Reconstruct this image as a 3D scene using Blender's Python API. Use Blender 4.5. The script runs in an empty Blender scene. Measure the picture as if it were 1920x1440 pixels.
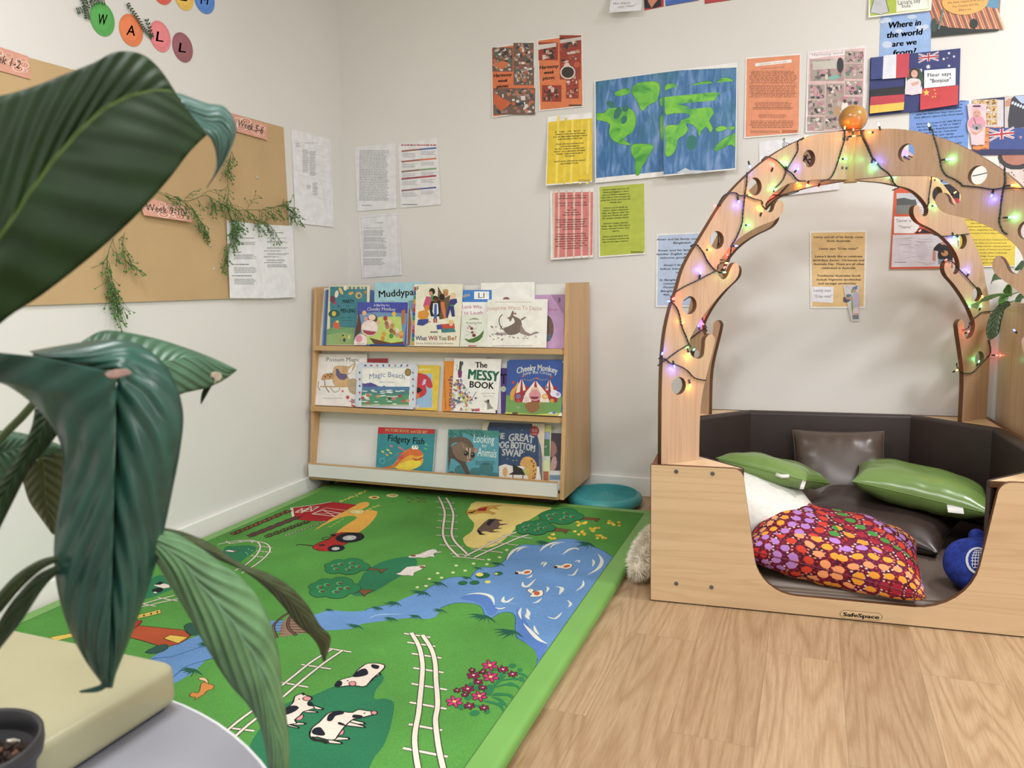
import bpy, bmesh, math, random
from math import sin, cos, pi, radians, hypot, atan2
from mathutils import Vector, Matrix
from mathutils.geometry import tessellate_polygon

# ------------------------------------------------------------------ camera, world, light, exposure
sc = bpy.context.scene
COL = sc.collection
CX, CY, F = 960.0, 720.0, 1467.12            # photograph taken as 1920 x 1440
AX = Vector((0.93436344, 0.02904757, -0.35513548))    # world axes seen from the camera (right, down, forward)
AY = Vector((0.35581217, -0.12932889, 0.92556563))
AZ = Vector((-0.01904385, -0.99117621, -0.13117567))
EYE = Vector((0.0, 0.0, 0.98))
cd = bpy.data.cameras.new('camera')
cam = bpy.data.objects.new('camera', cd)
COL.objects.link(cam)
cd.sensor_width = 36.0
cd.sensor_fit = 'HORIZONTAL'
cd.lens = 36.0 * F / 1920.0
cd.clip_start = 0.02
cd.dof.use_dof = True
cd.dof.focus_distance = 2.9
cd.dof.aperture_fstop = 9.0
R_ = Vector((AX[0], AY[0], AZ[0])); D_ = Vector((AX[1], AY[1], AZ[1])); W_ = Vector((AX[2], AY[2], AZ[2]))
M = Matrix((R_, -D_, -W_)).transposed().to_4x4()
M.translation = EYE
cam.matrix_world = M
sc.camera = cam

sc.view_settings.view_transform = 'Standard'
sc.view_settings.look = 'None'
sc.view_settings.gamma = 1.0
sc.view_settings.use_curve_mapping = False
sc.view_settings.exposure = 0.72

world = bpy.data.worlds.new('world')
sc.world = world
world.use_nodes = True
world.node_tree.nodes['Background'].inputs[0].default_value = (0.9, 0.95, 1.0, 1)
world.node_tree.nodes['Background'].inputs[1].default_value = 0.35

YW, XW, XR, YF, ZC = 3.43, -2.185, 3.2, -2.6, 2.7      # back wall, left wall, right wall, front wall, ceiling


def light(name, loc, size, power, col=(1, 0.97, 0.93), target=None, sizey=None):
    l = bpy.data.lights.new(name, 'AREA')
    l.shape = 'RECTANGLE'; l.size = size; l.size_y = sizey or size
    l.energy = power; l.color = col
    o = bpy.data.objects.new(name, l)
    COL.objects.link(o)
    o.location = loc
    if target is not None:
        o.rotation_euler = (Vector(target) - Vector(loc)).to_track_quat('-Z', 'Y').to_euler()
    return o


light('ceiling_panel_light', (1.35, 2.2, ZC - 0.05), 0.34, 23, (0.98, 0.98, 1.0))
light('ceiling_panel_light', (-0.9, 0.7, ZC - 0.05), 0.7, 22, (0.96, 0.975, 1.0))
light('ceiling_panel_light', (0.8, -0.6, ZC - 0.05), 1.0, 43, (0.96, 0.975, 1.0))
light('right_side_light', (XR - 0.1, 0.4, 1.5), 1.8, 32, (0.88, 0.95, 1.0), (0, 2.0, 0.6), 1.3)  # cool area light out of view at the right; no window is built


# ------------------------------------------------------------------ pixel <-> place helpers
def ray(u, v):
    d = Vector((u - CX, v - CY, F))
    return Vector((d.dot(AX), d.dot(AY), d.dot(AZ)))


def at(u, v, t):                   # point at depth t along the optical axis
    return EYE + ray(u, v) * (t / F)


def onz(u, v, z):
    r = ray(u, v)
    return EYE + r * ((z - EYE.z) / r.z)


def crop(bx, by, s):
    return lambda p: (bx + p[0] / s, by + p[1] / s)


ID = lambda p: (p[0], p[1])


class Plane:
    def __init__(s, O, ea, eb, en=None):
        s.O = Vector(O); s.a = Vector(ea).normalized(); s.b = Vector(eb).normalized()
        s.n = Vector(en).normalized() if en else s.a.cross(s.b)

    def hit(s, u, v, h=0.0):
        r = ray(u, v)
        O = s.O + s.n * h
        p = EYE + r * ((O - EYE).dot(s.n) / r.dot(s.n))
        return p

    def ab(s, u, v, h=0.0):
        d = s.hit(u, v, h) - s.O
        return (d.dot(s.a), d.dot(s.b))

    def P(s, a, b, h=0.0):
        return s.O + s.a * a + s.b * b + s.n * h


# ------------------------------------------------------------------ materials
def lin(c):
    c = c / 255.0
    return c / 12.92 if c <= 0.04045 else ((c + 0.055) / 1.055) ** 2.4


def rgb(c):
    if isinstance(c, str):
        c = tuple(int(c[i:i + 2], 16) for i in (0, 2, 4))
    return (lin(c[0]), lin(c[1]), lin(c[2]), 1.0)


MC = {}


def newmat(name, base, rough=0.5, spec=0.5):
    m = bpy.data.materials.new(name)
    m.use_nodes = True
    nt = m.node_tree
    b = nt.nodes['Principled BSDF']
    b.inputs['Base Color'].default_value = rgb(base)
    b.inputs['Roughness'].default_value = rough
    b.inputs['Specular IOR Level'].default_value = spec
    return m, nt, b


def N(nt, t, **kw):
    n = nt.nodes.new(t)
    for k, v in kw.items():
        if k in n.inputs.keys():
            n.inputs[k].default_value = v
        else:
            setattr(n, k, v)
    return n


def ramp(nt, stops, interp='LINEAR'):
    r = nt.nodes.new('ShaderNodeValToRGB')
    r.color_ramp.interpolation = interp
    el = r.color_ramp.elements
    while len(el) < len(stops):
        el.new(0.5)
    for e, (p, c) in zip(el, stops):
        e.position = p; e.color = rgb(c)
    return r


def bump(nt, b, src, strength=0.2, dist=0.002):
    bp = N(nt, 'ShaderNodeBump', Strength=strength, Distance=dist)
    nt.links.new(src, bp.inputs['Height'])
    nt.links.new(bp.outputs[0], b.inputs['Normal'])
    return bp


def coords(nt, scale=(1, 1, 1), kind='Object', rot=(0, 0, 0)):
    t = N(nt, 'ShaderNodeTexCoord')
    mp = N(nt, 'ShaderNodeMapping')
    mp.inputs['Scale'].default_value = scale
    mp.inputs['Rotation'].default_value = rot
    nt.links.new(t.outputs[kind], mp.inputs[0])
    return mp.outputs[0]


def var(c, f):
    if isinstance(c, str):
        c = tuple(int(c[i:i + 2], 16) for i in (0, 2, 4))
    return tuple(max(0, min(255, x * f)) for x in c)


def dull(c, k):
    """printed and dyed colours are a little greyer than pure pigment"""
    if isinstance(c, str): c = tuple(int(c[i:i + 2], 16) for i in (0, 2, 4))
    g = c[0] * .35 + c[1] * .5 + c[2] * .15
    return tuple(x + (g - x) * k for x in c)


def plain(c, rough=0.5, vary=0.04, sc_=8.0, spec=0.5, bmp=0.0, bscale=200, name=None):
    """procedural coat of one colour: soft mottling and, if asked, a fine grain"""
    key = (str(c), rough, vary, sc_, spec, bmp, bscale)
    if key in MC:
        return MC[key]
    c = dull(c, .10)
    m, nt, b = newmat(name or 'coat_' + (c if isinstance(c, str) else '%02x%02x%02x' % tuple(int(x) for x in c)), c, rough, spec)
    co = coords(nt)
    nz = N(nt, 'ShaderNodeTexNoise', Scale=sc_, Detail=3.0)
    nt.links.new(co, nz.inputs['Vector'])
    r = ramp(nt, [(0.3, var(c, 1 - vary)), (0.7, var(c, 1 + vary))])
    nt.links.new(nz.outputs['Fac'], r.inputs[0])
    nt.links.new(r.outputs[0], b.inputs['Base Color'])
    if bmp:
        n2 = N(nt, 'ShaderNodeTexNoise', Scale=float(bscale), Detail=2.0)
        nt.links.new(co, n2.inputs['Vector'])
        bump(nt, b, n2.outputs['Fac'], bmp, 0.001)
    MC[key] = m
    return m


def wood(name, c1, c2, scale=(1, 1, 1), rough=0.42, grain=26.0, c3=None):
    """wood: long grain along the axis whose scale is small"""
    m, nt, b = newmat(name, c1, rough)
    co = coords(nt, scale)
    nz = N(nt, 'ShaderNodeTexNoise', Scale=grain, Detail=6.0, Roughness=0.65, Distortion=0.4)
    nt.links.new(co, nz.inputs['Vector'])
    wv = N(nt, 'ShaderNodeTexNoise', Scale=grain * 0.22, Detail=3.0, Distortion=1.2)
    nt.links.new(co, wv.inputs['Vector'])
    mx = N(nt, 'ShaderNodeMath', operation='MULTIPLY_ADD')
    mx.inputs[1].default_value = 0.45
    nt.links.new(nz.outputs['Fac'], mx.inputs[0]); 
    m2 = N(nt, 'ShaderNodeMath', operation='MULTIPLY'); m2.inputs[1].default_value = 0.55
    nt.links.new(wv.outputs['Fac'], m2.inputs[0]); nt.links.new(m2.outputs[0], mx.inputs[2])
    # cathedral lines
    st = N(nt, 'ShaderNodeMath', operation='MULTIPLY'); st.inputs[1].default_value = 14.0
    nt.links.new(wv.outputs['Fac'], st.inputs[0])
    fr = N(nt, 'ShaderNodeMath', operation='PINGPONG'); fr.inputs[1].default_value = 0.5
    nt.links.new(st.outputs[0], fr.inputs[0])
    r = ramp(nt, [(0.33, c2), (0.52, c1), (0.7, c3 or var(c1, 1.06))])
    nt.links.new(mx.outputs[0], r.inputs[0])
    r2 = ramp(nt, [(0.0, (215, 205, 195)), (0.25, (255, 255, 255))])
    nt.links.new(fr.outputs[0], r2.inputs[0])
    mm = N(nt, 'ShaderNodeMixRGB', blend_type='MULTIPLY'); mm.inputs[0].default_value = 0.3
    nt.links.new(r.outputs[0], mm.inputs[1]); nt.links.new(r2.outputs[0], mm.inputs[2])
    nt.links.new(mm.outputs[0], b.inputs['Base Color'])
    bump(nt, b, nz.outputs['Fac'], 0.08, 0.0006)
    return m


def plywood(name, cols, axis=2, period=0.0055, rough=0.55):
    """stacked veneers seen on a sawn edge"""
    m, nt, b = newmat(name, cols[0], rough)
    co = coords(nt)
    sp = N(nt, 'ShaderNodeSeparateXYZ'); nt.links.new(co, sp.inputs[0])
    mu = N(nt, 'ShaderNodeMath', operation='MULTIPLY'); mu.inputs[1].default_value = 1.0 / period
    nt.links.new(sp.outputs[axis], mu.inputs[0])
    fr = N(nt, 'ShaderNodeMath', operation='FRACT'); nt.links.new(mu.outputs[0], fr.inputs[0])
    r = ramp(nt, [(i / len(cols), c) for i, c in enumerate(cols)], 'CONSTANT')
    nt.links.new(fr.outputs[0], r.inputs[0])
    nt.links.new(r.outputs[0], b.inputs['Base Color'])
    return m


# ------------------------------------------------------------------ object helpers
def tag(o, label=None, cat=None, group=None, kind=None):
    if label: o['label'] = label
    if cat: o['category'] = cat
    if group: o['group'] = group
    if kind: o['kind'] = kind
    return o


def empty(name, loc, label, cat, group=None, rz=0.0):
    o = bpy.data.objects.new(name, None)
    COL.objects.link(o)
    o.empty_display_size = 0.05
    o.location = loc; o.rotation_euler = (0, 0, rz)
    tag(o, label, cat, group)
    return o


def obj(name, me, parent=None, label=None, loc=None, matrix=None):
    """me in WORLD coordinates unless matrix (world matrix of the object) is given with local vertices"""
    o = bpy.data.objects.new(name, me)
    COL.objects.link(o)
    if matrix is not None:
        mw = matrix
    else:
        if loc is None:
            if parent is not None:
                loc = parent_world(parent).translation
            else:
                xs = [v.co for v in me.vertices]
                mn = [min(v[i] for v in xs) for i in range(3)]; mx = [max(v[i] for v in xs) for i in range(3)]
                loc = Vector(((mn[0] + mx[0]) / 2, (mn[1] + mx[1]) / 2, mn[2]))
        mw = Matrix.Translation(loc)
        inv = mw.inverted()
        me.transform(inv)
    if parent is not None:
        o.parent = parent
        pw = parent_world(parent)
        o.matrix_basis = pw.inverted() @ mw
    else:
        o.matrix_basis = mw
    if label: o['label'] = label
    return o


def parent_world(p):
    m = p.matrix_basis.copy()
    while p.parent is not None:
        p = p.parent
        m = p.matrix_basis @ m
    return m


def mesh(name, V, Fc, mats, fm=None, smooth=False):
    me = bpy.data.meshes.new(name)
    me.from_pydata([tuple(v) for v in V], [], Fc)
    for m in (mats if isinstance(mats, (list, tuple)) else [mats]):
        me.materials.append(m)
    if fm:
        for p, i in zip(me.polygons, fm):
            p.material_index = i
    if smooth:
        for p in me.polygons:
            p.use_smooth = True
    me.update()
    return me


def bm_mesh(name, bm, mats, smooth=False, recalc=True):
    if recalc:
        bmesh.ops.recalc_face_normals(bm, faces=bm.faces)
    me = bpy.data.meshes.new(name)
    bm.to_mesh(me); bm.free()
    for m in (mats if isinstance(mats, (list, tuple)) else [mats]):
        me.materials.append(m)
    if smooth:
        for p in me.polygons:
            p.use_smooth = True
    return me


def box_bm(bm, x0, y0, z0, x1, y1, z1, bev=0.0, mi=0, seg=2):
    vs = [bm.verts.new((x, y, z)) for z in (z0, z1) for y in (y0, y1) for x in (x0, x1)]
    fs = [bm.faces.new([vs[i] for i in f]) for f in ((0, 2, 3, 1), (4, 5, 7, 6), (0, 1, 5, 4), (2, 6, 7, 3), (0, 4, 6, 2), (1, 3, 7, 5))]
    for f in fs: f.material_index = mi
    if bev > 0:
        es = list({e for f in fs for e in f.edges})
        bmesh.ops.bevel(bm, geom=es, offset=bev, segments=seg, affect='EDGES', profile=0.5, clamp_overlap=True)
    return bm


def box(name, x0, y0, z0, x1, y1, z1, m, bev=0.0, seg=2, smooth=False):
    bm = bmesh.new()
    box_bm(bm, x0, y0, z0, x1, y1, z1, bev, 0, seg)
    return bm_mesh(name, bm, m, smooth)


def tube(pts, r, seg=6, closed=False, taper=None):
    """V, F of a tube along world points"""
    V, Fc = [], []
    n = len(pts)
    pts = [Vector(p) for p in pts]
    up = Vector((0.13, 0.31, 0.94))
    for i, p in enumerate(pts):
        d = (pts[min(i + 1, n - 1)] - pts[max(i - 1, 0)])
        if d.length < 1e-9: d = Vector((0, 0, 1))
        d.normalize()
        x = d.cross(up)
        if x.length < 1e-3: x = d.cross(Vector((1, 0, 0)))
        x.normalize(); y = d.cross(x)
        rr = r if taper is None else r * taper(i / max(1, n - 1))
        for k in range(seg):
            a = 2 * pi * k / seg
            V.append(p + x * cos(a) * rr + y * sin(a) * rr)
    for i in range(n - 1):
        for k in range(seg):
            a, b = i * seg + k, i * seg + (k + 1) % seg
            Fc.append((a, b, b + seg, a + seg))
    Fc.append(tuple(range(seg - 1, -1, -1)))
    Fc.append(tuple((n - 1) * seg + k for k in range(seg)))
    return V, Fc


def catmull(P, k=4):
    P = [Vector(p) for p in P]
    if len(P) < 3: return P
    out = []
    for i in range(len(P) - 1):
        p0 = P[max(i - 1, 0)]; p1 = P[i]; p2 = P[i + 1]; p3 = P[min(i + 2, len(P) - 1)]
        for j in range(k):
            t = j / k
            out.append(0.5 * ((2 * p1) + (p2 - p0) * t + (2 * p0 - 5 * p1 + 4 * p2 - p3) * t * t + (3 * p1 - p0 - 3 * p2 + p3) * t ** 3))
    out.append(P[-1])
    return out


def join(parts):
    V, Fc = [], []
    for v, f in parts:
        o = len(V)
        V += list(v); Fc += [tuple(i + o for i in q) for q in f]
    return V, Fc


def lathe(prof, seg=48, c=(0, 0, 0)):
    V, Fc = [], []
    for r, z in prof:
        for k in range(seg):
            a = 2 * pi * k / seg
            V.append((c[0] + r * cos(a), c[1] + r * sin(a), c[2] + z))
    for i in range(len(prof) - 1):
        for k in range(seg):
            a, b = i * seg + k, i * seg + (k + 1) % seg
            Fc.append((a, b, b + seg, a + seg))
    return V, Fc


# ------------------------------------------------------------------ printing: flat artwork on a real sheet
_TC = {}


def text_geo(s, res=2):
    if s in _TC: return _TC[s]
    cu = bpy.data.curves.new('lettering', 'FONT')
    cu.body = s; cu.size = 1.0; cu.resolution_u = res
    o = bpy.data.objects.new('lettering', cu)
    me = o.to_mesh()
    V = [(v.co.x, v.co.y) for v in me.vertices]
    Fc = [tuple(p.vertices) for p in me.polygons]
    o.to_mesh_clear()
    bpy.data.objects.remove(o); bpy.data.curves.remove(cu)
    _TC[s] = (V, Fc)
    return _TC[s]


class Art:
    """polygons, strokes and lettering laid as thin inks on a plane; authored through any mapping to plane coordinates"""

    def __init__(s, plane, cr=ID, h0=0.0, step=0.00005, rough=0.5, clampa=None):
        s.pl = plane; s.cr = cr; s.h0 = h0; s.step = step; s.rough = rough
        s.V = []; s.F = []; s.M = []; s.mats = []; s.bb = []; s.clampa = clampa; s.uvmap = None

    def mp(s, p):
        if s.uvmap: return s.uvmap(p)
        u, v = s.cr(p)
        a, b = s.pl.ab(u, v)
        return (a, b)

    def mi(s, col):
        m = plain(col, s.rough, 0.035, 30.0) if not isinstance(col, bpy.types.Material) else col
        if m not in s.mats: s.mats.append(m)
        return s.mats.index(m)

    def level(s, pts):
        x0 = min(p[0] for p in pts); x1 = max(p[0] for p in pts); y0 = min(p[1] for p in pts); y1 = max(p[1] for p in pts)
        L = 0
        for (a, b, c, d, l) in s.bb:
            if a < x1 and c > x0 and b < y1 and d > y0 and l >= L: L = l + 1
        s.bb.append((x0, y0, x1, y1, L))
        return L

    def add(s, pts, faces, col, L=None):
        if s.clampa is not None:
            pts = [(min(max(p[0], s.clampa[0]), s.clampa[1]), min(max(p[1], s.clampa[2]), s.clampa[3])) for p in pts]
        if L is None: L = s.level(pts)
        o = len(s.V); h = s.h0 + s.step * (L + 1)
        s.V += [(p[0], p[1], h) for p in pts]
        i = s.mi(col)
        for f in faces:
            s.F.append(tuple(k + o for k in f)); s.M.append(i)

    def _poly(s, q, col, L=None):
        t = tessellate_polygon([[Vector((a, b, 0)) for a, b in q]])
        s.add(q, t, col, L)

    def poly(s, pts, col, line=None, lw=0.002, smooth=0):
        q = [s.mp(p) for p in pts]
        if smooth:
            c = [Vector((a, b)) for a, b in q]
            n = len(c); out = []
            for i in range(n):
                p0, p1, p2, p3 = c[i - 1], c[i], c[(i + 1) % n], c[(i + 2) % n]
                for j in range(smooth):
                    t = j / smooth
                    out.append(0.5 * ((2 * p1) + (p2 - p0) * t + (2 * p0 - 5 * p1 + 4 * p2 - p3) * t * t + (3 * p1 - p0 - 3 * p2 + p3) * t ** 3))
            q = [(v.x, v.y) for v in out]
        s._poly(q, col)
        if line: s._stroke(q + [q[0], q[1]], line, lw)

    def rect(s, x0, y0, x1, y1, col, line=None, lw=0.001):
        s.poly([(x0, y0), (x1, y0), (x1, y1), (x0, y1)], col, line, lw)

    def ell(s, x, y, rx, ry, col, rot=0, line=None, lw=0.001, n=14, a0=0, a1=360):
        r = radians(rot); P = []
        full = a1 - a0 >= 360
        for k in range(n if full else n + 1):
            t = radians(a0 + (a1 - a0) * k / n)
            u, v = rx * cos(t), ry * sin(t)
            P.append((x + u * cos(r) - v * sin(r), y + u * sin(r) + v * cos(r)))
        s.poly(P, col, line, lw)

    def _stroke(s, q, col, w, taper=False):
        q = [Vector(p) for p in q]
        q2 = [q[0]]
        for p in q[1:]:
            if (p - q2[-1]).length > 1e-5: q2.append(p)
        q = q2; n = len(q)
        if n < 2: return
        V = []
        for i, p in enumerate(q):
            d = q[min(i + 1, n - 1)] - q[max(i - 1, 0)]
            if d.length < 1e-9: d = q[i] - q[i - 1]
            d.normalize()
            ww = w / 2
            if taper: ww *= max(0.08, sin(pi * (i + 0.02) / (n - 1 + 0.04)))
            o = Vector((-d.y, d.x)) * ww
            V += [(p.x + o.x, p.y + o.y), (p.x - o.x, p.y - o.y)]
        s.add(V, [(2 * i, 2 * i + 1, 2 * i + 3, 2 * i + 2) for i in range(n - 1)], col)

    def line(s, pts, col, w=0.002, smooth=0, taper=False, edge=None, ew=0.002):
        q = [s.mp(p) for p in pts]
        if smooth: q = [(v.x, v.y) for v in catmull([Vector((a, b)) for a, b in q], smooth)]
        if edge: s._stroke(q, edge, w + ew, taper)
        s._stroke(q, col, w, taper)

    def text(s, st, x, y, h, col, w=None, shear=0.0, bold=0.0, arc=0.0, rot=0.0, align='c'):
        """x,y = centre of the line; h = capital height; w = full width (all in authoring units)"""
        V, Fc = text_geo(st)
        if not V: return
        x0 = min(p[0] for p in V); x1 = max(p[0] for p in V)
        ch = 0.72
        k = h / ch
        kx = k if w is None else w / (x1 - x0)
        cx = (x0 + x1) / 2 if align == 'c' else x0
        r = radians(rot); P = []
        half = max(1e-6, (x1 - x0) / 2 * kx)
        for (a, b) in V:
            u = (a - cx) * kx + shear * (b * k - h / 2)
            v = -(b * k - h / 2)
            if arc: v += arc * (((a - (x0 + x1) / 2) * kx / half) ** 2)
            P.append((x + u * cos(r) - v * sin(r), y + u * sin(r) + v * cos(r)))
        q = [s.mp(p) for p in P]
        L = s.level(q)
        s.add(q, Fc, col, L)
        if bold:
            for dx, dy in ((bold, 0), (bold / 2, bold / 2), (0, bold / 3)):
                s.add([s.mp((p[0] + dx * h, p[1] + dy * h)) for p in P], Fc, col, L)

    def words(s, x0, y0, x1, y1, n, col, seed=1, fill=0.42, centre=False, ragged=0.25):
        """small print too fine to read: rows of word-sized dashes"""
        rd = random.Random(seed)
        dy = (y1 - y0) / n
        for i in range(n):
            yc = y0 + dy * (i + 0.5)
            end = x1 - (x1 - x0) * ragged * rd.random()
            st = x0
            if centre: st = x0 + (x1 - end) / 2; end = end + (x1 - end) / 2
            x = st
            while x < end - 0.02 * (x1 - x0):
                w = (x1 - x0) * rd.uniform(0.03, 0.11)
                xe = min(x + w, end)
                s.rect(x, yc - dy * fill / 2, xe, yc + dy * fill / 2, col)
                x = xe + (x1 - x0) * 0.016

    def mosaic(s, x0, y0, x1, y1, pal, n=20, seed=1, base=None, rs=(0.05, 0.16)):
        """a small snapshot seen too far off to read: patches of its colours"""
        rd = random.Random(seed)
        s.rect(x0, y0, x1, y1, base or pal[0])
        W, H = x1 - x0, y1 - y0
        m = min(W, H)
        for i in range(n):
            r1 = rd.uniform(*rs) * m; r2 = rd.uniform(*rs) * m
            cx = rd.uniform(x0 + r1, x1 - r1); cy = rd.uniform(y0 + r2, y1 - r2)
            if rd.random() < 0.5: s.ell(cx, cy, r1, r2, rd.choice(pal), 0, n=8)
            else:
                s.poly([(cx - r1, cy - r2 * rd.uniform(.3, 1)), (cx + r1 * rd.uniform(.3, 1), cy - r2), (cx + r1, cy + r2 * rd.uniform(.3, 1)), (cx - r1 * rd.uniform(.3, 1), cy + r2)], rd.choice(pal))

    def world(s, h=0.0):
        return [s.pl.P(a, b, c + h) for a, b, c in s.V]


def sheet(name, label, cat, plane, quad, col, art=None, cr=ID, group=None, gap=0.0015, thick=0.0004, curl=None, h=0.0, parent=None, rough=0.55, edgecol='f2f1ee', rows=7, margin=None):
    """a sheet of paper (quad in crop pixels tl,tr,br,bl) with its print, curled off the wall by curl(ta,tb)->metres"""
    A = Art(plane, cr, h0=0.0, rough=rough)
    q = [A.mp(p) for p in quad]
    A.sheetq = q
    A._poly(q, edgecol if margin else col, 0)
    A.bb.append((min(p[0] for p in q), min(p[1] for p in q), max(p[0] for p in q), max(p[1] for p in q), 0))
    if margin:
        c = (sum(p[0] for p in quad) / 4, sum(p[1] for p in quad) / 4)
        W = hypot(quad[1][0] - quad[0][0], quad[1][1] - quad[0][1]); H = hypot(quad[3][0] - quad[0][0], quad[3][1] - quad[0][1])
        mm = margin if isinstance(margin, (tuple, list)) else (margin,) * 4      # l t r b
        tl, tr, br, bl = [Vector(p) for p in quad]
        def bi(u, v): return tuple((tl * (1 - u) + tr * u) * (1 - v) + (bl * (1 - u) + br * u) * v)
        A.poly([bi(mm[0] / W, mm[1] / H), bi(1 - mm[2] / W, mm[1] / H), bi(1 - mm[2] / W, 1 - mm[3] / H), bi(mm[0] / W, 1 - mm[3] / H)], col)
    if art: art(A)
    # back and edges
    o = len(A.V)
    hf = A.step
    A.V += [(p[0], p[1], hf) for p in q] + [(p[0], p[1], -thick) for p in q]
    e = A.mi(edgecol)
    A.F.append((o + 7, o + 6, o + 5, o + 4)); A.M.append(e)
    for i in range(4):
        j = (i + 1) % 4
        A.F.append((o + i, o + j, o + 4 + j, o + 4 + i)); A.M.append(e)
    me = mesh(name, A.V, A.F, A.mats, A.M)
    a0 = min(p[0] for p in q); a1 = max(p[0] for p in q); b0 = min(p[1] for p in q); b1 = max(p[1] for p in q)
    if curl:
        bm = bmesh.new(); bm.from_mesh(me)
        for i in range(1, rows):
            z = b0 + (b1 - b0) * i / rows
            bmesh.ops.bisect_plane(bm, geom=bm.verts[:] + bm.edges[:] + bm.faces[:], plane_co=(0, z, 0), plane_no=(0, 1, 0))
        bmesh.ops.triangulate(bm, faces=[f for f in bm.faces if len(f.verts) > 4])
        bm.to_mesh(me); bm.free()
    for v in me.vertices:
        d = gap + h
        if curl:
            # evaluated at the corners of each row so every ink layer bends alike (linear across the width)
            tb = min(1.0, max(0.0, (v.co.y - b0) / (b1 - b0))); ta = min(1.0, max(0.0, (v.co.x - a0) / (a1 - a0)))
            d += curl(0, tb) * (1 - ta) + curl(1, tb) * ta
        v.co = plane.P(v.co.x, v.co.y, v.co.z + d)
    o = obj(name, me, parent)
    if parent is None: tag(o, label, cat, group or {'family_page': 'printed family pages on the back wall', 'week_label': 'pink week labels on the brown paper', 'map_sheet': 'painted world map sheets', 'printed_page': 'printed pages on the brown paper', 'picnic_poster': 'orange picnic posters'}.get(name))
    elif label: o['label'] = label
    return o


BACK = Plane((0, YW, 0), (1, 0, 0), (0, 0, 1), (0, -1, 0))
LEFT = Plane((XW, 0, 0), (0, 1, 0), (0, 0, 1), (1, 0, 0))
# ------------------------------------------------------------------ room
def struct(name, me):
    o = obj(name, me); o['kind'] = 'structure'
    return o


def wall_mat(name, c):
    m, nt, b = newmat(name, c, 0.62, 0.4)
    co = coords(nt)
    nz = N(nt, 'ShaderNodeTexNoise', Scale=1.6, Detail=4.0)
    nt.links.new(co, nz.inputs['Vector'])
    r = ramp(nt, [(0.3, var(c, 0.975)), (0.75, c)])
    nt.links.new(nz.outputs['Fac'], r.inputs[0]); nt.links.new(r.outputs[0], b.inputs['Base Color'])
    n2 = N(nt, 'ShaderNodeTexNoise', Scale=260.0, Detail=2.0)
    nt.links.new(co, n2.inputs['Vector'])
    bump(nt, b, n2.outputs['Fac'], 0.12, 0.0008)
    return m


WALL = wall_mat('wall_paint', (231, 229, 224))
CEIL = wall_mat('ceiling_paint', (238, 237, 234))


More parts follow.
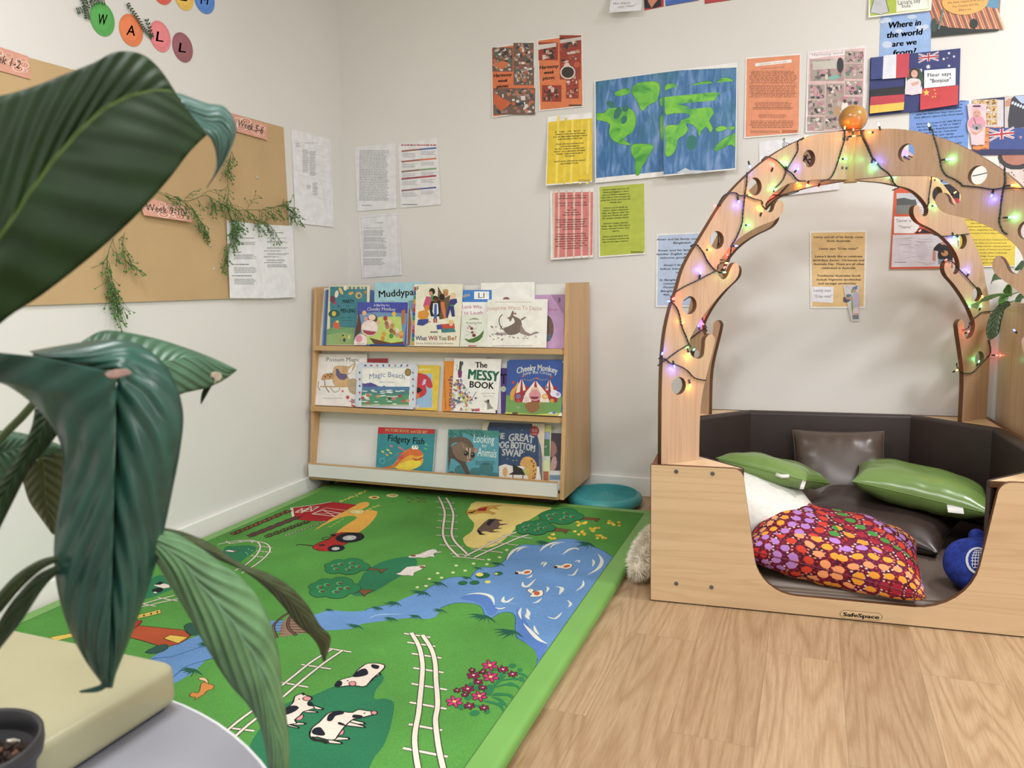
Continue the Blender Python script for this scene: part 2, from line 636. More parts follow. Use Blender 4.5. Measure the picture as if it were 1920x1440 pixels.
def floor_mat():
    m, nt, b = newmat('oak_plank_floor', (190, 158, 120), 0.38, 0.45)
    co = coords(nt, (1, 1, 1), 'Object', (0, 0, radians(90)))
    br = N(nt, 'ShaderNodeTexBrick', offset=0.37, squash=1.0)
    br.inputs['Scale'].default_value = 1.0
    br.inputs['Brick Width'].default_value = 1.22
    br.inputs['Row Height'].default_value = 0.182
    br.inputs['Mortar Size'].default_value = 0.0007
    br.inputs['Mortar Smooth'].default_value = 0.2
    br.inputs['Color1'].default_value = (0.0, 0.0, 0.0, 1)
    br.inputs['Color2'].default_value = (1.0, 1.0, 1.0, 1)
    br.inputs['Mortar'].default_value = (0.5, 0.5, 0.5, 1)
    nt.links.new(co, br.inputs['Vector'])
    # per-plank shift of the grain
    add = N(nt, 'ShaderNodeVectorMath', operation='MULTIPLY_ADD')
    add.inputs[1].default_value = (7.3, 3.1, 5.0)
    nt.links.new(br.outputs['Color'], add.inputs[0]); nt.links.new(co, add.inputs[2])
    st = N(nt, 'ShaderNodeMapping'); st.inputs['Scale'].default_value = (.8, 7.5, 1.0)
    nt.links.new(add.outputs[0], st.inputs[0])
    big = N(nt, 'ShaderNodeTexNoise', Scale=.8, Detail=1.5, Distortion=.3)
    nt.links.new(st.outputs[0], big.inputs['Vector'])
    ml = N(nt, 'ShaderNodeMath', operation='MULTIPLY'); ml.inputs[1].default_value = 16.0
    nt.links.new(big.outputs['Fac'], ml.inputs[0])
    pp = N(nt, 'ShaderNodeMath', operation='PINGPONG'); pp.inputs[1].default_value = 0.5
    nt.links.new(ml.outputs[0], pp.inputs[0])
    st2 = N(nt, 'ShaderNodeMapping'); st2.inputs['Scale'].default_value = (5.0, 90.0, 1.0)
    nt.links.new(add.outputs[0], st2.inputs[0])
    fine = N(nt, 'ShaderNodeTexNoise', Scale=2.2, Detail=6.0, Roughness=0.7)
    nt.links.new(st2.outputs[0], fine.inputs['Vector'])
    r1 = ramp(nt, [(0.0, (176, 147, 115)), (0.3, (192, 165, 133)), (1.0, (198, 173, 143))])
    nt.links.new(pp.outputs[0], r1.inputs[0])
    r2 = ramp(nt, [(0.34, (222, 214, 204)), (0.6, (252, 250, 246))])
    nt.links.new(fine.outputs['Fac'], r2.inputs[0])
    m1 = N(nt, 'ShaderNodeMixRGB', blend_type='MULTIPLY'); m1.inputs[0].default_value = 0.85
    nt.links.new(r1.outputs[0], m1.inputs[1]); nt.links.new(r2.outputs[0], m1.inputs[2])
    r3 = ramp(nt, [(0.0, (218, 210, 200)), (1.0, (255, 253, 250))])
    nt.links.new(br.outputs['Color'], r3.inputs[0])
    m2 = N(nt, 'ShaderNodeMixRGB', blend_type='MULTIPLY'); m2.inputs[0].default_value = 0.8
    nt.links.new(m1.outputs[0], m2.inputs[1]); nt.links.new(r3.outputs[0], m2.inputs[2])
    m3 = N(nt, 'ShaderNodeMixRGB', blend_type='MIX')
    m3.inputs[2].default_value = rgb((120, 96, 72))
    mf = N(nt, 'ShaderNodeMath', operation='MULTIPLY'); mf.inputs[1].default_value = 0.6
    nt.links.new(br.outputs['Fac'], mf.inputs[0]); nt.links.new(mf.outputs[0], m3.inputs[0])
    nt.links.new(m2.outputs[0], m3.inputs[1])
    nt.links.new(m3.outputs[0], b.inputs['Base Color'])
    bump(nt, b, fine.outputs['Fac'], 0.12, 0.0006)
    return m


fl = struct('floor', box('floor', XW - 0.1, YF - 0.1, -0.1, XR + 0.1, YW + 0.1, 0, floor_mat()))
# keep the plank seams where they lie in the photo (one along x = -0.449)
fl.data.transform(Matrix.Translation((0.449 + fl.location.x, -1.60 + fl.location.y, 0)))
fl.location.x = -0.449; fl.location.y = 1.60
struct('wall_back', box('wall_back', XW - 0.1, YW, 0, XR + 0.1, YW + 0.1, ZC, WALL))
struct('wall_left', box('wall_left', XW - 0.1, YF, 0, XW, YW, ZC, WALL))
struct('wall_right', box('wall_right', XR, YF, 0, XR + 0.1, YW, ZC, WALL))
struct('wall_front', box('wall_front', XW - 0.1, YF - 0.1, 0, XR + 0.1, YF, ZC, WALL))
struct('ceiling', box('ceiling', XW - 0.1, YF - 0.1, ZC, XR + 0.1, YW + 0.1, ZC + 0.1, CEIL))
BB = plain((240, 238, 232), 0.35, 0.01)


def baseboard(name, x0, y0, x1, y1):
    bm = bmesh.new()
    box_bm(bm, x0, y0, 0, x1, y1, 0.088, 0.004)
    o = struct(name, bm_mesh(name, bm, BB))


baseboard('baseboard_left', XW, YF + 0.02, XW + 0.014, YW)
baseboard('baseboard_back', XW + 0.015, YW - 0.014, XR, YW)
# small scuffs on the left wall are part of its paint
# ------------------------------------------------------------------ sloping book display
BEECH = wood('beech_laminate_upright', (203, 165, 116), (190, 150, 102), (1, 1, 0.06), 0.4, 40)
BEECHX = wood('beech_laminate_lengthwise', (203, 165, 116), (190, 150, 102), (0.06, 1, 1), 0.4, 40)
WHITEP = plain((222, 222, 216), 0.4, 0.01)
DARKP = plain((40, 38, 36), 0.6)
SX0, SX1 = -2.168, -0.928
shelf = empty('book_display', (-1.55, 3.2, 0.0), 'beech and white sloping book display full of picture books in the corner', 'bookshelf')


def prism_x(name, prof, x0, x1, m, parent, bev=0.0015):
    bm = bmesh.new()
    a = [bm.verts.new((x0, y, z)) for y, z in prof]; b = [bm.verts.new((x1, y, z)) for y, z in prof]
    bm.faces.new(a); bm.faces.new(b[::-1])
    n = len(prof)
    for i in range(n):
        bm.faces.new((a[i], a[(i + 1) % n], b[(i + 1) % n], b[i]))
    if bev: bmesh.ops.bevel(bm, geom=bm.edges[:], offset=bev, segments=2, affect='EDGES')
    return obj(name, bm_mesh(name, bm, m), parent)


for x in (SX0, SX1 - 0.018):
    prism_x('side_panel', [(2.985, 0.082), (3.10, 0.966), (3.405, 0.966), (3.405, 0.082)], x, x + 0.018, BEECH, shelf)
XA, XB = SX0 + 0.018, SX1 - 0.018
# tiers: (front y, top z of the board)
TIERS = [(3.043, 0.694), (2.997, 0.418), (2.962, 0.112)]
LEAN = radians(13)
for i, (yf, zt) in enumerate(TIERS[:2]):
    o = prism_x('shelf_board', [(yf, zt - 0.018), (yf, zt + 0.006), (yf + 0.012, zt), (3.39, zt), (3.39, zt - 0.018)], XA, XB, BEECHX, shelf)
prism_x('base_board', [(2.972, 0.084), (2.972, 0.104), (3.39, 0.104), (3.39, 0.084)], XA, XB, BEECHX, shelf)
prism_x('front_lip', [(2.955, 0.1), (2.955, 0.160), (2.971, 0.160), (2.971, 0.1)], XA + 0.001, XB - 0.001, WHITEP, shelf)
prism_x('lip_edging', [(2.955, 0.160), (2.955, 0.164), (2.971, 0.164), (2.971, 0.160)], XA + 0.001, XB - 0.001, BEECHX, shelf, 0)
tops = [0.962, 0.676, 0.400]
for (yf, zt), z1 in zip(TIERS, tops):
    y0 = yf + 0.052
    y1 = y0 + (z1 - zt) * math.tan(LEAN)
    prism_x('back_panel', [(y0, zt), (y1, z1), (y1 + 0.01, z1), (y0 + 0.01, zt)], XA, XB, WHITEP, shelf, 0)
prism_x('rear_panel', [(3.395, 0.1), (3.395, 0.962), (3.403, 0.962), (3.403, 0.1)], XA, XB, WHITEP, shelf, 0)
for x in (SX0 + 0.07, SX1 - 0.07):
    for y in (3.06, 3.34):
        z0 = 0.044 if y < 3.09 else 0.0
        V, Fc = lathe([(0.0, -0.012), (0.03, -0.012), (0.036, -0.006), (0.036, 0.006), (0.03, 0.012), (0.0, 0.012)], 20)
        V = [(x + v[2], y + v[0], z0 + 0.036 * (1 if z0 == 0 else .5) + v[1] * (1 if z0 == 0 else .5)) for v in V]
        c = obj('castor', mesh('castor', V, Fc, DARKP, smooth=False), shelf)

BK = crop(560, 500, 1920 / 560)
B2 = crop(590, 520, 8.0); B3 = crop(820, 520, 8.0); B4 = crop(580, 650, 8.0); B5 = crop(820, 650, 6.857); B6 = crop(690, 780, 5.053)
PAGES = plain((232, 228, 215), 0.7, 0.05, 90)


def tplane(t):
    yf, zt = TIERS[t]
    return Plane((0, yf + 0.051, zt), (1, 0, 0), (0, sin(LEAN), cos(LEAN)), (0, -cos(LEAN), sin(LEAN)))


def book(t, k, quad, cover, label, art=None, thick=0.005, spine=None, group=None, border=None, cr=BK, rnd=0.0):
    """quad tl,tr,br,bl of the front cover; k = place in the row, counted out from the back panel"""
    pl = tplane(t)
    h = 0.002 + 0.0062 * k + thick
    pp = Plane(pl.O + pl.n * h, pl.a, pl.b, pl.n)
    yf, zt = TIERS[t]
    A = Art(pp, cr, h0=0.0, rough=0.28 if rnd else 0.33)
    q = [list(A.mp(p)) for p in quad]
    # feet rest on the board
    q[2][1] = q[3][1] = 0.001 / cos(LEAN)
    q = [tuple(p) for p in q]
    A.quad = q
    bm = bmesh.new()
    vs = [bm.verts.new((p[0], p[1], 0)) for p in q]; vb = [bm.verts.new((p[0], p[1], -thick)) for p in q]
    f = bm.faces.new(vs[::-1]); fb = bm.faces.new(vb)
    sd = [bm.faces.new((vs[i], vs[(i + 1) % 4], vb[(i + 1) % 4], vb[i])) for i in range(4)]
    if rnd:
        es = [e for e in bm.edges if abs(e.verts[0].co.z - e.verts[1].co.z) > thick * 0.5]
        bmesh.ops.bevel(bm, geom=es, offset=rnd, segments=4, affect='EDGES')
    bmesh.ops.recalc_face_normals(bm, faces=bm.faces)
    root = empty('picture_book', pp.P((q[2][0] + q[3][0]) / 2, 0, 0), label, 'book', group or ('picture books on the top tier', 'picture books on the middle tier', 'picture books on the bottom tier')[t])
    for ff in bm.faces:
        ff.material_index = 0
    me = bpy.data.meshes.new('pages'); 
    bm2 = bm.copy()
    for v in bm2.verts:
        v.co.z = -thick + 0.0006 if v.co.z < -thick * 0.5 else -0.0006
        v.co.x += 0.0009 if v.co.x < (q[0][0] + q[1][0]) / 2 else -0.0009
        v.co.y += 0.0009 if v.co.y < 0.05 else -0.0009
    for v in bm2.verts: v.co = pp.P(*v.co)
    obj('pages', bm_mesh('pages', bm2, PAGES), root)
    # cover = two thin boards and a spine
    bm3 = bmesh.new()
    ring = [v.co.copy() for v in f.verts] if not rnd else [v.co.copy() for v in max((x for x in bm.faces if abs(x.normal.z) > .9 and x.calc_center_median().z > -thick / 2), key=lambda x: x.calc_area()).verts]
    bm.free()
    for z0, z1 in ((-0.0006, 0.0), (-thick, -thick + 0.0006)):
        a = [bm3.verts.new((c.x, c.y, z1)) for c in ring]; b = [bm3.verts.new((c.x, c.y, z0)) for c in ring]
        bm3.faces.new(a); bm3.faces.new(b[::-1])
        for i in range(len(ring)):
            j = (i + 1) % len(ring)
            bm3.faces.new((a[i], a[j], b[j], b[i]))
    # spine at the bound (left) edge
    sp = [(q[0][0], q[0][1]), (q[3][0], q[3][1])]
    a = [bm3.verts.new((sp[0][0] - 0.0004, sp[0][1] - rnd, 0)), bm3.verts.new((sp[1][0] - 0.0004, sp[1][1] + rnd, 0)), bm3.verts.new((sp[1][0] - 0.0004, sp[1][1] + rnd, -thick)), bm3.verts.new((sp[0][0] - 0.0004, sp[0][1] - rnd, -thick))]
    fs = bm3.faces.new(a); fs.material_index = 1
    for v in bm3.verts: v.co = pp.P(*v.co)
    cm = bm_mesh('cover', bm3, [plain(cover, 0.3, 0.03, 30), plain(spine or cover, 0.35, 0.03, 31)], recalc=False)
    A.bb.append((-99, -99, 99, 99, 0))
    A.clampa = (min(p[0] for p in q) + 0.0008, max(p[0] for p in q) - 0.0008, 0.001, max(p[1] for p in q) - 0.0005)
    if art: art(A)
    if A.V:
        b2 = bmesh.new(); b2.from_mesh(cm)
        n0 = len(cm.materials)
        vv = [b2.verts.new(p) for p in A.world()]
        for m in A.mats: cm.materials.append(m)
        for fc, mi in zip(A.F, A.M):
            try:
                nf = b2.faces.new([vv[i] for i in fc]); nf.material_index = n0 + mi
            except ValueError:
                pass
        b2.to_mesh(cm); b2.free()
    obj('cover', cm, root)
    return root


K = (30, 28, 30)
CREAM = (238, 232, 212)


def a_marty(A):
    A.cr = B2
    A.rect(230, 140, 785, 1000, (62, 132, 142))
    A.poly([(185, 780), (300, 740), (640, 760), (640, 1010), (170, 1010)], (120, 165, 110))
    A.poly([(185, 860), (400, 830), (640, 850), (640, 1010), (170, 1010)], (150, 180, 110))
    for x, y, rx, ry, c, r in [(330, 250, 28, 55, (238, 226, 196), 10), (395, 205, 24, 60, (232, 190, 110), -25), (460, 160, 28, 40, (238, 230, 205), 0), (545, 240, 40, 22, (225, 165, 80), -20), (660, 270, 50, 50, (220, 170, 90), 0), (665, 275, 26, 28, (70, 120, 125), 0), (760, 225, 22, 20, (190, 130, 60), 0), (270, 330, 38, 55, (120, 60, 80), -20), (300, 385, 20, 20, (200, 50, 80), 0), (290, 545, 85, 60, (45, 95, 85), -10), (290, 545, 32, 38, (225, 190, 70), 0), (325, 720, 50, 60, (222, 105, 60), -35), (340, 665, 25, 20, (230, 200, 90), 0), (355, 430, 16, 16, (110, 60, 120), 0), (440, 890, 18, 28, (200, 175, 60), 0), (425, 870, 14, 14, (40, 40, 40), 0), (515, 895, 16, 30, (225, 205, 120), 0), (445, 940, 20, 30, (60, 80, 60), 0)]:
        A.ell(x, y, rx, ry, c, r)
    for x in (500, 560, 620, 690, 740): A.ell(x, 160, 18, 18, (225, 200, 150))
    A.line([(370, 770), (450, 760), (520, 740), (640, 745)], (90, 70, 50), .0012, 3)
    A.text('MARTY', 505, 360, 55, (16, 30, 44), 175, bold=.05)
    A.text('AND', 500, 430, 26, (25, 45, 60), 50)
    A.text('MEI-LING', 500, 497, 62, (16, 30, 44), 215, bold=.05)
    A.text('PHIL CUMMINGS', 490, 605, 18, (30, 60, 70), 180)
    A.text('SHAE MILLWARD', 485, 648, 18, (30, 60, 70), 160)


def a_muddy(A):
    A.cr = B2
    A.rect(900, 80, 1480, 380, (160, 208, 220))
    A.poly([(1370, 430), (1430, 480), (1450, 700), (1430, 1020), (1330, 1020), (1390, 700)], (170, 105, 60))
    A.poly([(1400, 350), (1490, 340), (1490, 560), (1430, 480)], (120, 165, 175))
    A.text('Muddypaws', 1300, 225, 105, (45, 45, 45), 680, rot=-4, bold=.06)
    A.text('Moira Butterfield', 1100, 358, 20, (60, 90, 110), 190)


def a_cheeky1(A):
    A.cr = B2
    A.poly([(640, 372), (1395, 375), (1390, 560), (640, 600)], (70, 80, 175))
    A.poly([(640, 560), (900, 520), (1390, 540), (1340, 1040), (600, 1035)], (110, 150, 190))
    A.poly([(760, 640), (1000, 590), (1290, 590), (1330, 1000), (800, 1000), (690, 900)], (190, 215, 110))
    A.poly([(660, 480), (700, 700), (690, 820), (600, 900), (640, 650)], (95, 65, 45))
    A.poly([(820, 905), (1000, 950), (1150, 985), (1340, 960), (1330, 1010), (900, 1010)], (105, 72, 50))
    A.rect(830, 1000, 1340, 1040, (50, 80, 160))
    A.ell(870, 620, 75, 70, (110, 70, 60)); A.ell(770, 622, 26, 32, (230, 160, 150)); A.ell(958, 672, 22, 30, (230, 160, 150))
    A.ell(860, 600, 55, 45, (240, 215, 195))
    A.ell(825, 760, 130, 125, (240, 215, 210), 0, K, .0008)
    A.ell(825, 790, 105, 75, (170, 70, 80), 8, a0=10, a1=170)
    A.ell(830, 740, 112, 60, (244, 226, 220), 4)
    A.poly([(590, 1035), (610, 900), (680, 850), (780, 890), (790, 960), (760, 1037)], (240, 222, 215), K, .0006, 2)
    A.ell(665, 920, 55, 55, (222, 150, 165))
    for x, y, c in [(1040, 850, (225, 160, 60)), (1020, 920, (215, 140, 50)), (1150, 800, (150, 95, 70)), (1200, 830, (170, 120, 70)), (1090, 740, (190, 120, 110)), (1165, 730, (200, 140, 100)), (1150, 880, (80, 150, 70)), (1235, 860, (190, 160, 140)), (1300, 880, (215, 120, 60)), (1300, 840, (230, 170, 70)), (1190, 550, (235, 190, 80)), (745, 535, (235, 180, 110)), (1060, 615, (180, 60, 60)), (1080, 690, (160, 100, 90)), (1240, 800, (235, 215, 190)), (1130, 660, (240, 200, 170))]:
        A.ell(x, y, 32, 38, c)
    A.poly([(1300, 500), (1360, 480), (1345, 700), (1310, 720)], (190, 110, 60))
    A.text('A Big Day for', 1005, 415, 30, (240, 240, 250), 240, arc=4)
    A.text('Cheeky Monkey', 1000, 472, 52, (250, 250, 255), 425, arc=6, bold=.04)
    A.text('by Lisette Ray', 690, 995, 18, (60, 60, 60), 120)


def a_what(A):
    A.cr = BK
    for i in range(14):
        y = 130 + i * 27
        A.rect(726 + (14 - i) * 0.9, y, 744 + (14 - i) * 0.9 - 2, y + 26, [(180, 50, 60), (60, 80, 160), (60, 140, 90), (210, 150, 60), (200, 90, 140)][i % 5])
    A.text('F', 765, 140, 26, K, bold=.05)
    E = A.ell
    E(858, 160, 20, 22, (40, 35, 35)); E(850, 172, 12, 14, (215, 150, 120)); A.poly([(820, 190), (860, 195), (850, 250), (815, 285), (800, 250)], (205, 80, 120))
    A.poly([(850, 180), (880, 190), (880, 235), (855, 260)], (70, 150, 80))
    E(825, 265, 18, 20, (225, 130, 70)); A.poly([(770, 290), (820, 275), (840, 300), (830, 330), (790, 345), (765, 325)], (225, 150, 50))
    A.poly([(768, 340), (835, 335), (835, 360), (800, 380), (760, 375)], (60, 75, 150)); A.poly([(830, 345), (850, 355), (845, 362)], (200, 60, 90))
    A.poly([(895, 125), (915, 160), (940, 200), (975, 180), (960, 330), (905, 340), (895, 250)], (105, 85, 60))
    E(945, 155, 20, 12, (190, 170, 100)); E(945, 172, 18, 20, (190, 130, 90)); E(922, 195, 18, 20, (35, 28, 25))
    A.poly([(905, 230), (935, 225), (950, 330), (935, 335)], (215, 120, 70))
    A.poly([(880, 215), (910, 215), (915, 270), (905, 320), (850, 320), (840, 270), (850, 225)], (38, 34, 34))
    E(880, 205, 17, 18, (45, 35, 30)); E(880, 218, 13, 14, (110, 70, 50))
    A.poly([(865, 235), (895, 235), (900, 300), (890, 310), (868, 310), (860, 290)], (225, 230, 240))
    A.poly([(873, 240), (888, 240), (888, 335), (868, 335)], (60, 95, 165))
    A.rect(866, 335, 876, 360, (165, 50, 40)); A.rect(880, 335, 890, 360, (165, 50, 40))
    E(993, 185, 20, 18, (215, 200, 150)); E(990, 196, 14, 14, (235, 190, 165))
    A.poly([(975, 210), (1015, 205), (1020, 230), (998, 250), (1005, 320), (985, 322), (975, 275), (960, 325), (945, 320), (965, 245)], (48, 55, 125))
    A.poly([(972, 243), (1000, 246), (998, 256), (970, 252)], (60, 140, 90))
    A.poly([(885, 375), (930, 368), (930, 400), (890, 405)], (60, 80, 165)); A.poly([(915, 372), (1000, 362), (1005, 395), (930, 405)], (205, 75, 55))
    E(980, 358, 16, 18, (232, 200, 120)); E(980, 370, 12, 12, (235, 190, 160))
    A.poly([(915, 400), (1000, 395), (1010, 420), (920, 425)], (60, 130, 130)); A.rect(845, 415, 895, 426, (130, 130, 130))
    x = 748
    for w, c, wd in (('What', (60, 75, 150), 78), ('Will', (185, 70, 90), 62), ('You', (90, 140, 80), 55), ('Be?', (200, 120, 40), 62)):
        A.text(w, x + wd / 2, 458, 30, c, wd - 6, bold=.05); x += wd + 4
    A.text('Simon French & Donna Rawlins', 875, 492, 13, (70, 70, 80), 240)


def a_lamb(A):
    A.cr = B3
    A.rect(230, 190, 815, 370, (58, 130, 215)); A.rect(552, 212, 776, 328, (245, 245, 245))
    A.text('Ll', 660, 268, 82, (60, 60, 60), 90)
    A.text('Tales', 410, 270, 55, (222, 205, 90), 150, rot=-14)
    A.text('The Lamb Who', 460, 440, 55, (190, 55, 75), 420)
    A.text('Loved to Laugh', 430, 528, 55, (190, 55, 75), 500)


def a_ant(A):
    A.cr = B3
    for k in range(7): A.line([(550, 620), (490 + k * 22, 600 + abs(k - 3) * 8)], K, .0008)
    A.line([(480, 638), (550, 625), (625, 636)], K, .0014)
    A.text('Amazing Ant', 550, 680, 36, (90, 120, 100), 240)
    A.poly([(410, 915), (450, 960), (520, 980), (600, 960), (670, 900), (695, 795), (640, 860), (560, 905), (470, 935)], (70, 120, 50), (40, 70, 30), .0008, 2)
    for x, y, r in ((515, 768, 24), (525, 825, 20), (550, 870, 28)): A.ell(x, y, r, r * .9, (120, 45, 30))
    for x, y in ((455, 760), (480, 730), (495, 745)): A.ell(x, y, 14, 14, (185, 130, 170))
    for p in ([(530, 790), (595, 755)], [(500, 830), (420, 800)], [(510, 840), (425, 880)], [(560, 820), (590, 840)], [(530, 880), (480, 960)]): A.line(p, (90, 50, 40), .001)
    A.line([(415, 1000), (640, 1000)], (150, 150, 150), .0006); A.rect(462, 1022, 585, 1036, (200, 45, 45))


def a_bigw(A):
    A.cr = B3
    A.ell(1035, 330, 50, 35, (150, 95, 105)); A.rect(1400, 70, 1410, 320, (226, 224, 214))


def a_jos(A):
    A.cr = B3
    A.words(870, 365, 1460, 378, 1, (150, 150, 140), 3)
    A.text('Josephine Wants To Dance', 1155, 455, 62, (196, 140, 120), 820, arc=10)
    dk, md = (95, 78, 68), (120, 102, 92)
    A.line([(975, 555), (930, 620), (935, 700), (975, 770), (1060, 810)], dk, .0045, 4)
    A.poly([(1000, 760), (1060, 740), (1150, 690), (1160, 650), (1130, 600), (1110, 640), (1090, 665), (1080, 630), (1045, 605), (1085, 595), (1110, 540), (1130, 500), (1150, 530), (1140, 575), (1210, 610), (1255, 650), (1270, 740), (1240, 820), (1150, 860), (1060, 860), (1000, 800)], md, dk, .0006, 2)
    A.poly([(1250, 625), (1320, 590), (1335, 600), (1260, 655)], md)
    A.poly([(1250, 700), (1320, 810), (1400, 850), (1480, 810), (1540, 830), (1480, 845), (1370, 885), (1240, 840)], (150, 132, 128))
    A.poly([(830, 850), (950, 830), (1020, 825), (1050, 865), (900, 870)], (172, 158, 162))
    A.ell(1168, 545, 18, 14, (160, 60, 80))
    rd = random.Random(4)
    for i in range(26):
        x = rd.uniform(780, 990) if i < 18 else rd.uniform(1060, 1480); y = rd.uniform(720, 980) if i < 18 else rd.uniform(880, 920)
        A.ell(x, y, 20, 6, (110, 75, 70), rd.uniform(0, 180), n=6)
    A.text('JACKIE FRENCH & BRUCE WHATLEY', 1120, 1026, 18, (120, 120, 115), 600)


def a_purple(A):
    A.cr = B3
    A.ell(1640, 770, 118, 215, (200, 165, 200), n=24); A.ell(1640, 770, 106, 200, (110, 85, 75), n=24)
    A.mosaic(1570, 850, 1700, 950, [(90, 110, 140), (130, 120, 110), (70, 80, 60)], 10, 7)
    A.poly([(1700, 255), (1895, 255), (1890, 560), (1800, 400)], (165, 120, 165))
    A.ell(1830, 340, 20, 45, (120, 80, 110)); A.text('Sylvan', 1735, 480, 42, (190, 80, 130), 140)


def a_possum(A):
    A.cr = B4
    A.text('Possum Magic', 503, 190, 62, (60, 58, 60), 490)
    t, d, g = (214, 172, 120), (60, 50, 45), (170, 160, 140)
    A.poly([(365, 330), (400, 290), (530, 290), (600, 300), (680, 245), (690, 280), (620, 400), (570, 420), (590, 470), (600, 560), (560, 600), (400, 590), (350, 520), (350, 420)], t, d, .0008, 2)
    A.poly([(590, 340), (665, 262), (630, 380), (580, 410)], (240, 235, 235))
    A.poly([(400, 330), (430, 330), (470, 400), (560, 410), (570, 470), (520, 500), (450, 490), (400, 430)], (105, 90, 130))
    for x in (510, 530, 550): A.line([(x, 300), (x - 3, 390)], d, .0012)
    A.poly([(180, 500), (210, 420), (290, 400), (350, 400), (350, 480), (260, 490)], (205, 150, 95), d, .0008, 2)
    for x, y in ((240, 450), (280, 425), (310, 445), (330, 415)): A.ell(x, y, 12, 10, d)
    A.line([(140, 520), (130, 600), (165, 660)], d, .0032, 3); A.line([(230, 500), (240, 600), (300, 685)], (120, 110, 100), .0045, 3)
    A.line([(310, 600), (370, 680), (440, 660), (460, 610)], g, .004, 3)
    A.rect(160, 590, 640, 608, (205, 160, 110)); A.poly([(590, 500), (680, 480), (730, 540), (720, 640), (690, 715), (610, 680), (580, 590)], (190, 165, 130), d, .0008, 2)
    for x, y, r in ((500, 668, 24), (575, 760, 40), (650, 820, 60)):
        A.poly([(x + r * (1 if i % 2 else .45) * cos(i * pi / 5), y + r * (1 if i % 2 else .45) * sin(i * pi / 5)) for i in range(10)], (205, 60, 55) if r < 50 else (180, 130, 150))
    A.poly([(620, 880), (660, 870), (700, 960), (660, 962)], (190, 60, 60))
    A.text('Mem Fox & Julie Vivas', 350, 772, 16, (90, 90, 90), 290)
    A.rect(318, 896, 565, 935, (205, 40, 45)); A.text('SCHOLASTIC', 450, 916, 20, (245, 225, 220), 200)


def a_beach(A):
    A.cr = B4
    A.rect(795, 320, 1515, 890, (238, 236, 228), (130, 140, 160), .0006)
    A.poly([(793, 545), (830, 555), (920, 538), (1000, 570), (1040, 595), (1100, 598), (1120, 580), (1140, 598), (1500, 608), (1500, 640), (793, 640)], (88, 78, 150))
    A.rect(790, 600, 1505, 660, (80, 125, 170)); A.rect(785, 655, 1500, 730, (70, 130, 125)); A.rect(783, 720, 1495, 890, (85, 150, 110))
    rd = random.Random(9)
    for i in range(26): A.ell(rd.uniform(820, 1470), rd.uniform(650, 870), rd.uniform(30, 70), 8, (225, 232, 230), rd.uniform(-6, 6), n=8)
    for x, y, c in ((880, 730, (215, 110, 50)), (1030, 745, (200, 160, 100)), (1200, 775, (90, 70, 60)), (1270, 780, (200, 130, 110)), (800, 770, (180, 80, 80)), (1360, 740, (180, 60, 70)), (1410, 820, (200, 90, 80)), (1480, 810, (215, 150, 110)), (880, 840, (190, 90, 90))): A.ell(x, y, 30, 22, c)
    A.rect(785, 868, 1490, 888, (180, 190, 150))
    A.text('Magic Beach', 1165, 415, 82, (95, 125, 165), 530, arc=34)
    A.text('Alison Lester', 1160, 525, 30, (110, 140, 175), 230, arc=6)
    A.ell(1480, 385, 48, 58, (130, 105, 50)); A.ell(1480, 385, 30, 38, (165, 135, 70))
    for i, x in enumerate(range(840, 1500, 90)):
        A.ell(x, 283, 22, 13, [(60, 80, 130), (180, 60, 60), (200, 120, 60)][i % 3], 20 * i, n=6); A.ell(x - 30, 945, 22, 13, [(180, 60, 60), (60, 80, 130), (190, 120, 150)][i % 3], 30 * i, n=6)
    for i, y in enumerate(range(390, 860, 100)): A.ell(755, y, 14, 20, [(60, 90, 110), (190, 70, 60)][i % 2], n=6); A.ell(1555, y, 14, 20, [(130, 130, 150), (170, 90, 90)][i % 2], n=6)


def a_yellow(A):
    A.cr = B4
    A.text('imaginary', 1700, 335, 36, (250, 240, 190), 240)
    A.rect(1500, 405, 1845, 915, (150, 190, 225), (240, 225, 130), .0015)
    A.poly([(1560, 420), (1760, 425), (1840, 540), (1840, 620), (1770, 610), (1740, 560), (1760, 660), (1740, 720), (1650, 770), (1560, 760)], (205, 55, 62), None, 0, 2)
    A.poly([(1600, 625), (1650, 610), (1700, 655), (1640, 690), (1600, 690)], (35, 25, 30)); A.poly([(1715, 490), (1755, 495), (1740, 560), (1690, 580)], (190, 205, 235))
    A.ell(1610, 740, 45, 40, (225, 120, 50)); A.mosaic(1575, 870, 1640, 935, [(220, 200, 205), (190, 70, 110)], 8, 3)


def a_orange(A):
    A.cr = B5
    A.text('and other nonsense about language and spelling', 100, 530, 22, (60, 35, 20), 540, rot=88)
    A.text('mouth', 165, 570, 70, (70, 60, 130), 380, rot=-88)


def a_wback(A):
    A.cr = B5
    A.rect(630, 140, 700, 150, (70, 70, 80))


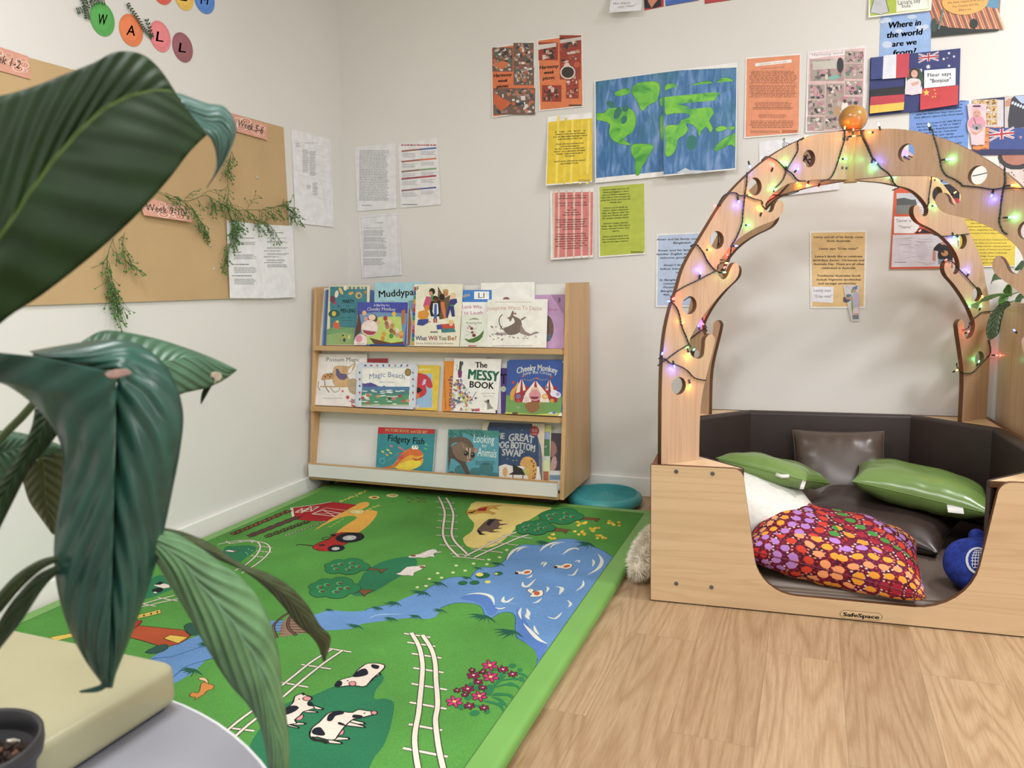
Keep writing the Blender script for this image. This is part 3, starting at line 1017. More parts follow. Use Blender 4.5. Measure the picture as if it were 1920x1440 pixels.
def a_messy(A):
    A.cr = B5
    A.text('The', 562, 232, 75, K, 150, bold=.09)
    A.text('MESSY', 590, 362, 130, (55, 135, 105), 390, bold=.12, rot=5)
    A.text('BOOK', 570, 490, 85, K, 310, bold=.09, rot=4)
    A.poly([(285, 200), (300, 180), (315, 195), (330, 185), (335, 220), (315, 250), (310, 320), (265, 320), (280, 270)], (70, 75, 75))
    A.line([(270, 310), (245, 290), (260, 250), (240, 235)], (70, 75, 75), .0016, 3)
    A.poly([(262, 315), (320, 315), (310, 400), (270, 400)], (135, 40, 110)); A.line([(265, 340), (317, 340)], (50, 30, 60), .0012); A.line([(266, 365), (315, 365)], (50, 30, 60), .0012)
    rd = random.Random(11)
    pal = [(60, 110, 70), (90, 120, 170), (200, 190, 60), (190, 60, 80), (120, 90, 140), (225, 225, 225), (210, 140, 80), (70, 70, 80), (160, 200, 190), (230, 225, 235)]
    for i in range(150):
        t = rd.random() ** .75
        y = 420 + t * 400; w = 55 + t * 110
        x = 290 + rd.uniform(-w, w * 1.15) + t * 10
        x = max(x, 190)
        r = rd.uniform(12, 30); a = rd.uniform(0, 360)
        A.poly([(x + r * cos(radians(a)), y + r * sin(radians(a))), (x + r * cos(radians(a + 110)), y + r * sin(radians(a + 110))), (x + r * cos(radians(a + 230)), y + r * sin(radians(a + 230)))], rd.choice(pal))
    A.line([(430, 695), (500, 580)], (40, 40, 40), .0022); A.poly([(480, 645), (520, 660), (485, 680)], (120, 60, 140))
    A.poly([(470, 800), (545, 795), (545, 830), (480, 832)], (200, 80, 110))
    A.poly([(600, 700), (655, 680), (690, 760), (725, 795), (640, 808), (640, 740)], (140, 140, 130)); A.ell(655, 700, 14, 22, (50, 50, 50))
    A.text("Paula Rawls Ray", 655, 598, 14, (70, 70, 70), 170); A.text('Susan Wylie', 655, 632, 14, (70, 70, 70), 130)
    A.rect(748, 815, 768, 885, (40, 40, 45))


def a_purple2(A):
    A.cr = B5
    A.rect(815, 275, 900, 900, (75, 45, 130)); A.text('T', 850, 410, 130, (35, 25, 70), 90, bold=.05); A.ell(850, 545, 35, 38, (190, 195, 180))
    A.rect(815, 150, 900, 272, (205, 203, 212))


def a_circus(A):
    A.cr = B5
    A.poly([(885, 620), (980, 640), (1600, 640), (1590, 912), (875, 905)], (110, 160, 80))
    A.poly([(880, 840), (1240, 870), (1590, 850), (1590, 912), (875, 905)], (205, 205, 80), None, 0, 2)
    for x0, x1, ax, ay, by in ((960, 1180, 1085, 405, 600), (1350, 1545, 1440, 415, 600), (985, 1560, 1262, 430, 715)):
        A.poly([(ax, ay), (ax + (x1 - ax) * .35, ay + (by - ay) * .42), (x1, ay + (by - ay) * .62), (x1 - 20, by), (x0 + 20, by), (x0, ay + (by - ay) * .62), (ax - (ax - x0) * .35, ay + (by - ay) * .42)], (165, 35, 50))
        A.poly([(ax - 6, ay + 10), (ax - (ax - x0) * .45, ay + (by - ay) * .55), (ax - (ax - x0) * .62, by), (ax - (ax - x0) * .2, by)], (236, 222, 205))
        A.poly([(ax + 6, ay + 10), (ax + (x1 - ax) * .45, ay + (by - ay) * .55), (ax + (x1 - ax) * .62, by), (ax + (x1 - ax) * .2, by)], (236, 222, 205))
        A.poly([(ax, ay - 35), (ax + 60, ay - 30), (ax + 2, ay - 10)], (190, 70, 50)); A.line([(ax, ay - 35), (ax, ay)], K, .0008)
    A.line([(1110, 420), (1200, 435), (1262, 405), (1340, 430), (1420, 415)], (200, 200, 120), .001, 3)
    A.poly([(935, 600), (955, 560), (1010, 500), (1035, 450), (1045, 480), (1000, 580), (975, 690), (945, 690)], (225, 160, 55))
    A.ell(975, 460, 18, 20, (200, 50, 50)); A.ell(1405, 522, 18, 20, (90, 140, 170))
    for x, y, c, r in ((1040, 640, (120, 110, 160), 35), (1385, 640, (225, 170, 60), 40), (1385, 640, (240, 200, 150), 24), (1500, 600, (225, 225, 235), 50), (1545, 620, (225, 225, 235), 45), (1475, 695, (220, 150, 60), 28), (1040, 700, (200, 70, 60), 25), (1550, 610, (190, 150, 210), 24)): A.ell(x, y, r, r * .9, c)
    A.poly([(1110, 640), (1150, 600), (1190, 640), (1180, 735), (1130, 740)], (235, 225, 220))
    for x in (1125, 1145, 1165): A.line([(x, 640), (x + 4, 730)], (190, 50, 60), .0015)
    A.poly([(1120, 740), (1200, 710), (1300, 720), (1310, 800), (1230, 850), (1170, 830)], (150, 100, 55), None, 0, 2)
    A.line([(1300, 830), (1370, 800), (1380, 740), (1330, 725), (1315, 760), (1350, 775)], (175, 130, 75), .0028, 4)
    A.ell(1255, 560, 55, 40, (225, 180, 160)); A.ell(1255, 630, 75, 72, (222, 140, 150), 0, K, .0006); A.ell(1250, 640, 58, 35, (120, 35, 45), 0, a0=5, a1=175)
    A.ell(1000, 855, 40, 14, (95, 75, 50)); A.ell(1040, 780, 25, 18, (150, 170, 130)); A.ell(1480, 855, 55, 16, (200, 205, 220)); A.ell(1500, 850, 22, 14, (90, 120, 170))
    A.text('Cheeky Monkey', 1280, 265, 80, (248, 246, 240), 520, arc=45, bold=.06)
    A.text('Joins the Circus', 1280, 325, 42, (248, 246, 240), 370, arc=28, bold=.03)
    A.text('Lisette Ray', 1235, 880, 14, (90, 100, 60), 130)
    A.poly([(1600, 170), (1620, 190), (1620, 215)], (235, 235, 235)); A.poly([(1545, 905), (1600, 840), (1600, 905)], (235, 235, 235))


def a_fish(A):
    A.cr = B6
    A.rect(95, 105, 632, 168, (205, 35, 38))
    A.text('PICTURE BOOK and CD SET', 365, 142, 26, (240, 225, 150), 400, rot=3, bold=.06)
    A.text('Fidgety Fish', 362, 222, 62, (25, 30, 45), 345, rot=6, bold=.05)
    A.poly([(130, 500), (180, 480), (230, 470), (290, 400), (330, 350), (370, 320), (440, 300), (500, 330), (525, 370), (515, 400), (525, 420), (500, 470), (440, 500), (380, 520), (320, 515), (250, 490), (190, 500), (150, 520)], (232, 165, 45), None, 0, 2)
    A.poly([(130, 490), (240, 465), (300, 390), (370, 320), (440, 300), (500, 330), (520, 370), (450, 380), (400, 370), (330, 410), (260, 475), (180, 500), (140, 515)], (222, 105, 45), None, 0, 2)
    A.poly([(330, 440), (420, 420), (500, 430), (490, 470), (420, 505), (330, 512), (260, 488)], (240, 215, 55), None, 0, 2)
    A.poly([(412, 395), (470, 410), (525, 385), (500, 415), (450, 425)], (190, 60, 40))
    for y in (355, 385, 405): A.poly([(270, y), (330, y - 15), (340, y), (290, y + 6)], (205, 60, 70))
    for x in (300, 320, 270, 245): A.line([(x, 420 + (320 - x) * .5), (x + 25, 460 + (320 - x) * .3)], (190, 75, 35), .0012)
    for x in (432, 458): A.ell(x, 297, 19, 20, (240, 245, 235)); A.ell(x + 5, 292, 6, 7, K)
    for x, y, r in ((135, 425, 26), (95, 480, 14), (155, 395, 10), (230, 460, 9)): A.ell(x, y, r, r, (110, 185, 190)); A.ell(x, y, r * .8, r * .8, (45, 140, 148))
    for x, y, c in ((140, 338, (220, 205, 90)), (190, 322, (220, 205, 90)), (180, 368, (215, 180, 80)), (215, 350, (200, 210, 90)), (220, 285, (215, 120, 140)), (300, 300, (215, 120, 140)), (330, 318, (215, 100, 120)), (550, 270, (90, 190, 120)), (545, 310, (90, 190, 100))): A.ell(x, y, 18, 9, c, 25, n=6)
    A.line([(90, 510), (190, 420), (300, 345)], (130, 190, 190), .0008)


def a_look(A):
    A.cr = B6
    A.poly([(765, 128), (1235, 142), (1235, 200), (1000, 190), (900, 160), (820, 180), (790, 250), (765, 200)], (60, 140, 130), None, 0, 2)
    rd = random.Random(5)
    for i in range(22): A.ell(rd.uniform(780, 1100), rd.uniform(135, 190), 30, 8, (45, 115, 110), rd.uniform(20, 70), n=6)
    for x, y, rx, ry in ((1120, 500, 70, 60), (1020, 530, 60, 40), (880, 520, 60, 60), (1190, 560, 60, 25)): A.ell(x, y, rx, ry, (55, 120, 125))
    A.poly([(765, 210), (800, 210), (860, 195), (940, 210), (990, 260), (1000, 300), (960, 300), (900, 260), (820, 250), (790, 280), (800, 340), (780, 430), (760, 500)], (100, 82, 66), None, 0, 2)
    A.poly([(765, 290), (790, 300), (850, 380), (920, 430), (950, 500), (975, 570), (935, 565), (880, 460), (820, 410), (780, 400), (765, 540)], (80, 68, 60))
    A.poly([(795, 290), (860, 250), (900, 240), (960, 290), (1010, 310), (1010, 390), (960, 430), (930, 440), (850, 410), (810, 360)], (125, 102, 82), (60, 45, 40), .0006, 2)
    A.poly([(885, 262), (910, 270), (925, 310), (905, 310)], (150, 120, 100)); A.poly([(1000, 320), (1035, 290), (1030, 340), (1010, 350)], (190, 120, 110))
    A.poly([(930, 300), (975, 305), (965, 400), (945, 410)], (210, 190, 165)); A.poly([(945, 300), (962, 302), (958, 400), (950, 402)], (90, 70, 60))
    for x, y in ((930, 355), (992, 370)): A.ell(x, y, 22, 26, (60, 45, 40)); A.ell(x, y, 15, 18, (20, 20, 22)); A.ell(x - 5, y - 7, 4, 5, (230, 230, 230))
    A.ell(948, 428, 14, 10, (205, 130, 130)); A.ell(790, 545, 30, 22, (95, 75, 65)); A.ell(790, 545, 16, 10, (130, 105, 90))
    W = (232, 238, 225)
    A.text('Looking', 1100, 215, 82, W, 195, rot=4); A.text('for', 1105, 280, 34, W, 50); A.text('Animals', 1130, 345, 82, W, 180, rot=6)
    A.words(1020, 425, 1215, 465, 3, (40, 60, 70), 8)


def a_great(A):
    A.cr = B6
    for x in (1085, 1100, 1115): A.line([(x, 62), (x + 15, 130)], (170, 150, 120), .0006)
    A.poly([(1150, 58), (1550, 72), (1600, 170), (1640, 300), (1655, 420), (1650, 610), (1240, 600), (1130, 120)], (38, 68, 108), None, 0)
    A.poly([(1150, 58), (1550, 72), (1570, 130), (1500, 115), (1450, 135), (1400, 108), (1330, 130), (1270, 95), (1200, 115), (1140, 110)], (24, 48, 82))
    A.poly([(1240, 475), (1300, 455), (1380, 478), (1480, 470), (1620, 480), (1640, 610), (1240, 600)], (232, 222, 215))
    for x in (1625, 1640, 1652): A.line([(x - 50, 80), (x - 10, 200), (x, 400), (x, 605)], (205, 190, 160), .0012, 2)
    W = (228, 230, 232)
    A.text('THE', 1240, 185, 58, W, 100, rot=3, bold=.09); A.text('GREAT', 1450, 200, 72, W, 235, arc=16, rot=6, bold=.09)
    A.text('DOG BOTTOM', 1395, 275, 66, W, 370, arc=16, rot=5, bold=.09); A.text('SWAP', 1367, 345, 66, W, 195, rot=3, bold=.09)
    A.ell(1580, 142, 42, 48, (165, 30, 42)); A.text('10', 1582, 136, 34, (235, 215, 205), 44, bold=.05); A.text('YEARS', 1578, 172, 12, (235, 215, 205), 45)
    A.poly([(1440, 450), (1470, 395), (1530, 385), (1580, 420), (1600, 480), (1590, 590), (1520, 605), (1500, 500), (1450, 470)], (214, 160, 80), None, 0, 2)
    rd = random.Random(2)
    for i in range(22): A.ell(rd.uniform(1545, 1590), rd.uniform(420, 590), 5, 6, (60, 45, 35), n=6)
    A.ell(1495, 530, 34, 36, (190, 180, 90)); A.ell(1300, 530, 24, 45, (214, 165, 100)); A.poly([(1370, 455), (1460, 500), (1490, 560), (1330, 555), (1375, 530)], K); A.rect(1370, 555, 1378, 600, K); A.rect(1465, 560, 1473, 602, K)
    for i in range(16): A.ell(1180 + rd.random() * 400, 70 + rd.random() * 380, 5, 5, (215, 200, 130), n=6)


def a_mag(A):
    A.cr = B6
    A.rect(1672, 92, 1730, 150, (205, 212, 120)); A.rect(1672, 150, 1726, 220, (150, 165, 195)); A.rect(1670, 220, 1722, 380, (70, 120, 80)); A.text('17', 1682, 292, 22, (235, 240, 235))
    A.rect(1668, 380, 1720, 420, (190, 205, 200)); A.rect(1666, 425, 1718, 520, (205, 215, 165)); A.rect(1662, 525, 1712, 612, (175, 95, 70))


def a_photo(A):
    A.cr = B6
    A.poly([(1730, 160), (1838, 165), (1830, 520), (1715, 515)], (70, 58, 72))
    A.poly([(1730, 240), (1775, 260), (1790, 330), (1760, 380), (1725, 380)], (160, 110, 105), None, 0, 2)
    A.poly([(1725, 470), (1745, 400), (1775, 380), (1790, 440), (1770, 510), (1720, 515)], (190, 150, 140), None, 0, 2)
    for k in range(6): A.line([(1760 + k * 12, 180), (1790 + k * 9, 280), (1800 + k * 6, 420)], (48, 40, 52), .0012, 3)
    A.rect(1712, 525, 1828, 612, (215, 215, 220)); A.mosaic(1715, 560, 1825, 605, [(110, 140, 175), (150, 170, 190), (130, 160, 110)], 14, 4)


TOPG = None
book(0, 0, [(170, 152), (470, 150), (470, 512), (150, 505)], (118, 160, 210), 'thin pale blue magazine, rearmost against the upper end panel of the top tier', thick=.004)
book(0, 0.9, [(179, 148), (480, 151), (482, 512), (158, 506)], (70, 105, 165), 'dark blue thin book hidden behind the teal bird cover on the top tier', thick=.003)
book(0, 1.6, [(490, 102), (830, 100), (822, 515), (478, 515)], (160, 208, 220), 'pale blue picture book with sketchy black title and a brown dog leg', a_muddy)
book(0, 2.0, [(195, 122), (456, 120), (444, 512), (176, 508)], (228, 218, 180), 'teal picture book with cream border and butterflies and birds on the cover', a_marty)
book(0, 0.0, [(1400, 183), (1706, 178), (1706, 525), (1400, 525)], (196, 152, 198), 'lilac picture book with dark round window, last on the top tier', a_purple)
book(0, 1.0, [(1172, 105), (1515, 98), (1522, 520), (1165, 520)], (238, 238, 232), 'large plain white book standing tallest behind the dancing kangaroo', a_bigw)
book(0, 2.0, [(935, 150), (1242, 150), (1235, 520), (925, 520)], (240, 240, 240), 'white reader with blue top band and the letters L l', a_lamb, thick=.003)
book(0, 3.0, [(745, 112), (1055, 112), (1032, 520), (728, 517)], (234, 229, 205), 'cream picture book showing a group of dressed up people above a red boy', a_what)
book(0, 3.0, [(388, 228), (703, 230), (692, 520), (350, 510)], (80, 90, 170), 'blue board book with a huge pale laughing monkey face', a_cheeky1, thick=.010, rnd=.006)
book(0, 3.0, [(1215, 212), (1600, 208), (1590, 525), (1180, 522)], (236, 234, 224), 'cream wide book with a leaping brown kangaroo on the cover', a_jos)
book(0, 4.1, [(1050, 310), (1212, 305), (1206, 522), (1036, 520)], (226, 230, 214), 'small pale reader with a red ant on a green leaf', a_ant, thick=.002)

book(1, 0, [(440, 590), (572, 590), (570, 925), (440, 925)], (165, 45, 55), 'red book of which only the top strip shows behind the seaside book')
book(1, 0.8, [(690, 632), (907, 635), (888, 947), (690, 940)], (226, 196, 60), 'yellow book with a red shaggy shape in a blue window', a_yellow)
book(1, 1.0, [(130, 560), (438, 562), (425, 930), (103, 915)], (238, 232, 226), 'white picture book with a striped tan possum sitting on a branch', a_possum)
book(1, 2.1, [(380, 615), (764, 625), (742, 942), (360, 925)], (206, 216, 226), 'pale blue board book framed with shells around a seaside scene', a_beach, thick=.010, rnd=.008)
book(1, 0, [(938, 583), (1245, 585), (1240, 955), (930, 950)], (232, 230, 226), 'white book standing behind the orange spine and the messy cover', a_wback)
book(1, 1.0, [(936, 607), (1120, 605), (1110, 950), (920, 945)], (232, 140, 45), 'orange book partly covered, its title running up the side', a_orange)
book(1, 2.2, [(1000, 590), (1303, 592), (1272, 960), (978, 950)], (236, 234, 226), 'white book with a black cat on a pile of scattered paper scraps', a_messy)
book(1, 0.2, [(1230, 648), (1420, 652), (1420, 965), (1220, 960)], (215, 213, 218), 'dark purple book squeezed between the scribbly white book and the circus tents', a_purple2)
book(1, 1.6, [(1342, 598), (1710, 598), (1694, 972), (1328, 965)], (45, 82, 160), 'blue board book with red and white circus tents and a pink faced monkey', a_circus, thick=.011, rnd=.006)

book(2, 1, [(512, 1032), (880, 1045), (858, 1335), (495, 1315)], (45, 140, 148), 'teal picture book with a big orange and yellow fish', a_fish, thick=.012, spine=(70, 50, 110))
book(2, 0, [(1540, 1068), (1700, 1070), (1692, 1380), (1540, 1378)], (215, 215, 220), 'book with a photo of a person holding hands over the face', a_photo)
book(2, 1.0, [(1430, 1018), (1624, 1022), (1612, 1378), (1430, 1378)], (215, 220, 150), 'thin green and yellow magazine edge beside the night curtain book', a_mag, thick=.003)
book(2, 1.9, [(1180, 995), (1582, 1010), (1568, 1375), (1175, 1360)], (222, 206, 180), 'dark blue picture book with starry stage curtain and a leopard at a piano', a_great)
book(2, 2.9, [(962, 1046), (1286, 1055), (1283, 1360), (950, 1340)], (78, 160, 178), 'turquoise picture book with a possum clinging to a branch', a_look)
# ------------------------------------------------------------------ papers on the walls
C1 = crop(0, 0, 3.0); C2 = crop(640, 0, 3.2); C3 = crop(1000, 200, 4.8); C4 = crop(1360, 0, 3.4286)
C5 = crop(1220, 200, 4.8); C6 = crop(1600, 200, 6.0); C7 = crop(1220, 420, 4.3636); C8 = crop(1560, 340, 5.3333)
CT = crop(1120, 0, 6.4); D6 = crop(0, 180, 3.0); CR7 = crop(1800, 160, 12.0)
WHT = 'eeeef0'
tk = 'group'


def hang(amt, top=0.0, p=1.6):
    return lambda ta, tb: amt * (1 - tb) ** p + top * tb


def cornercurl(bl, br, tl=0.0, tr=0.0, p=1.8):
    return lambda ta, tb: ((bl if ta < .5 else br) * (1 - tb) ** p + (tl if ta < .5 else tr) * tb ** p)


KRAFT = plain((200, 167, 120), 0.75, 0.03, 3.0, 0.2, 0.25, 40)
kr = sheet('kraft_paper', 'large brown kraft paper backing sheet pinned to the white wall', 'paper', LEFT,
           [(-140, 55), (531, 239), (548, 556), (-140, 579)], KRAFT, gap=0.002, curl=lambda ta, tb: 0.010 * (1 - tb) ** 3 * (1 if ta > .5 else .6), rows=9, edgecol='cfae7c')


def a_form(A):
    G = (150, 150, 158)
    A.cr = D6
    A.text('program planning', 1750, 262, 10, G, 75)
    for (x0, y0, x1, y1, nc, nr, off) in ((1660, 275, 1848, 440, 5, 3, 12), (1680, 470, 1850, 570, 4, 2, 10)):
        for i in range(nc + 1):
            x = x0 + (x1 - x0) * i / nc; A.line([(x, y0 - 25 + 45 * i / nc), (x + 8, y1 - 5 + 15 * i / nc)], (190, 190, 196), .0007)
        for j in range(nr + 1):
            y = y0 + (y1 - y0) * j / nr; A.line([(x0, y - 25), (x1, y + 18)], (190, 190, 196), .0007)
    A.words(1700, 300, 1736, 430, 18, (95, 95, 100), 2, .35); A.words(1740, 310, 1776, 450, 18, (95, 95, 100), 3, .35)
    A.words(1755, 486, 1785, 560, 12, (95, 95, 100), 4, .35); A.words(1662, 262, 1690, 290, 4, (120, 120, 125), 5, .35)
    A.words(1722, 500, 1750, 525, 4, (120, 120, 125), 6, .35)


sheet('table_sheet', 'white sheet with small printed tables beside the edge of the brown paper', 'paper', LEFT, [(1636, 185), (1857, 245), (1872, 738), (1658, 715)], WHT, a_form, D6, curl=hang(.004))


def a_pl1(A):
    A.cr = D6
    A.line([(1262, 700), (1272, 1138)], (180, 180, 190), .0005)
    for y, n, b in ((800, 1, 0), (830, 3, 0), (880, 1, 1), (905, 5, 0), (948, 1, 1), (980, 6, 0), (1012, 1, 1), (1045, 6, 0)):
        A.words(1285 + (0 if b else 15), y - 5 * n / 2 - 2, 1425, y + 5 * n / 2 + 2, n, (70, 70, 75), int(y), .5 if b else .38, ragged=.6 if b else .15)


def a_pl2(A):
    A.cr = D6
    for y, n, b in ((770, 1, 1), (800, 1, 0), (822, 2, 0), (856, 2, 0), (872, 1, 1), (890, 2, 0), (905, 1, 1), (925, 2, 0), (938, 1, 1), (956, 3, 0)):
        A.words(1468 + (0 if b else 18), y - 6 * n / 2, 1610, y + 6 * n / 2, n, (70, 70, 75), int(y), .55 if b else .4, ragged=.6 if b else .2)


sheet('printed_page', 'white printed page under the hanging vine, nearer the middle of the brown paper', 'paper', LEFT, [(1258, 700), (1447, 722), (1465, 1138), (1273, 1138)], WHT, a_pl1, D6, h=.013, curl=hang(.004))
sheet('printed_page', 'white printed page at the bottom corner of the brown paper', 'paper', LEFT, [(1447, 722), (1632, 732), (1643, 1132), (1465, 1140)], WHT, a_pl2, D6, h=.013, curl=hang(.004))


def week(st, cx, cy, h, w, rot, box_):
    def f(A):
        rd = random.Random(len(st) + int(cx))
        x0, y0, x1, y1 = box_
        sl = (C1((0, 0)), )
        for i in range(22):
            u = rd.uniform(.04, .96); v = rd.uniform(.12, .88)
            x = x0 + (x1 - x0) * u; y = y0 + (y1 - y0) * v + math.tan(radians(rot)) * (x - (x0 + x1) / 2)
            r = rd.uniform(14, 30)
            for k, c in ((1, (240, 205, 185)), (.72, (205, 120, 100)), (.45, (238, 190, 165)), (.2, (190, 95, 80))):
                A.ell(x, y, r * k * 1.2, r * k * .7, c, rot, n=10)
        A.text(st, cx, cy, h, (60, 45, 42), w, rot=rot)
    return f


sheet('week_label', 'pink patterned label reading 1-2 at the upper edge of brown paper', 'label', LEFT, [(-130, 225), (152, 318), (165, 447), (-130, 365)], (226, 160, 138), week('Week 1-2', 5, 335, 46, 215, 17, (-120, 290, 150, 390)), C1, h=.004)
sheet('week_label', 'pink patterned label reading Week 5-6 beside the folded leaf tip', 'label', LEFT, [(1290, 636), (1498, 700), (1492, 790), (1300, 735)], (226, 160, 138), week('Week 5-6', 1400, 712, 40, 150, 17, (1300, 675, 1485, 745)), C1, h=.004, curl=hang(.006))
sheet('week_label', 'pink patterned label reading Week 9-10 below the vine', 'label', LEFT, [(770, 560), (1058, 630), (1050, 712), (785, 672)], (226, 160, 138), week('Week 9-10', 912, 640, 44, 220, 9, (790, 600, 1045, 690)), D6, h=.005, curl=lambda ta, tb: .018 * (1 - tb) ** 1.5)


def pebble(px, py, rx, ry, c, letter, lab, rot=-18, lw=None):
    """flat painted-paper circle on the left wall"""
    A = Art(LEFT, C1)
    A.ell(px, py, rx, ry, c, rot, n=28)
    A.ell(px - 4, py - ry * .1, rx * .8, ry * .72, var(c, 1.05), rot, n=24)
    if letter: A.text(letter, px, py, ry * .62, (45, 42, 45), lw or rx * .75, rot=8, bold=.03)
    n = len(A.V)
    # rim and back
    q = A.V[:28]
    A.V += [(a, b, -0.0004) for a, b, c_ in q]
    for i in range(28):
        j = (i + 1) % 28
        A.F.append((i, j, n + j, n + i)); A.M.append(0)
    A.F.append(tuple(n + i for i in range(27, -1, -1))); A.M.append(0)
    me = mesh('letter_circle', [LEFT.P(a, b, h + .002) for a, b, h in A.V], A.F, A.mats, A.M)
    tag(obj('letter_circle', me), lab, 'wall letter', 'round letter circles on the left wall')


pebble(573, 108, 66, 100, (86, 176, 84), 'W', 'green paper circle lettered W on the white wall')
pebble(735, 170, 64, 95, (240, 130, 80), 'A', 'orange paper circle lettered A between the green and pink circles')
pebble(898, 205, 56, 92, (240, 132, 138), 'L', 'pink paper circle lettered L beside the leafy sprig')
pebble(1025, 267, 54, 88, (160, 96, 106), 'L', 'dull mauve paper circle lettered L, last in its row')
pebble(912, -50, 54, 80, (235, 98, 75), '', 'red paper circle in the upper row above the word wall')
pebble(1032, -22, 52, 85, (240, 196, 86), 'I', 'yellow paper circle in the upper row between red and blue')
pebble(1148, -2, 54, 84, (86, 140, 226), 'M', 'blue paper circle lettered M in the upper row')


# --- back wall sheets
def a_d1(A):
    A.words(110, 900, 288, 1205, 38, (120, 120, 126), 1, .36, ragged=.12); A.words(125, 1228, 200, 1238, 1, (120, 120, 126), 2)
sheet('text_page', 'white page of dense small print nearest the room corner', 'paper', BACK, [(80, 883), (327, 858), (335, 1250), (98, 1268)], 'e9e9ec', a_d1, C2, curl=hang(.003))


def a_d2(A):
    A.words(360, 862, 570, 880, 1, (190, 110, 110), 3, .5, ragged=0)
    for y, c1, c2 in ((895, (170, 110, 95), (90, 120, 190)), (958, (170, 110, 95), (225, 130, 90)), (1018, (150, 120, 110), (130, 170, 120)), (1062, (160, 80, 90), (190, 70, 90)), (1132, (150, 110, 120), (100, 110, 170))):
        A.poly([(362, y + 8), (470, y - 3), (470, y + 7), (362, y + 18)], c1); A.poly([(470, y - 3), (570, y - 12), (572, y - 2), (470, y + 7)], c2)
        A.words(366, y + 22, 462, y + 50, 4, (140, 140, 146), int(y), .35); A.words(480, y + 12, 570, y + 36, 3, (150, 150, 156), int(y) + 1, .35)
    A.words(366, 1222, 470, 1234, 1, (90, 90, 100), 9)
sheet('chart_page', 'white glossy page with coloured heading bars beside the dense text page', 'paper', BACK, [(340, 868), (578, 826), (600, 1228), (358, 1248)], 'ebebee', a_d2, C2, rough=.25, curl=hang(.003))


def a_d3(A):
    A.line([(120, 1310), (338, 1288), (352, 1640), (140, 1658), (120, 1310)], (110, 110, 125), .0008)
    A.text('our philosophy', 228, 1335, 9, (110, 110, 115), 50)
    for y, n in ((1365, 1), (1380, 5), (1420, 5), (1460, 5), (1505, 5), (1550, 6)): A.words(135, y, 275, y + n * 7, n, (130, 130, 136), y, .4)
sheet('framed_text_page', 'white page with thin printed border above the end of the book display', 'paper', BACK, [(103, 1300), (345, 1272), (368, 1650), (128, 1668)], 'e6e6ea', a_d3, C2, curl=hang(.003))

PIC1 = [(120, 90, 80), (200, 190, 180), (70, 60, 60), (210, 110, 70), (90, 110, 90), (160, 130, 120), (230, 225, 220), (60, 70, 90), (190, 150, 120)]
PICR = [(165, 60, 45), (200, 90, 60), (90, 50, 45), (220, 200, 190), (150, 70, 55), (60, 55, 50), (190, 160, 130)]


def a_h1(A):
    M = A.mosaic
    M(908, 285, 1030, 430, PIC1, 60, 1, rs=(.04, .11)); M(1033, 258, 1155, 400, PIC1, 60, 2, rs=(.04, .1)); M(1035, 402, 1158, 512, PIC1, 60, 3, rs=(.04, .12)); M(915, 530, 1165, 690, PIC1, 110, 4, rs=(.03, .09))
    A.poly([(912, 395), (960, 365), (1010, 378), (965, 420)], (220, 120, 70)); A.poly([(920, 560), (1025, 620), (960, 670), (918, 620)], (215, 100, 55))
    for i, w in enumerate(('Harmony', 'week', 'picnic')): A.text(w, 970, 450 + i * 33, 20, K, (108, 58, 68)[i], rot=-4, shear=.3, bold=.12)
sheet('picnic_poster', 'orange poster crowded with picnic photos, title below the first photo', 'poster', BACK, [(897, 286), (1157, 248), (1170, 672), (908, 708)], (232, 122, 72), a_h1, C2, margin=6, curl=hang(.005))


def a_h2(A):
    M = A.mosaic
    M(1183, 255, 1300, 362, PICR, 26, 5); M(1310, 212, 1440, 328, PICR, 26, 6); M(1312, 328, 1438, 478, PICR, 26, 7); M(1205, 512, 1322, 612, PICR, 26, 8); M(1350, 478, 1425, 592, PICR, 22, 9)
    A.ell(1360, 435, 46, 42, (222, 215, 205)); A.ell(1360, 435, 38, 34, (60, 48, 42)); A.poly([(1183, 270), (1290, 258), (1290, 280), (1183, 300)], (222, 215, 212)); A.poly([(1312, 240), (1440, 222), (1440, 240), (1312, 262)], (205, 195, 190))
    for i, w in enumerate(('Harmony', 'week', 'picnic')): A.text(w, 1247, 400 + i * 33, 21, K, (112, 60, 70)[i], rot=-5, shear=.3, bold=.12)
    A.rect(1366, 628, 1442, 638, (90, 70, 50))
sheet('picnic_poster', 'orange poster with five spaced photos of red tables and food', 'poster', BACK, [(1176, 240), (1446, 204), (1455, 641), (1190, 668)], (233, 126, 74), a_h2, C2, margin=6, curl=hang(.003))


def fam(lines, x, y0, dy, h, wmax, col=(35, 32, 25), rot=-4, bold=.1):
    mx = max(len(l) for l in lines if l) if lines else 1
    def f(A):
        y = y0
        for l in lines:
            if l: A.text(l, x, y, h, col, wmax * (len(l) / mx) ** .9, rot=rot, shear=.28, bold=bold)
            y += dy
    return f


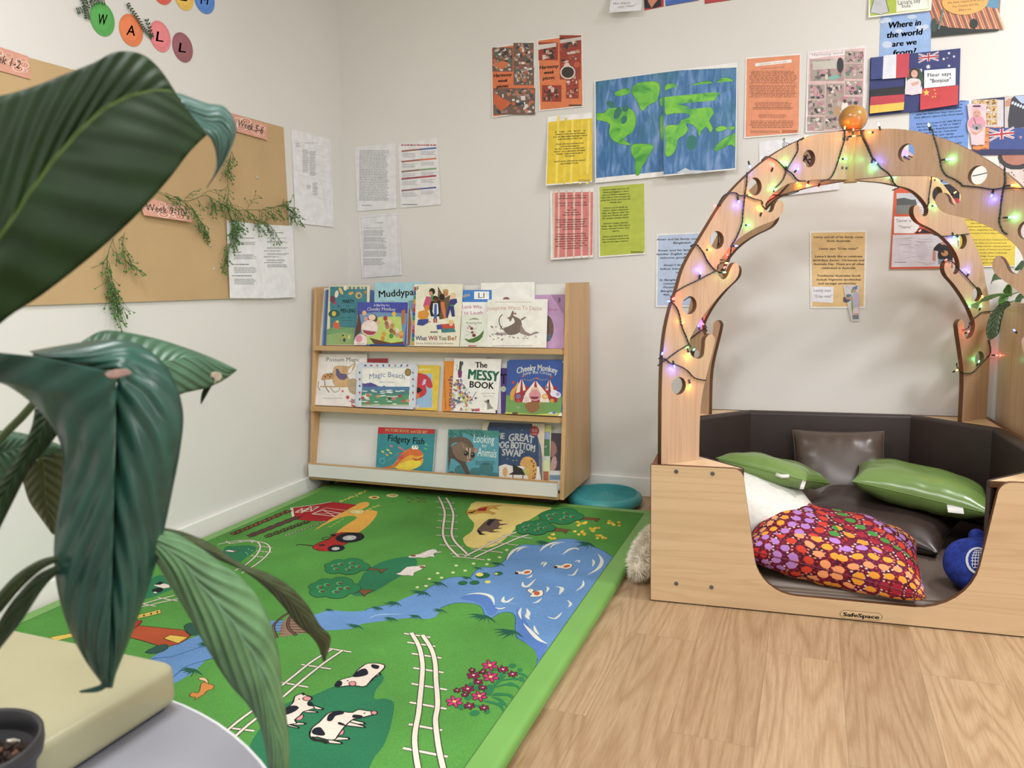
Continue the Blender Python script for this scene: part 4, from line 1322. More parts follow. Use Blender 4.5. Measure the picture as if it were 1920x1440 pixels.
def a_yl(A):
    for i, x in enumerate((215, 285, 345, 430, 490)): A.poly([(x, 88), (x + 22, 85), (x + 22, 702), (x, 704)], (240, 214, 70) if i % 2 else (250, 226, 90))
    fam(["Amari's family is Polynesian from New", "Zealand on Dad's side and Aboriginal", "from the Ngarrindjeri Ramindjeri tribe in", "South Australia on Mum's side", "", "Words which we could learn in our", "welcome greetings are", "Kia Ora - hello or hi in Polynesian", "Nukkan - see or goodbye in Aboriginal", "Ninndjy - means welcome kids in", "Aboriginal", "", "Amari's family celebrate the cultural", "event of NAIDOC week"], 335, 222, 22.5, 13, 305, rot=-3)(A)
    A.rect(420, 664, 530, 682, (200, 170, 40), (90, 70, 20), .0005)
sheet('family_page', 'yellow striped family page beside the painted world map', 'paper', BACK, [(128, 92), (528, 52), (545, 685), (130, 718)], (240, 205, 42), a_yl, C3, margin=(8, 8, 0, 12), group=None, curl=lambda ta, tb: .030 * (1 - tb) ** 1.3)


def a_pk(A):
    for i, x in enumerate((178, 222, 290, 360, 430, 500)): A.poly([(x, 752), (x + 16, 751), (x + 20, 1362), (x + 4, 1364)], (238, 205, 180))
    T = ["Ruby's family come from Australia on", "Dad's side and Estonia on Mum's side", "", "Words which are used in Estonian that", "we could learn as our welcome greetings", "are", "Tere - Hello", "Aitah - Let's eat", "Head isu - Bon appetit", "", "Ruby's family celebrate Jaanipaev (23rd", "June - Midsummer Day. Families come", "together, feast and have outside", "bonfires and they jump over the fire to", "ward off evil spirits.", "", "In Estonia, in December, the children", "leave slippers on a windowsill and the", "elves (called the Pakapikud) leave a little", "treat to try in them if the children have", "been good. They are Santa's little", "observers and report back to Santa. This", "runs until Christmas."]
    fam(T, 348, 800, 21.5, 12, 300, rot=-2)(A)
sheet('family_page', 'pink striped family page under the yellow one', 'paper', BACK, [(150, 762), (545, 730), (545, 1355), (165, 1380)], (226, 128, 128), a_pk, C3, margin=(22, 14, 6, 18), curl=lambda ta, tb: .014 * (1 - tb) ** 1.5)


def a_gn(A):
    T = ["Solomon's family come from UK", "(Wales and England) on Mum's", "side and distant relatives on", "Dad's side are from Germany and", "going even further back from the", "Middle East", "", "Solomon and his family say", "\"shalom\" which is Hebrew for", "hello, and \"Baruch haba\" (for", "men) and \"B'rukha ha- ba'ah\"", "(for women), meaning welcome", "", "Solomon's family celebrate", "Global Tiger Day (29th July) as", "Henry, Solomon's sister, loves", "tigers.", "", "Solomon and his family don't", "have traditional costumes but", "they do have tiger costumes."]
    fam(T, 742, 742, 23.5, 13, 265, rot=-3)(A)
    A.rect(880, 1302, 990, 1318, (130, 145, 40), (70, 80, 20), .0005)
sheet('family_page', 'lime green family page below the painted world map', 'paper', BACK, [(583, 718), (1005, 686), (1012, 1328), (592, 1358)], (186, 200, 66), a_gn, C3, margin=(12, 4, 6, 12), curl=lambda ta, tb: .005 * (1 - tb) ** 1.5)


def mapmat():
    m, nt, b = newmat('brushed_sea_paint', (50, 105, 160), 0.45)
    co = coords(nt, (40, 1, 9))
    nz = N(nt, 'ShaderNodeTexNoise', Scale=1.0, Detail=5.0, Distortion=.6)
    nt.links.new(co, nz.inputs['Vector'])
    r = ramp(nt, [(0.3, (40, 100, 140)), (0.46, (58, 112, 168)), (0.56, (84, 134, 188)), (0.68, (126, 156, 202))])
    nt.links.new(nz.outputs['Fac'], r.inputs[0])
    co2 = coords(nt, (5, 1, 5))
    n2 = N(nt, 'ShaderNodeTexNoise', Scale=1.0, Detail=3.0)
    nt.links.new(co2, n2.inputs['Vector'])
    mm = N(nt, 'ShaderNodeMixRGB'); mm.inputs[2].default_value = rgb((38, 112, 118))
    r2 = ramp(nt, [(0.48, (0, 0, 0)), (0.66, (200, 200, 200))])
    nt.links.new(n2.outputs['Fac'], r2.inputs[0]); nt.links.new(r2.outputs[0], mm.inputs[0]); nt.links.new(r.outputs[0], mm.inputs[1])
    nt.links.new(mm.outputs[0], b.inputs['Base Color'])
    return m


def landmat():
    m, nt, b = newmat('brushed_land_paint', (100, 195, 60), 0.45)
    co = coords(nt, (14, 1, 14))
    nz = N(nt, 'ShaderNodeTexNoise', Scale=1.0, Detail=5.0, Distortion=1.5)
    nt.links.new(co, nz.inputs['Vector'])
    r = ramp(nt, [(0.32, (60, 150, 60)), (0.48, (104, 190, 62)), (0.65, (132, 205, 62))])
    nt.links.new(nz.outputs['Fac'], r.inputs[0]); nt.links.new(r.outputs[0], b.inputs['Base Color'])
    return m


SEA, LAND = mapmat(), landmat()
LD = (40, 100, 60)


def a_map1(A):
    cM = crop(1000, 0, 4.8)
    A.cr = C3
    P = lambda pts: A.poly(pts, LAND, LD, .0012, 3)
    P([(575, 60), (640, 60), (680, 20), (760, 10), (850, 10), (915, 60), (925, 150), (895, 235), (850, 260), (825, 300), (880, 340), (860, 350), (780, 335), (715, 300), (685, 240), (690, 160), (620, 130), (575, 120)])
    P([(890, 350), (960, 335), (1070, 345), (1080, 380), (1050, 430), (1020, 490), (985, 540), (960, 610), (930, 620), (920, 560), (920, 480), (885, 420)])
    P([(900, -180), (960, -215), (1130, -215), (1120, -60), (1040, -10), (990, 40), (960, 10), (930, -60), (890, -120)])
    P([(740, -130), (850, -165), (870, -120), (760, -90)])
    for x, y, a, b in ((760, 60, 30, 60), (820, 120, 25, 40), (700, -20, 40, 30), (830, 20, 30, 30)): A.ell(x, y, a, b, (50, 120, 110), 20)
    P([(1145, 100), (1178, 90), (1176, 300), (1150, 280)])
    P([(1140, -60), (1176, -90), (1176, -20), (1150, 0)])


def a_map2(A):
    P = lambda pts: A.poly(pts, LAND, LD, .0012, 3)
    P([(1190, -180), (1260, -210), (1330, -150), (1420, -190), (1560, -230), (1640, -210), (1700, -260), (1790, -240), (1800, -170), (1700, -130), (1640, -60), (1600, 0), (1630, 60), (1590, 130), (1620, 200), (1600, 240), (1560, 190), (1520, 230), (1500, 275), (1480, 220), (1440, 170), (1380, 160), (1400, 210), (1370, 260), (1310, 300), (1300, 360), (1270, 430), (1220, 460), (1195, 430), (1200, 330), (1190, 200), (1240, 170), (1310, 170), (1330, 120), (1250, 90), (1190, 60)])
    A.poly([(1230, 75), (1320, 65), (1400, 70), (1410, 100), (1330, 130), (1250, 160), (1200, 150), (1195, 100)], SEA, LD, .001, 3)
    P([(1632, 380), (1670, 340), (1730, 290), (1790, 260), (1820, 250), (1820, 370), (1780, 350), (1700, 390), (1645, 410)])
    P([(1650, 200), (1700, 180), (1750, 200), (1700, 230), (1655, 230)]); P([(1765, 190), (1815, 185), (1810, 215), (1770, 215)])
    A.poly([(1300, 605), (1380, 560), (1420, 580), (1560, 585), (1600, 590), (1480, 612)], (205, 212, 225)); A.ell(1430, 330, 50, 70, (45, 125, 115), 10)


sheet('map_sheet', 'painted world map sheet with the green Americas on blue sea', 'map', BACK, [(552, -228), (1168, -312), (1182, 630), (562, 690)], SEA, a_map1, C3, margin=(10, 6, 0, 44), h=.003, curl=lambda ta, tb: .006 * (1 - tb))
sheet('map_sheet', 'painted world map sheet with green Africa and Asia on blue sea', 'map', BACK, [(1168, -312), (1838, -397), (1830, 575), (1186, 634)], SEA, a_map2, C3, margin=(0, 7, 8, 12), h=.004, curl=lambda ta, tb: .030 * (1 - tb) ** 1.3)

# top row cut by the photo's edge
sheet('name_card', 'white handwritten card under a blue strip, high on the wall', 'card', BACK, [(170, -150), (555, -190), (555, 170), (172, 193)], 'eeeef4', lambda A: (A.poly([(170, -150), (555, -190), (430, 2), (170, 20)], (62, 72, 140)), A.text('Miss Sharon', 315, 65, 30, (70, 70, 78), 205, rot=-3), A.text('says "Hiya"', 375, 108, 26, (70, 70, 78), 210, rot=-4)), CT, curl=lambda ta, tb: .05 * (1 - tb) ** 1.2)
sheet('portrait_photo', 'cut photo of a person in a black collared shirt with red trim', 'photo', BACK, [(562, -190), (795, -220), (798, 80), (565, 128)], (198, 52, 62), lambda A: (A.poly([(562, -10), (610, -30), (650, 95), (760, -40), (770, 70), (690, 100), (600, 100), (565, 100)], (42, 40, 46)), A.poly([(590, -100), (720, -100), (720, 0), (652, 98), (610, 20)], (218, 140, 110))), CT)
sheet('blue_painting', 'blue painted card edge beside the portrait photo', 'picture', BACK, [(808, -180), (1230, -230), (1222, 5), (820, 78)], (66, 108, 200), lambda A: (A.poly([(810, -40), (1220, -110), (1222, -60), (815, 20)], (90, 130, 215)), A.line([(830, 70), (1215, 5)], (120, 80, 60), .002)), CT)
sheet('red_card', 'red card edge, last of the strip high above the world map', 'card', BACK, [(1285, -180), (1700, -230), (1660, -5), (1288, 50)], (200, 66, 72), lambda A: A.line([(1295, 38), (1640, -6)], (150, 50, 70), .0015), CT)


def a_or(A):
    A.poly([(192, 408), (425, 382), (427, 402), (192, 428)], 'f4f2f0'); A.text('Our kinda cultural walk', 308, 405, 12, (200, 150, 130), 180, rot=-6)
    A.text('Our AECONnections with Community', 305, 437, 8, (110, 60, 40), 150, rot=-5)
    for y, n, a, b in ((455, 10, 152, 462), (545, 7, 152, 460), (602, 3, 155, 455), (655, 5, 185, 425), (690, 2, 170, 440), (735, 3, 210, 395), (775, 6, 155, 445), (840, 2, 160, 350)):
        A.words(a, y, b, y + n * 8.5, n, (120, 66, 44), y, .38, True, .12)
    A.rect(365, 838, 462, 856, (200, 110, 70), (90, 50, 30), .0005)
sheet('text_poster', 'orange page of fine print beside the world map', 'poster', BACK, [(130, 372), (483, 345), (476, 862), (122, 890)], (238, 150, 108), a_or, C4, margin=(8, 8, 4, 8), curl=hang(.003))


def a_hw(A):
    A.poly([(538, 345), (895, 308), (880, 838), (528, 848)], (228, 190, 190))
    A.poly([(540, 350), (770, 325), (770, 352), (540, 378)], 'f4eef0'); A.text('Harmony week', 660, 345, 20, (160, 130, 150), 205, rot=-5)
    PP = [(120, 100, 100), (200, 180, 175), (70, 70, 80), (215, 150, 165), (225, 215, 205), (160, 140, 130), (110, 130, 120), (200, 130, 150)]
    for i, r in enumerate(((545, 382, 765, 522), (768, 330, 888, 405), (768, 410, 885, 508), (533, 545, 640, 640), (646, 538, 764, 628), (768, 520, 882, 612), (530, 645, 640, 742), (645, 622, 880, 745), (526, 750, 636, 842), (640, 745, 770, 832))):
        A.mosaic(*r, PP, 30, 40 + i, base=(175, 160, 150))
    A.poly([(560, 400), (740, 380), (740, 440), (560, 450)], (205, 200, 190)); A.ell(738, 420, 22, 50, (60, 58, 66)); A.poly([(650, 500), (720, 480), (740, 500), (690, 515)], (130, 190, 180))
    A.ell(768, 690, 22, 38, (236, 228, 222)); A.ell(768, 652, 12, 12, (90, 70, 60)); A.poly([(700, 690), (740, 690), (740, 740), (690, 745)], (190, 150, 110))
sheet('collage_poster', 'pale pink collage of ten class photos beside the wooden ball', 'poster', BACK, [(528, 333), (906, 290), (893, 832), (515, 855)], 'efe8ea', a_hw, C4, curl=hang(.004))
sheet('word_page', 'white page with coloured greeting words half hidden behind the arch', 'paper', BACK, [(975, 318), (1640, 240), (1700, 745), (985, 830)], 'efeff6', lambda A: (A.text('Dziua', 1192, 345, 34, (70, 150, 80), 120, rot=-90, bold=.04), A.text('Dzien', 1262, 335, 32, (60, 120, 190), 90, rot=-4, bold=.04)), C5, curl=hang(.006))

WR = lambda A: (
    [A.ell(x, y, rx, ry, (200, 215, 240)) for x, y, rx, ry in ((1040, 130, 28, 18), (1200, 108, 30, 14), (1260, 180, 32, 18), (1040, 288, 32, 22), (1115, 200, 25, 14), (1010, 140, 20, 12), (1285, 172, 22, 14))],
    A.text('Where in', 1150, 152, 40, K, 210, rot=-6, shear=.25, bold=.12), A.text('the world', 1150, 213, 40, K, 228, rot=-6, shear=.25, bold=.12),
    A.text('are we', 1150, 274, 36, K, 156, rot=-6, shear=.25, bold=.12), A.text('from?', 1150, 333, 38, K, 148, rot=-6, shear=.25, bold=.12))
sheet('question_poster', 'sky blue poster asking where in the world, above the flags', 'poster', BACK, [(1000, 98), (1326, 78), (1320, 385), (988, 388)], (150, 185, 236), WR, C4)
sheet('greeting_card', 'lime bordered card with a grey patterned figure and handwriting', 'card', BACK, [(922, -120), (1330, -150), (1322, 72), (918, 120)], 'eef0e4', lambda A: (
    A.poly([(930, -110), (1100, -120), (1098, 88), (930, 108)], (178, 200, 70)), A.poly([(965, -40), (1020, -40), (1050, 80), (1000, 100), (930, 85)], (198, 200, 208), (50, 50, 60), .002),
    A.line([(1300, -100), (1302, 62), (1100, 84)], (190, 205, 90), .003), A.text('Laisani Say', 1180, 12, 30, (50, 50, 60), 145, rot=-6), A.text('"bula"', 1160, 40, 26, (50, 50, 60), 80, rot=-4)), C4, h=.003, curl=hang(.006))


def a_sun(A):
    rd = random.Random(8)
    for i in range(60):
        x = 1330 + i * 7.2; y = 110 + (i % 7) * 4
        c = [(205, 95, 55), (225, 150, 105), (120, 100, 90), (180, 80, 55), (150, 120, 100), (230, 190, 150)][i % 6]
        A.line([(x - 60, -60), (x + 35, 190)], c, .006)
    A.poly([(1590, -130), (1780, -150), (1755, 60), (1640, 40)], (95, 150, 185))
    A.poly([(1328, 150), (1440, 180), (1600, 190), (1755, 190), (1755, 202), (1325, 244)], (38, 48, 46))
    A.ell(1540, 10, 150, 88, (238, 178, 92), -5, n=30); A.ell(1595, 155, 26, 32, (40, 55, 52)); A.ell(1340, 165, 18, 45, (60, 80, 72)); A.line([(1400, 60), (1385, 130), (1370, 190)], (110, 140, 135), .006)
    for i, w in enumerate(('We show respect in all we do', 'For County and the', 'Elders too.')): A.text(w, 1545 - i * 2, 10 + i * 27, 15, (60, 50, 60), (240, 165, 85)[i], rot=-6)
sheet('country_poster', 'colourful sunset landscape poster with a round yellow sun panel', 'poster', BACK, [(1330, -150), (1780, -190), (1756, 197), (1324, 243)], (200, 110, 70), a_sun, C4, gap=.003)


def uj(A, x0, y0, x1, y1, navy=(52, 66, 130)):
    """union flag in a box (with slanting top as hung)"""
    sl = (-14 / 130) * (x1 - x0)
    q = lambda u, v: (x0 + (x1 - x0) * u, y0 + (y1 - y0) * v + sl * u)
    A.poly([q(0, 0), q(1, 0), q(1, 1), q(0, 1)], navy)
    h = (y1 - y0)
    w = A.pl.ab(*A.cr(q(0, 1)))[1] - A.pl.ab(*A.cr(q(0, 0)))[1]
    w = abs(w)
    for a, b in ((q(0, 0), q(1, 1)), (q(0, 1), q(1, 0))): A.line([a, b], 'e8e6ea', w * .19)
    for a, b in ((q(0, 0), q(1, 1)), (q(0, 1), q(1, 0))): A.line([a, b], (190, 50, 62), w * .06)
    A.line([q(.5, 0), q(.5, 1)], 'e8e6ea', w * .3); A.line([q(0, .5), q(1, .5)], 'e8e6ea', w * .3)
    A.line([q(.5, 0), q(.5, 1)], (190, 50, 62), w * .18); A.line([q(0, .5), q(1, .5)], (190, 50, 62), w * .18)


def star(A, x, y, r, c, n=5, rot=-90):
    A.poly([(x + r * (1 if i % 2 == 0 else .42) * cos(radians(rot + i * 180 / n)), y + r * (1 if i % 2 == 0 else .42) * sin(radians(rot + i * 180 / n))) for i in range(2 * n)], c)


def a_flags(A):
    uj(A, 1240, 350, 1370, 405)
    for x, y, r in ((1436, 345, 11), (1468, 366, 10), (1402, 382, 11), (1436, 426, 11), (1425, 375, 5)): star(A, x, y, r, 'e6e8f0', 7)
    star(A, 1303, 432, 18, 'e6e8f0', 7)
fl_ = sheet('flag_poster', 'navy poster with French, German, Australian and Chinese flags and a small girl', 'poster', BACK, [(930, 374), (1510, 313), (1500, 692), (920, 752)], (48, 58, 120), a_flags, C4, gap=.006, curl=hang(.004), edgecol='303a70')


def sub(name, parent, quad, col, art=None, h=0.0, cr=C4, lab=None, curl=None, margin=None, edgecol='f2f1ee'):
    return sheet(name, lab, None, BACK, quad, col, art, cr, gap=.0065, h=h, parent=parent, curl=curl, margin=margin, edgecol=edgecol)


sub('french_flag', fl_, [(936, 376), (1181, 352), (1176, 502), (932, 516)], (58, 72, 138), lambda A: (A.poly([(1016, 362), (1098, 354), (1094, 508), (1008, 514)], 'e4e6f0'), A.poly([(1098, 354), (1181, 346), (1176, 502), (1094, 508)], (206, 66, 82))), .0045, lab='blue, white and red striped flag', curl=hang(.004), edgecol='3a488a')
sub('german_flag', fl_, [(932, 580), (1150, 558), (1143, 716), (926, 738)], (40, 38, 44), lambda A: (A.poly([(932, 627), (1149, 610), (1147, 662), (928, 684)], (200, 62, 74)), A.poly([(928, 684), (1147, 662), (1143, 712), (926, 736)], (242, 196, 76))), .0045, lab='black, red and yellow striped flag', curl=hang(.008), edgecol='29272c')
sub('chinese_flag', fl_, [(1252, 576), (1495, 552), (1490, 678), (1248, 714)], (206, 58, 62), lambda A: (star(A, 1290, 600, 24, (240, 206, 80)), [star(A, x, y, 7, (240, 206, 80)) for x, y in ((1342, 582), (1348, 606), (1346, 625), (1330, 628))]), .0045, lab='red flag with yellow stars', curl=hang(.008), edgecol='c03a3e')
sub('girl_photo', fl_, [(1160, 455), (1262, 448), (1262, 606), (1152, 612)], (225, 222, 220), lambda A: (A.poly([(1165, 470), (1190, 448), (1245, 446), (1270, 505), (1255, 570), (1175, 560)], (60, 85, 62), None, 0, 2), A.ell(1213, 478, 32, 38, (52, 42, 46)), A.ell(1213, 480, 22, 26, (218, 165, 145)), A.poly([(1170, 520), (1200, 508), (1245, 515), (1255, 545), (1240, 608), (1160, 610), (1155, 560)], (232, 215, 225), None, 0, 2), A.poly([(1190, 540), (1240, 525), (1240, 545), (1200, 560)], (220, 170, 150)), A.line([(1200, 492), (1226, 490)], (240, 235, 235), .0012)), .006, lab='cut photo of a smiling dark haired girl')
sub('speech_label', fl_, [(1276, 458), (1477, 442), (1476, 552), (1275, 572)], 'f2f2f6', lambda A: (A.text('Fleur says', 1372, 482, 24, (60, 60, 66), 150, rot=-4, bold=.05), A.text('"Bonjour"', 1380, 520, 26, (60, 60, 66), 135, rot=-4, bold=.05)), .006, lab='white handwritten label')


def a_blt(A):
    T = ["Phoebe's family is from all over the world. Most", "of their family history takes them back to", "their great grandparents. Mum's oriental", "great Opa Yokon from Nepal. Dad's comes", "from different regions of the North Island.", "", "Some words to use in our daily life are:", "Kia Ora (Key Ora - or \"Hi\" or \"Hello\")", "Kai (Kite (Key Kite)-food and play)", "Haere Mai (Her ma - Come here)", "Whanau (far now - family)", "E noho ra - goodbye when they will see you!)", "", "Our favourites are sport. To us it means", "family coming together, celebrations and", "laughing", "", "Our family traditions are to go to beach", "and eat fish and chips. We do this each", "Christmas as we lay down", "our hangi"]
    fam(T, 1372, 662, 20.5, 11, 345, rot=-5, bold=.08)(A)
sheet('family_page', 'blue family page tucked under the flag poster', 'paper', BACK, [(1186, 668), (1576, 640), (1566, 1190), (1175, 1205)], (108, 150, 224), a_blt, C4, margin=(0, 4, 10, 14), rough=.35)


def a_cul(A):
    A.cr = CR7
    FD = [(200, 160, 90), (150, 90, 60), (225, 200, 150), (110, 80, 60), (235, 225, 215), (190, 120, 80), (200, 180, 110)]
    A.rect(280, 330, 975, 940, (205, 200, 205))
    for i in range(5):
        for j in range(4):
            x = 290 + i * 138; y = 335 + j * 150 - i * 8
            if x > 840 or y > 900: continue
            A.mosaic(x, y + 6, x + 124, y + 134, FD, 9, i * 7 + j, rs=(.1, .25))
    A.poly([(560, 960), (930, 940), (930, 1010), (660, 1010), (660, 1440), (270, 1440), (290, 1340), (500, 1200)], (222, 130, 62))
    for x, y, r in ((560, 1230, 70), (620, 1080, 50), (390, 1400, 80), (560, 1380, 60), (780, 985, 60), (650, 1000, 60)): A.ell(x, y, r, r * .8, (232, 148, 78)); A.ell(x, y + r * .7, r * .8, r * .2, (170, 80, 40))
    A.rect(1000, 240, 1560, 985, (205, 196, 190))
    A.poly([(1110, 500), (1150, 300), (1230, 240), (1560, 230), (1560, 950), (1080, 970), (1070, 800)], (56, 58, 70), None, 0)
    A.poly([(1220, 250), (1560, 230), (1560, 420), (1380, 410)], (170, 190, 225)); A.poly([(1010, 370), (1090, 300), (1150, 310), (1120, 470), (1010, 490)], (200, 140, 110))
    for k in range(6): A.ell(1180 + k * 60, 400 + k * 24, 26, 40, (200, 212, 228), 30)
    A.rect(650, 960, 1560, 1440, (62, 82, 150))
    uj(A, 652, 1010, 1210, 1250, (62, 82, 150))
    star(A, 1358, 1172, 38, 'f0d8dc'); star(A, 1358, 1172, 26, (200, 60, 80))
cu_ = sheet('culture_poster', 'dark poster of food, an aproned adult and the New Zealand flag', 'poster', BACK, [(280, 330), (1560, 215), (1560, 1560), (262, 1580)], (48, 52, 96), a_cul, CR7, gap=.004, edgecol='303460')


def a_kid(A):
    sk, pk = (216, 160, 140), (222, 150, 170)
    A.poly([(150, 900), (180, 780), (250, 690), (240, 600), (265, 480), (330, 430), (480, 430), (560, 520), (570, 590), (470, 620), (470, 680), (560, 760), (590, 880), (520, 1050), (500, 1200), (450, 1340), (300, 1340), (270, 1150), (180, 1050)], (228, 200, 206), None, 0, 2)
    A.poly([(165, 900), (200, 790), (290, 700), (440, 690), (540, 780), (570, 880), (490, 980), (250, 980)], pk, None, 0, 2)
    A.ell(370, 650, 95, 90, sk); A.poly([(250, 600), (280, 470), (400, 425), (480, 470), (560, 580), (400, 560), (300, 575)], (228, 180, 195), None, 0, 2); A.rect(280, 460, 450, 500, (70, 66, 80))
    A.poly([(260, 900), (300, 880), (340, 910), (400, 880), (475, 890), (460, 980), (370, 1030), (280, 990)], (150, 150, 160)); A.ell(365, 970, 26, 30, K); A.line([(300, 740), (350, 890)], (90, 50, 60), .002)
    A.ell(345, 1090, 55, 40, sk); A.poly([(210, 970), (300, 1050), (330, 1120), (260, 1100)], sk); A.poly([(500, 940), (400, 1040), (400, 1100), (520, 1000)], sk)
    A.line([(325, 620), (345, 618)], (60, 40, 40), .002); A.line([(395, 618), (415, 620)], (60, 40, 40), .002); A.line([(330, 690), (370, 705), (405, 690)], (170, 80, 80), .002, 3)
sub('child_photo', cu_, [(150, 425), (590, 425), (540, 1345), (250, 1345)], (228, 200, 206), a_kid, .002, CR7, 'cut photo of a child in a pink sun hat')
sheet('food_photo', 'photo of a dark food bowl on speckled cloth below the culture poster', 'photo', BACK, [(1875, 291), (1945, 286), (1945, 440), (1873, 440)], (214, 196, 196), lambda A: (A.ell(1905, 295, 34, 24, (58, 56, 60)), A.ell(1905, 292, 27, 18, (180, 120, 100)), A.mosaic(1876, 318, 1930, 360, [(220, 205, 200), (190, 170, 165), (150, 110, 105)], 40, 3, rs=(.02, .05)), A.rect(1876, 362, 1930, 372, (140, 60, 70)), A.poly([(1885, 378), (1930, 375), (1930, 410), (1885, 410)], (222, 120, 120))), gap=.002)


def a_am(A):
    T = ["Amair and his family come from", "Bangladesh", "", "Amair and his family will use", "familiar English words such as", "welcome, goodbye and hello", "", "Amair's family at home", "follow Islam and celebrate", "two Eids", "", "In Bangladesh the cultural", "costumes are Saree and", "Panjabi. Their food in", "Bangladesh is fried rice,", "fish, beef and chicken"]
    mx = 31
    for i, l in enumerate(T):
        if l: A.text(l, 262 if i != 1 else 258, 122 + i * 30.2, 16, K, len(l) * 14.2, rot=-1, shear=.28, bold=.1)
sheet('family_page', 'pale blue family page partly behind the arch post', 'paper', BACK, [(48, 82), (505, 62), (500, 675), (42, 680)], (188, 208, 240), a_am, C7, margin=(14, 12, 8, 12), curl=hang(.003))


def a_len(A):
    T = [("Lenny and all of his family come", 400), ("from Australia", 190), ("", 0), ("Lenny says \"G'day mate!\"", 315), ("", 0), ("Lenny's family like to celebrate", 385), ("birthdays, Easter, Christmas and", 415), ("Australia Day. These are all often", 415), ("celebrated in Australia.", 285), ("", 0), ("Traditional Australian foods", 355), ("include Vegemite sandwiches", 360), ("and sausage sandwiches", 308)]
    for i, (l, w) in enumerate(T):
        if l: A.text(l, 1538 if i != 12 else 1525, 106 + i * 31.6, 17, (38, 32, 28), w, shear=.28, bold=.1)
le_ = sheet('family_page', 'tan family page alone in the middle of the wall under the arch', 'paper', BACK, [(1300, 60), (1772, 52), (1756, 688), (1306, 690)], (234, 196, 134), a_len, C7, margin=(14, 12, 16, 12), curl=hang(.002))
sheet('speech_label', 'white handwritten label on the tan family page', 'label', BACK, [(1320, 512), (1497, 514), (1492, 645), (1314, 636)], 'efeff6', lambda A: (A.text('Lenny says', 1405, 542, 24, (60, 58, 70), 138), A.text("\"G'day mate!\"", 1412, 590, 24, (60, 58, 70), 148)), C7, h=.003)


def a_boy(A):
    A.poly([(1640, 540), (1660, 520), (1690, 500), (1690, 530), (1640, 570), (1660, 650), (1650, 760), (1640, 660), (1640, 600)], (120, 170, 90))
    A.poly([(1650, 520), (1688, 502), (1690, 530), (1650, 545)], (96, 130, 175)); A.ell(1668, 548, 14, 15, (205, 150, 130)); A.poly([(1655, 565), (1690, 560), (1704, 600), (1704, 680), (1662, 690), (1650, 620)], (186, 176, 205), None, 0, 2)
    A.poly([(1575, 600), (1625, 590), (1640, 620), (1610, 642), (1578, 635)], (82, 84, 110)); A.poly([(1590, 598), (1650, 600), (1650, 620), (1600, 615)], (205, 150, 130)); A.ell(1620, 585, 22, 12, (84, 130, 150))
    A.poly([(1660, 686), (1704, 680), (1698, 735), (1660, 735)], (226, 206, 200)); A.rect(1662, 730, 1675, 765, (190, 140, 120)); A.rect(1682, 730, 1695, 765, (190, 140, 120)); A.rect(1650, 745, 1700, 778, (120, 124, 142))
sheet('boy_cutout', 'cut photo of a boy in a blue cap hugging a ball', 'photo', BACK, [(1570, 500), (1706, 500), (1700, 795), (1640, 795)], (214, 206, 205), a_boy, C7, h=.004, curl=hang(.004))


def a_tan(A):
    A.rect(645, 118, 1000, 328, (196, 200, 208)); A.poly([(645, 175), (720, 165), (800, 185), (1000, 170), (1000, 240), (645, 250)], (84, 88, 90)); A.poly([(640, 240), (1000, 230), (1000, 328), (636, 328)], (124, 126, 124))
    A.poly([(835, 185), (880, 175), (930, 250), (935, 328), (890, 328), (850, 240)], (226, 222, 236), (50, 40, 80), .001)
    for x, y in ((862, 205), (880, 195), (885, 270), (905, 300)): A.ell(x, y, 16, 14, (120, 90, 130)); A.ell(x, y, 12, 10, (228, 224, 238))
    A.poly([(622, 352), (860, 352), (872, 460), (840, 500), (812, 520), (618, 520)], 'f2f2f6'); A.text('Tanner is', 715, 392, 28, (56, 52, 66), 150); A.text('"Yaama"', 730, 455, 28, (56, 52, 66), 135)
    A.poly([(860, 470), (930, 480), (1000, 520), (850, 520)], (50, 46, 52))
    A.poly([(608, 535), (1190, 525), (1190, 850), (592, 858)], (222, 218, 230))
    rd = random.Random(3)
    for i in range(34):
        x = rd.uniform(620, 960); y = rd.uniform(555, 830); A.line([(x, y), (x + rd.uniform(20, 70), y + rd.uniform(-8, 8)), (x + rd.uniform(60, 110), y + rd.uniform(-14, 14))], (140, 138, 152), .0008, 2)
    A.ell(900, 700, 70, 80, (212, 206, 222), 0); A.words(625, 800, 780, 818, 1, (110, 105, 120), 2)
    A.poly([(1010, 690), (1040, 640), (1090, 615), (1150, 650), (1200, 700), (1200, 790), (1060, 780), (1060, 700)], (42, 40, 50), None, 0, 2)
    A.poly([(1008, 690), (1035, 695), (1035, 800), (1000, 790)], (206, 150, 135)); A.ell(1125, 720, 36, 30, (210, 140, 90)); A.ell(1110, 705, 14, 12, (60, 50, 50)); A.poly([(1060, 775), (1180, 790), (1180, 840), (1060, 830)], (120, 150, 170)); A.ell(1105, 620, 20, 16, (206, 150, 135))
sheet('photo_card', 'orange red card with grey landscape photo and a faint drawn map', 'card', BACK, [(622, 70), (1205, 45), (1205, 868), (578, 878)], (222, 88, 56), a_tan, C8, curl=hang(.004), edgecol='d04838')
sheet('flag_card', 'black and red flag card seen through the notch of the arch', 'card', BACK, [(1735, 348), (1799, 344), (1799, 388), (1735, 392)], (38, 34, 42), lambda A: A.poly([(1735, 374), (1799, 372), (1799, 388), (1735, 392)], (190, 52, 62)), gap=.003, edgecol='26222a')


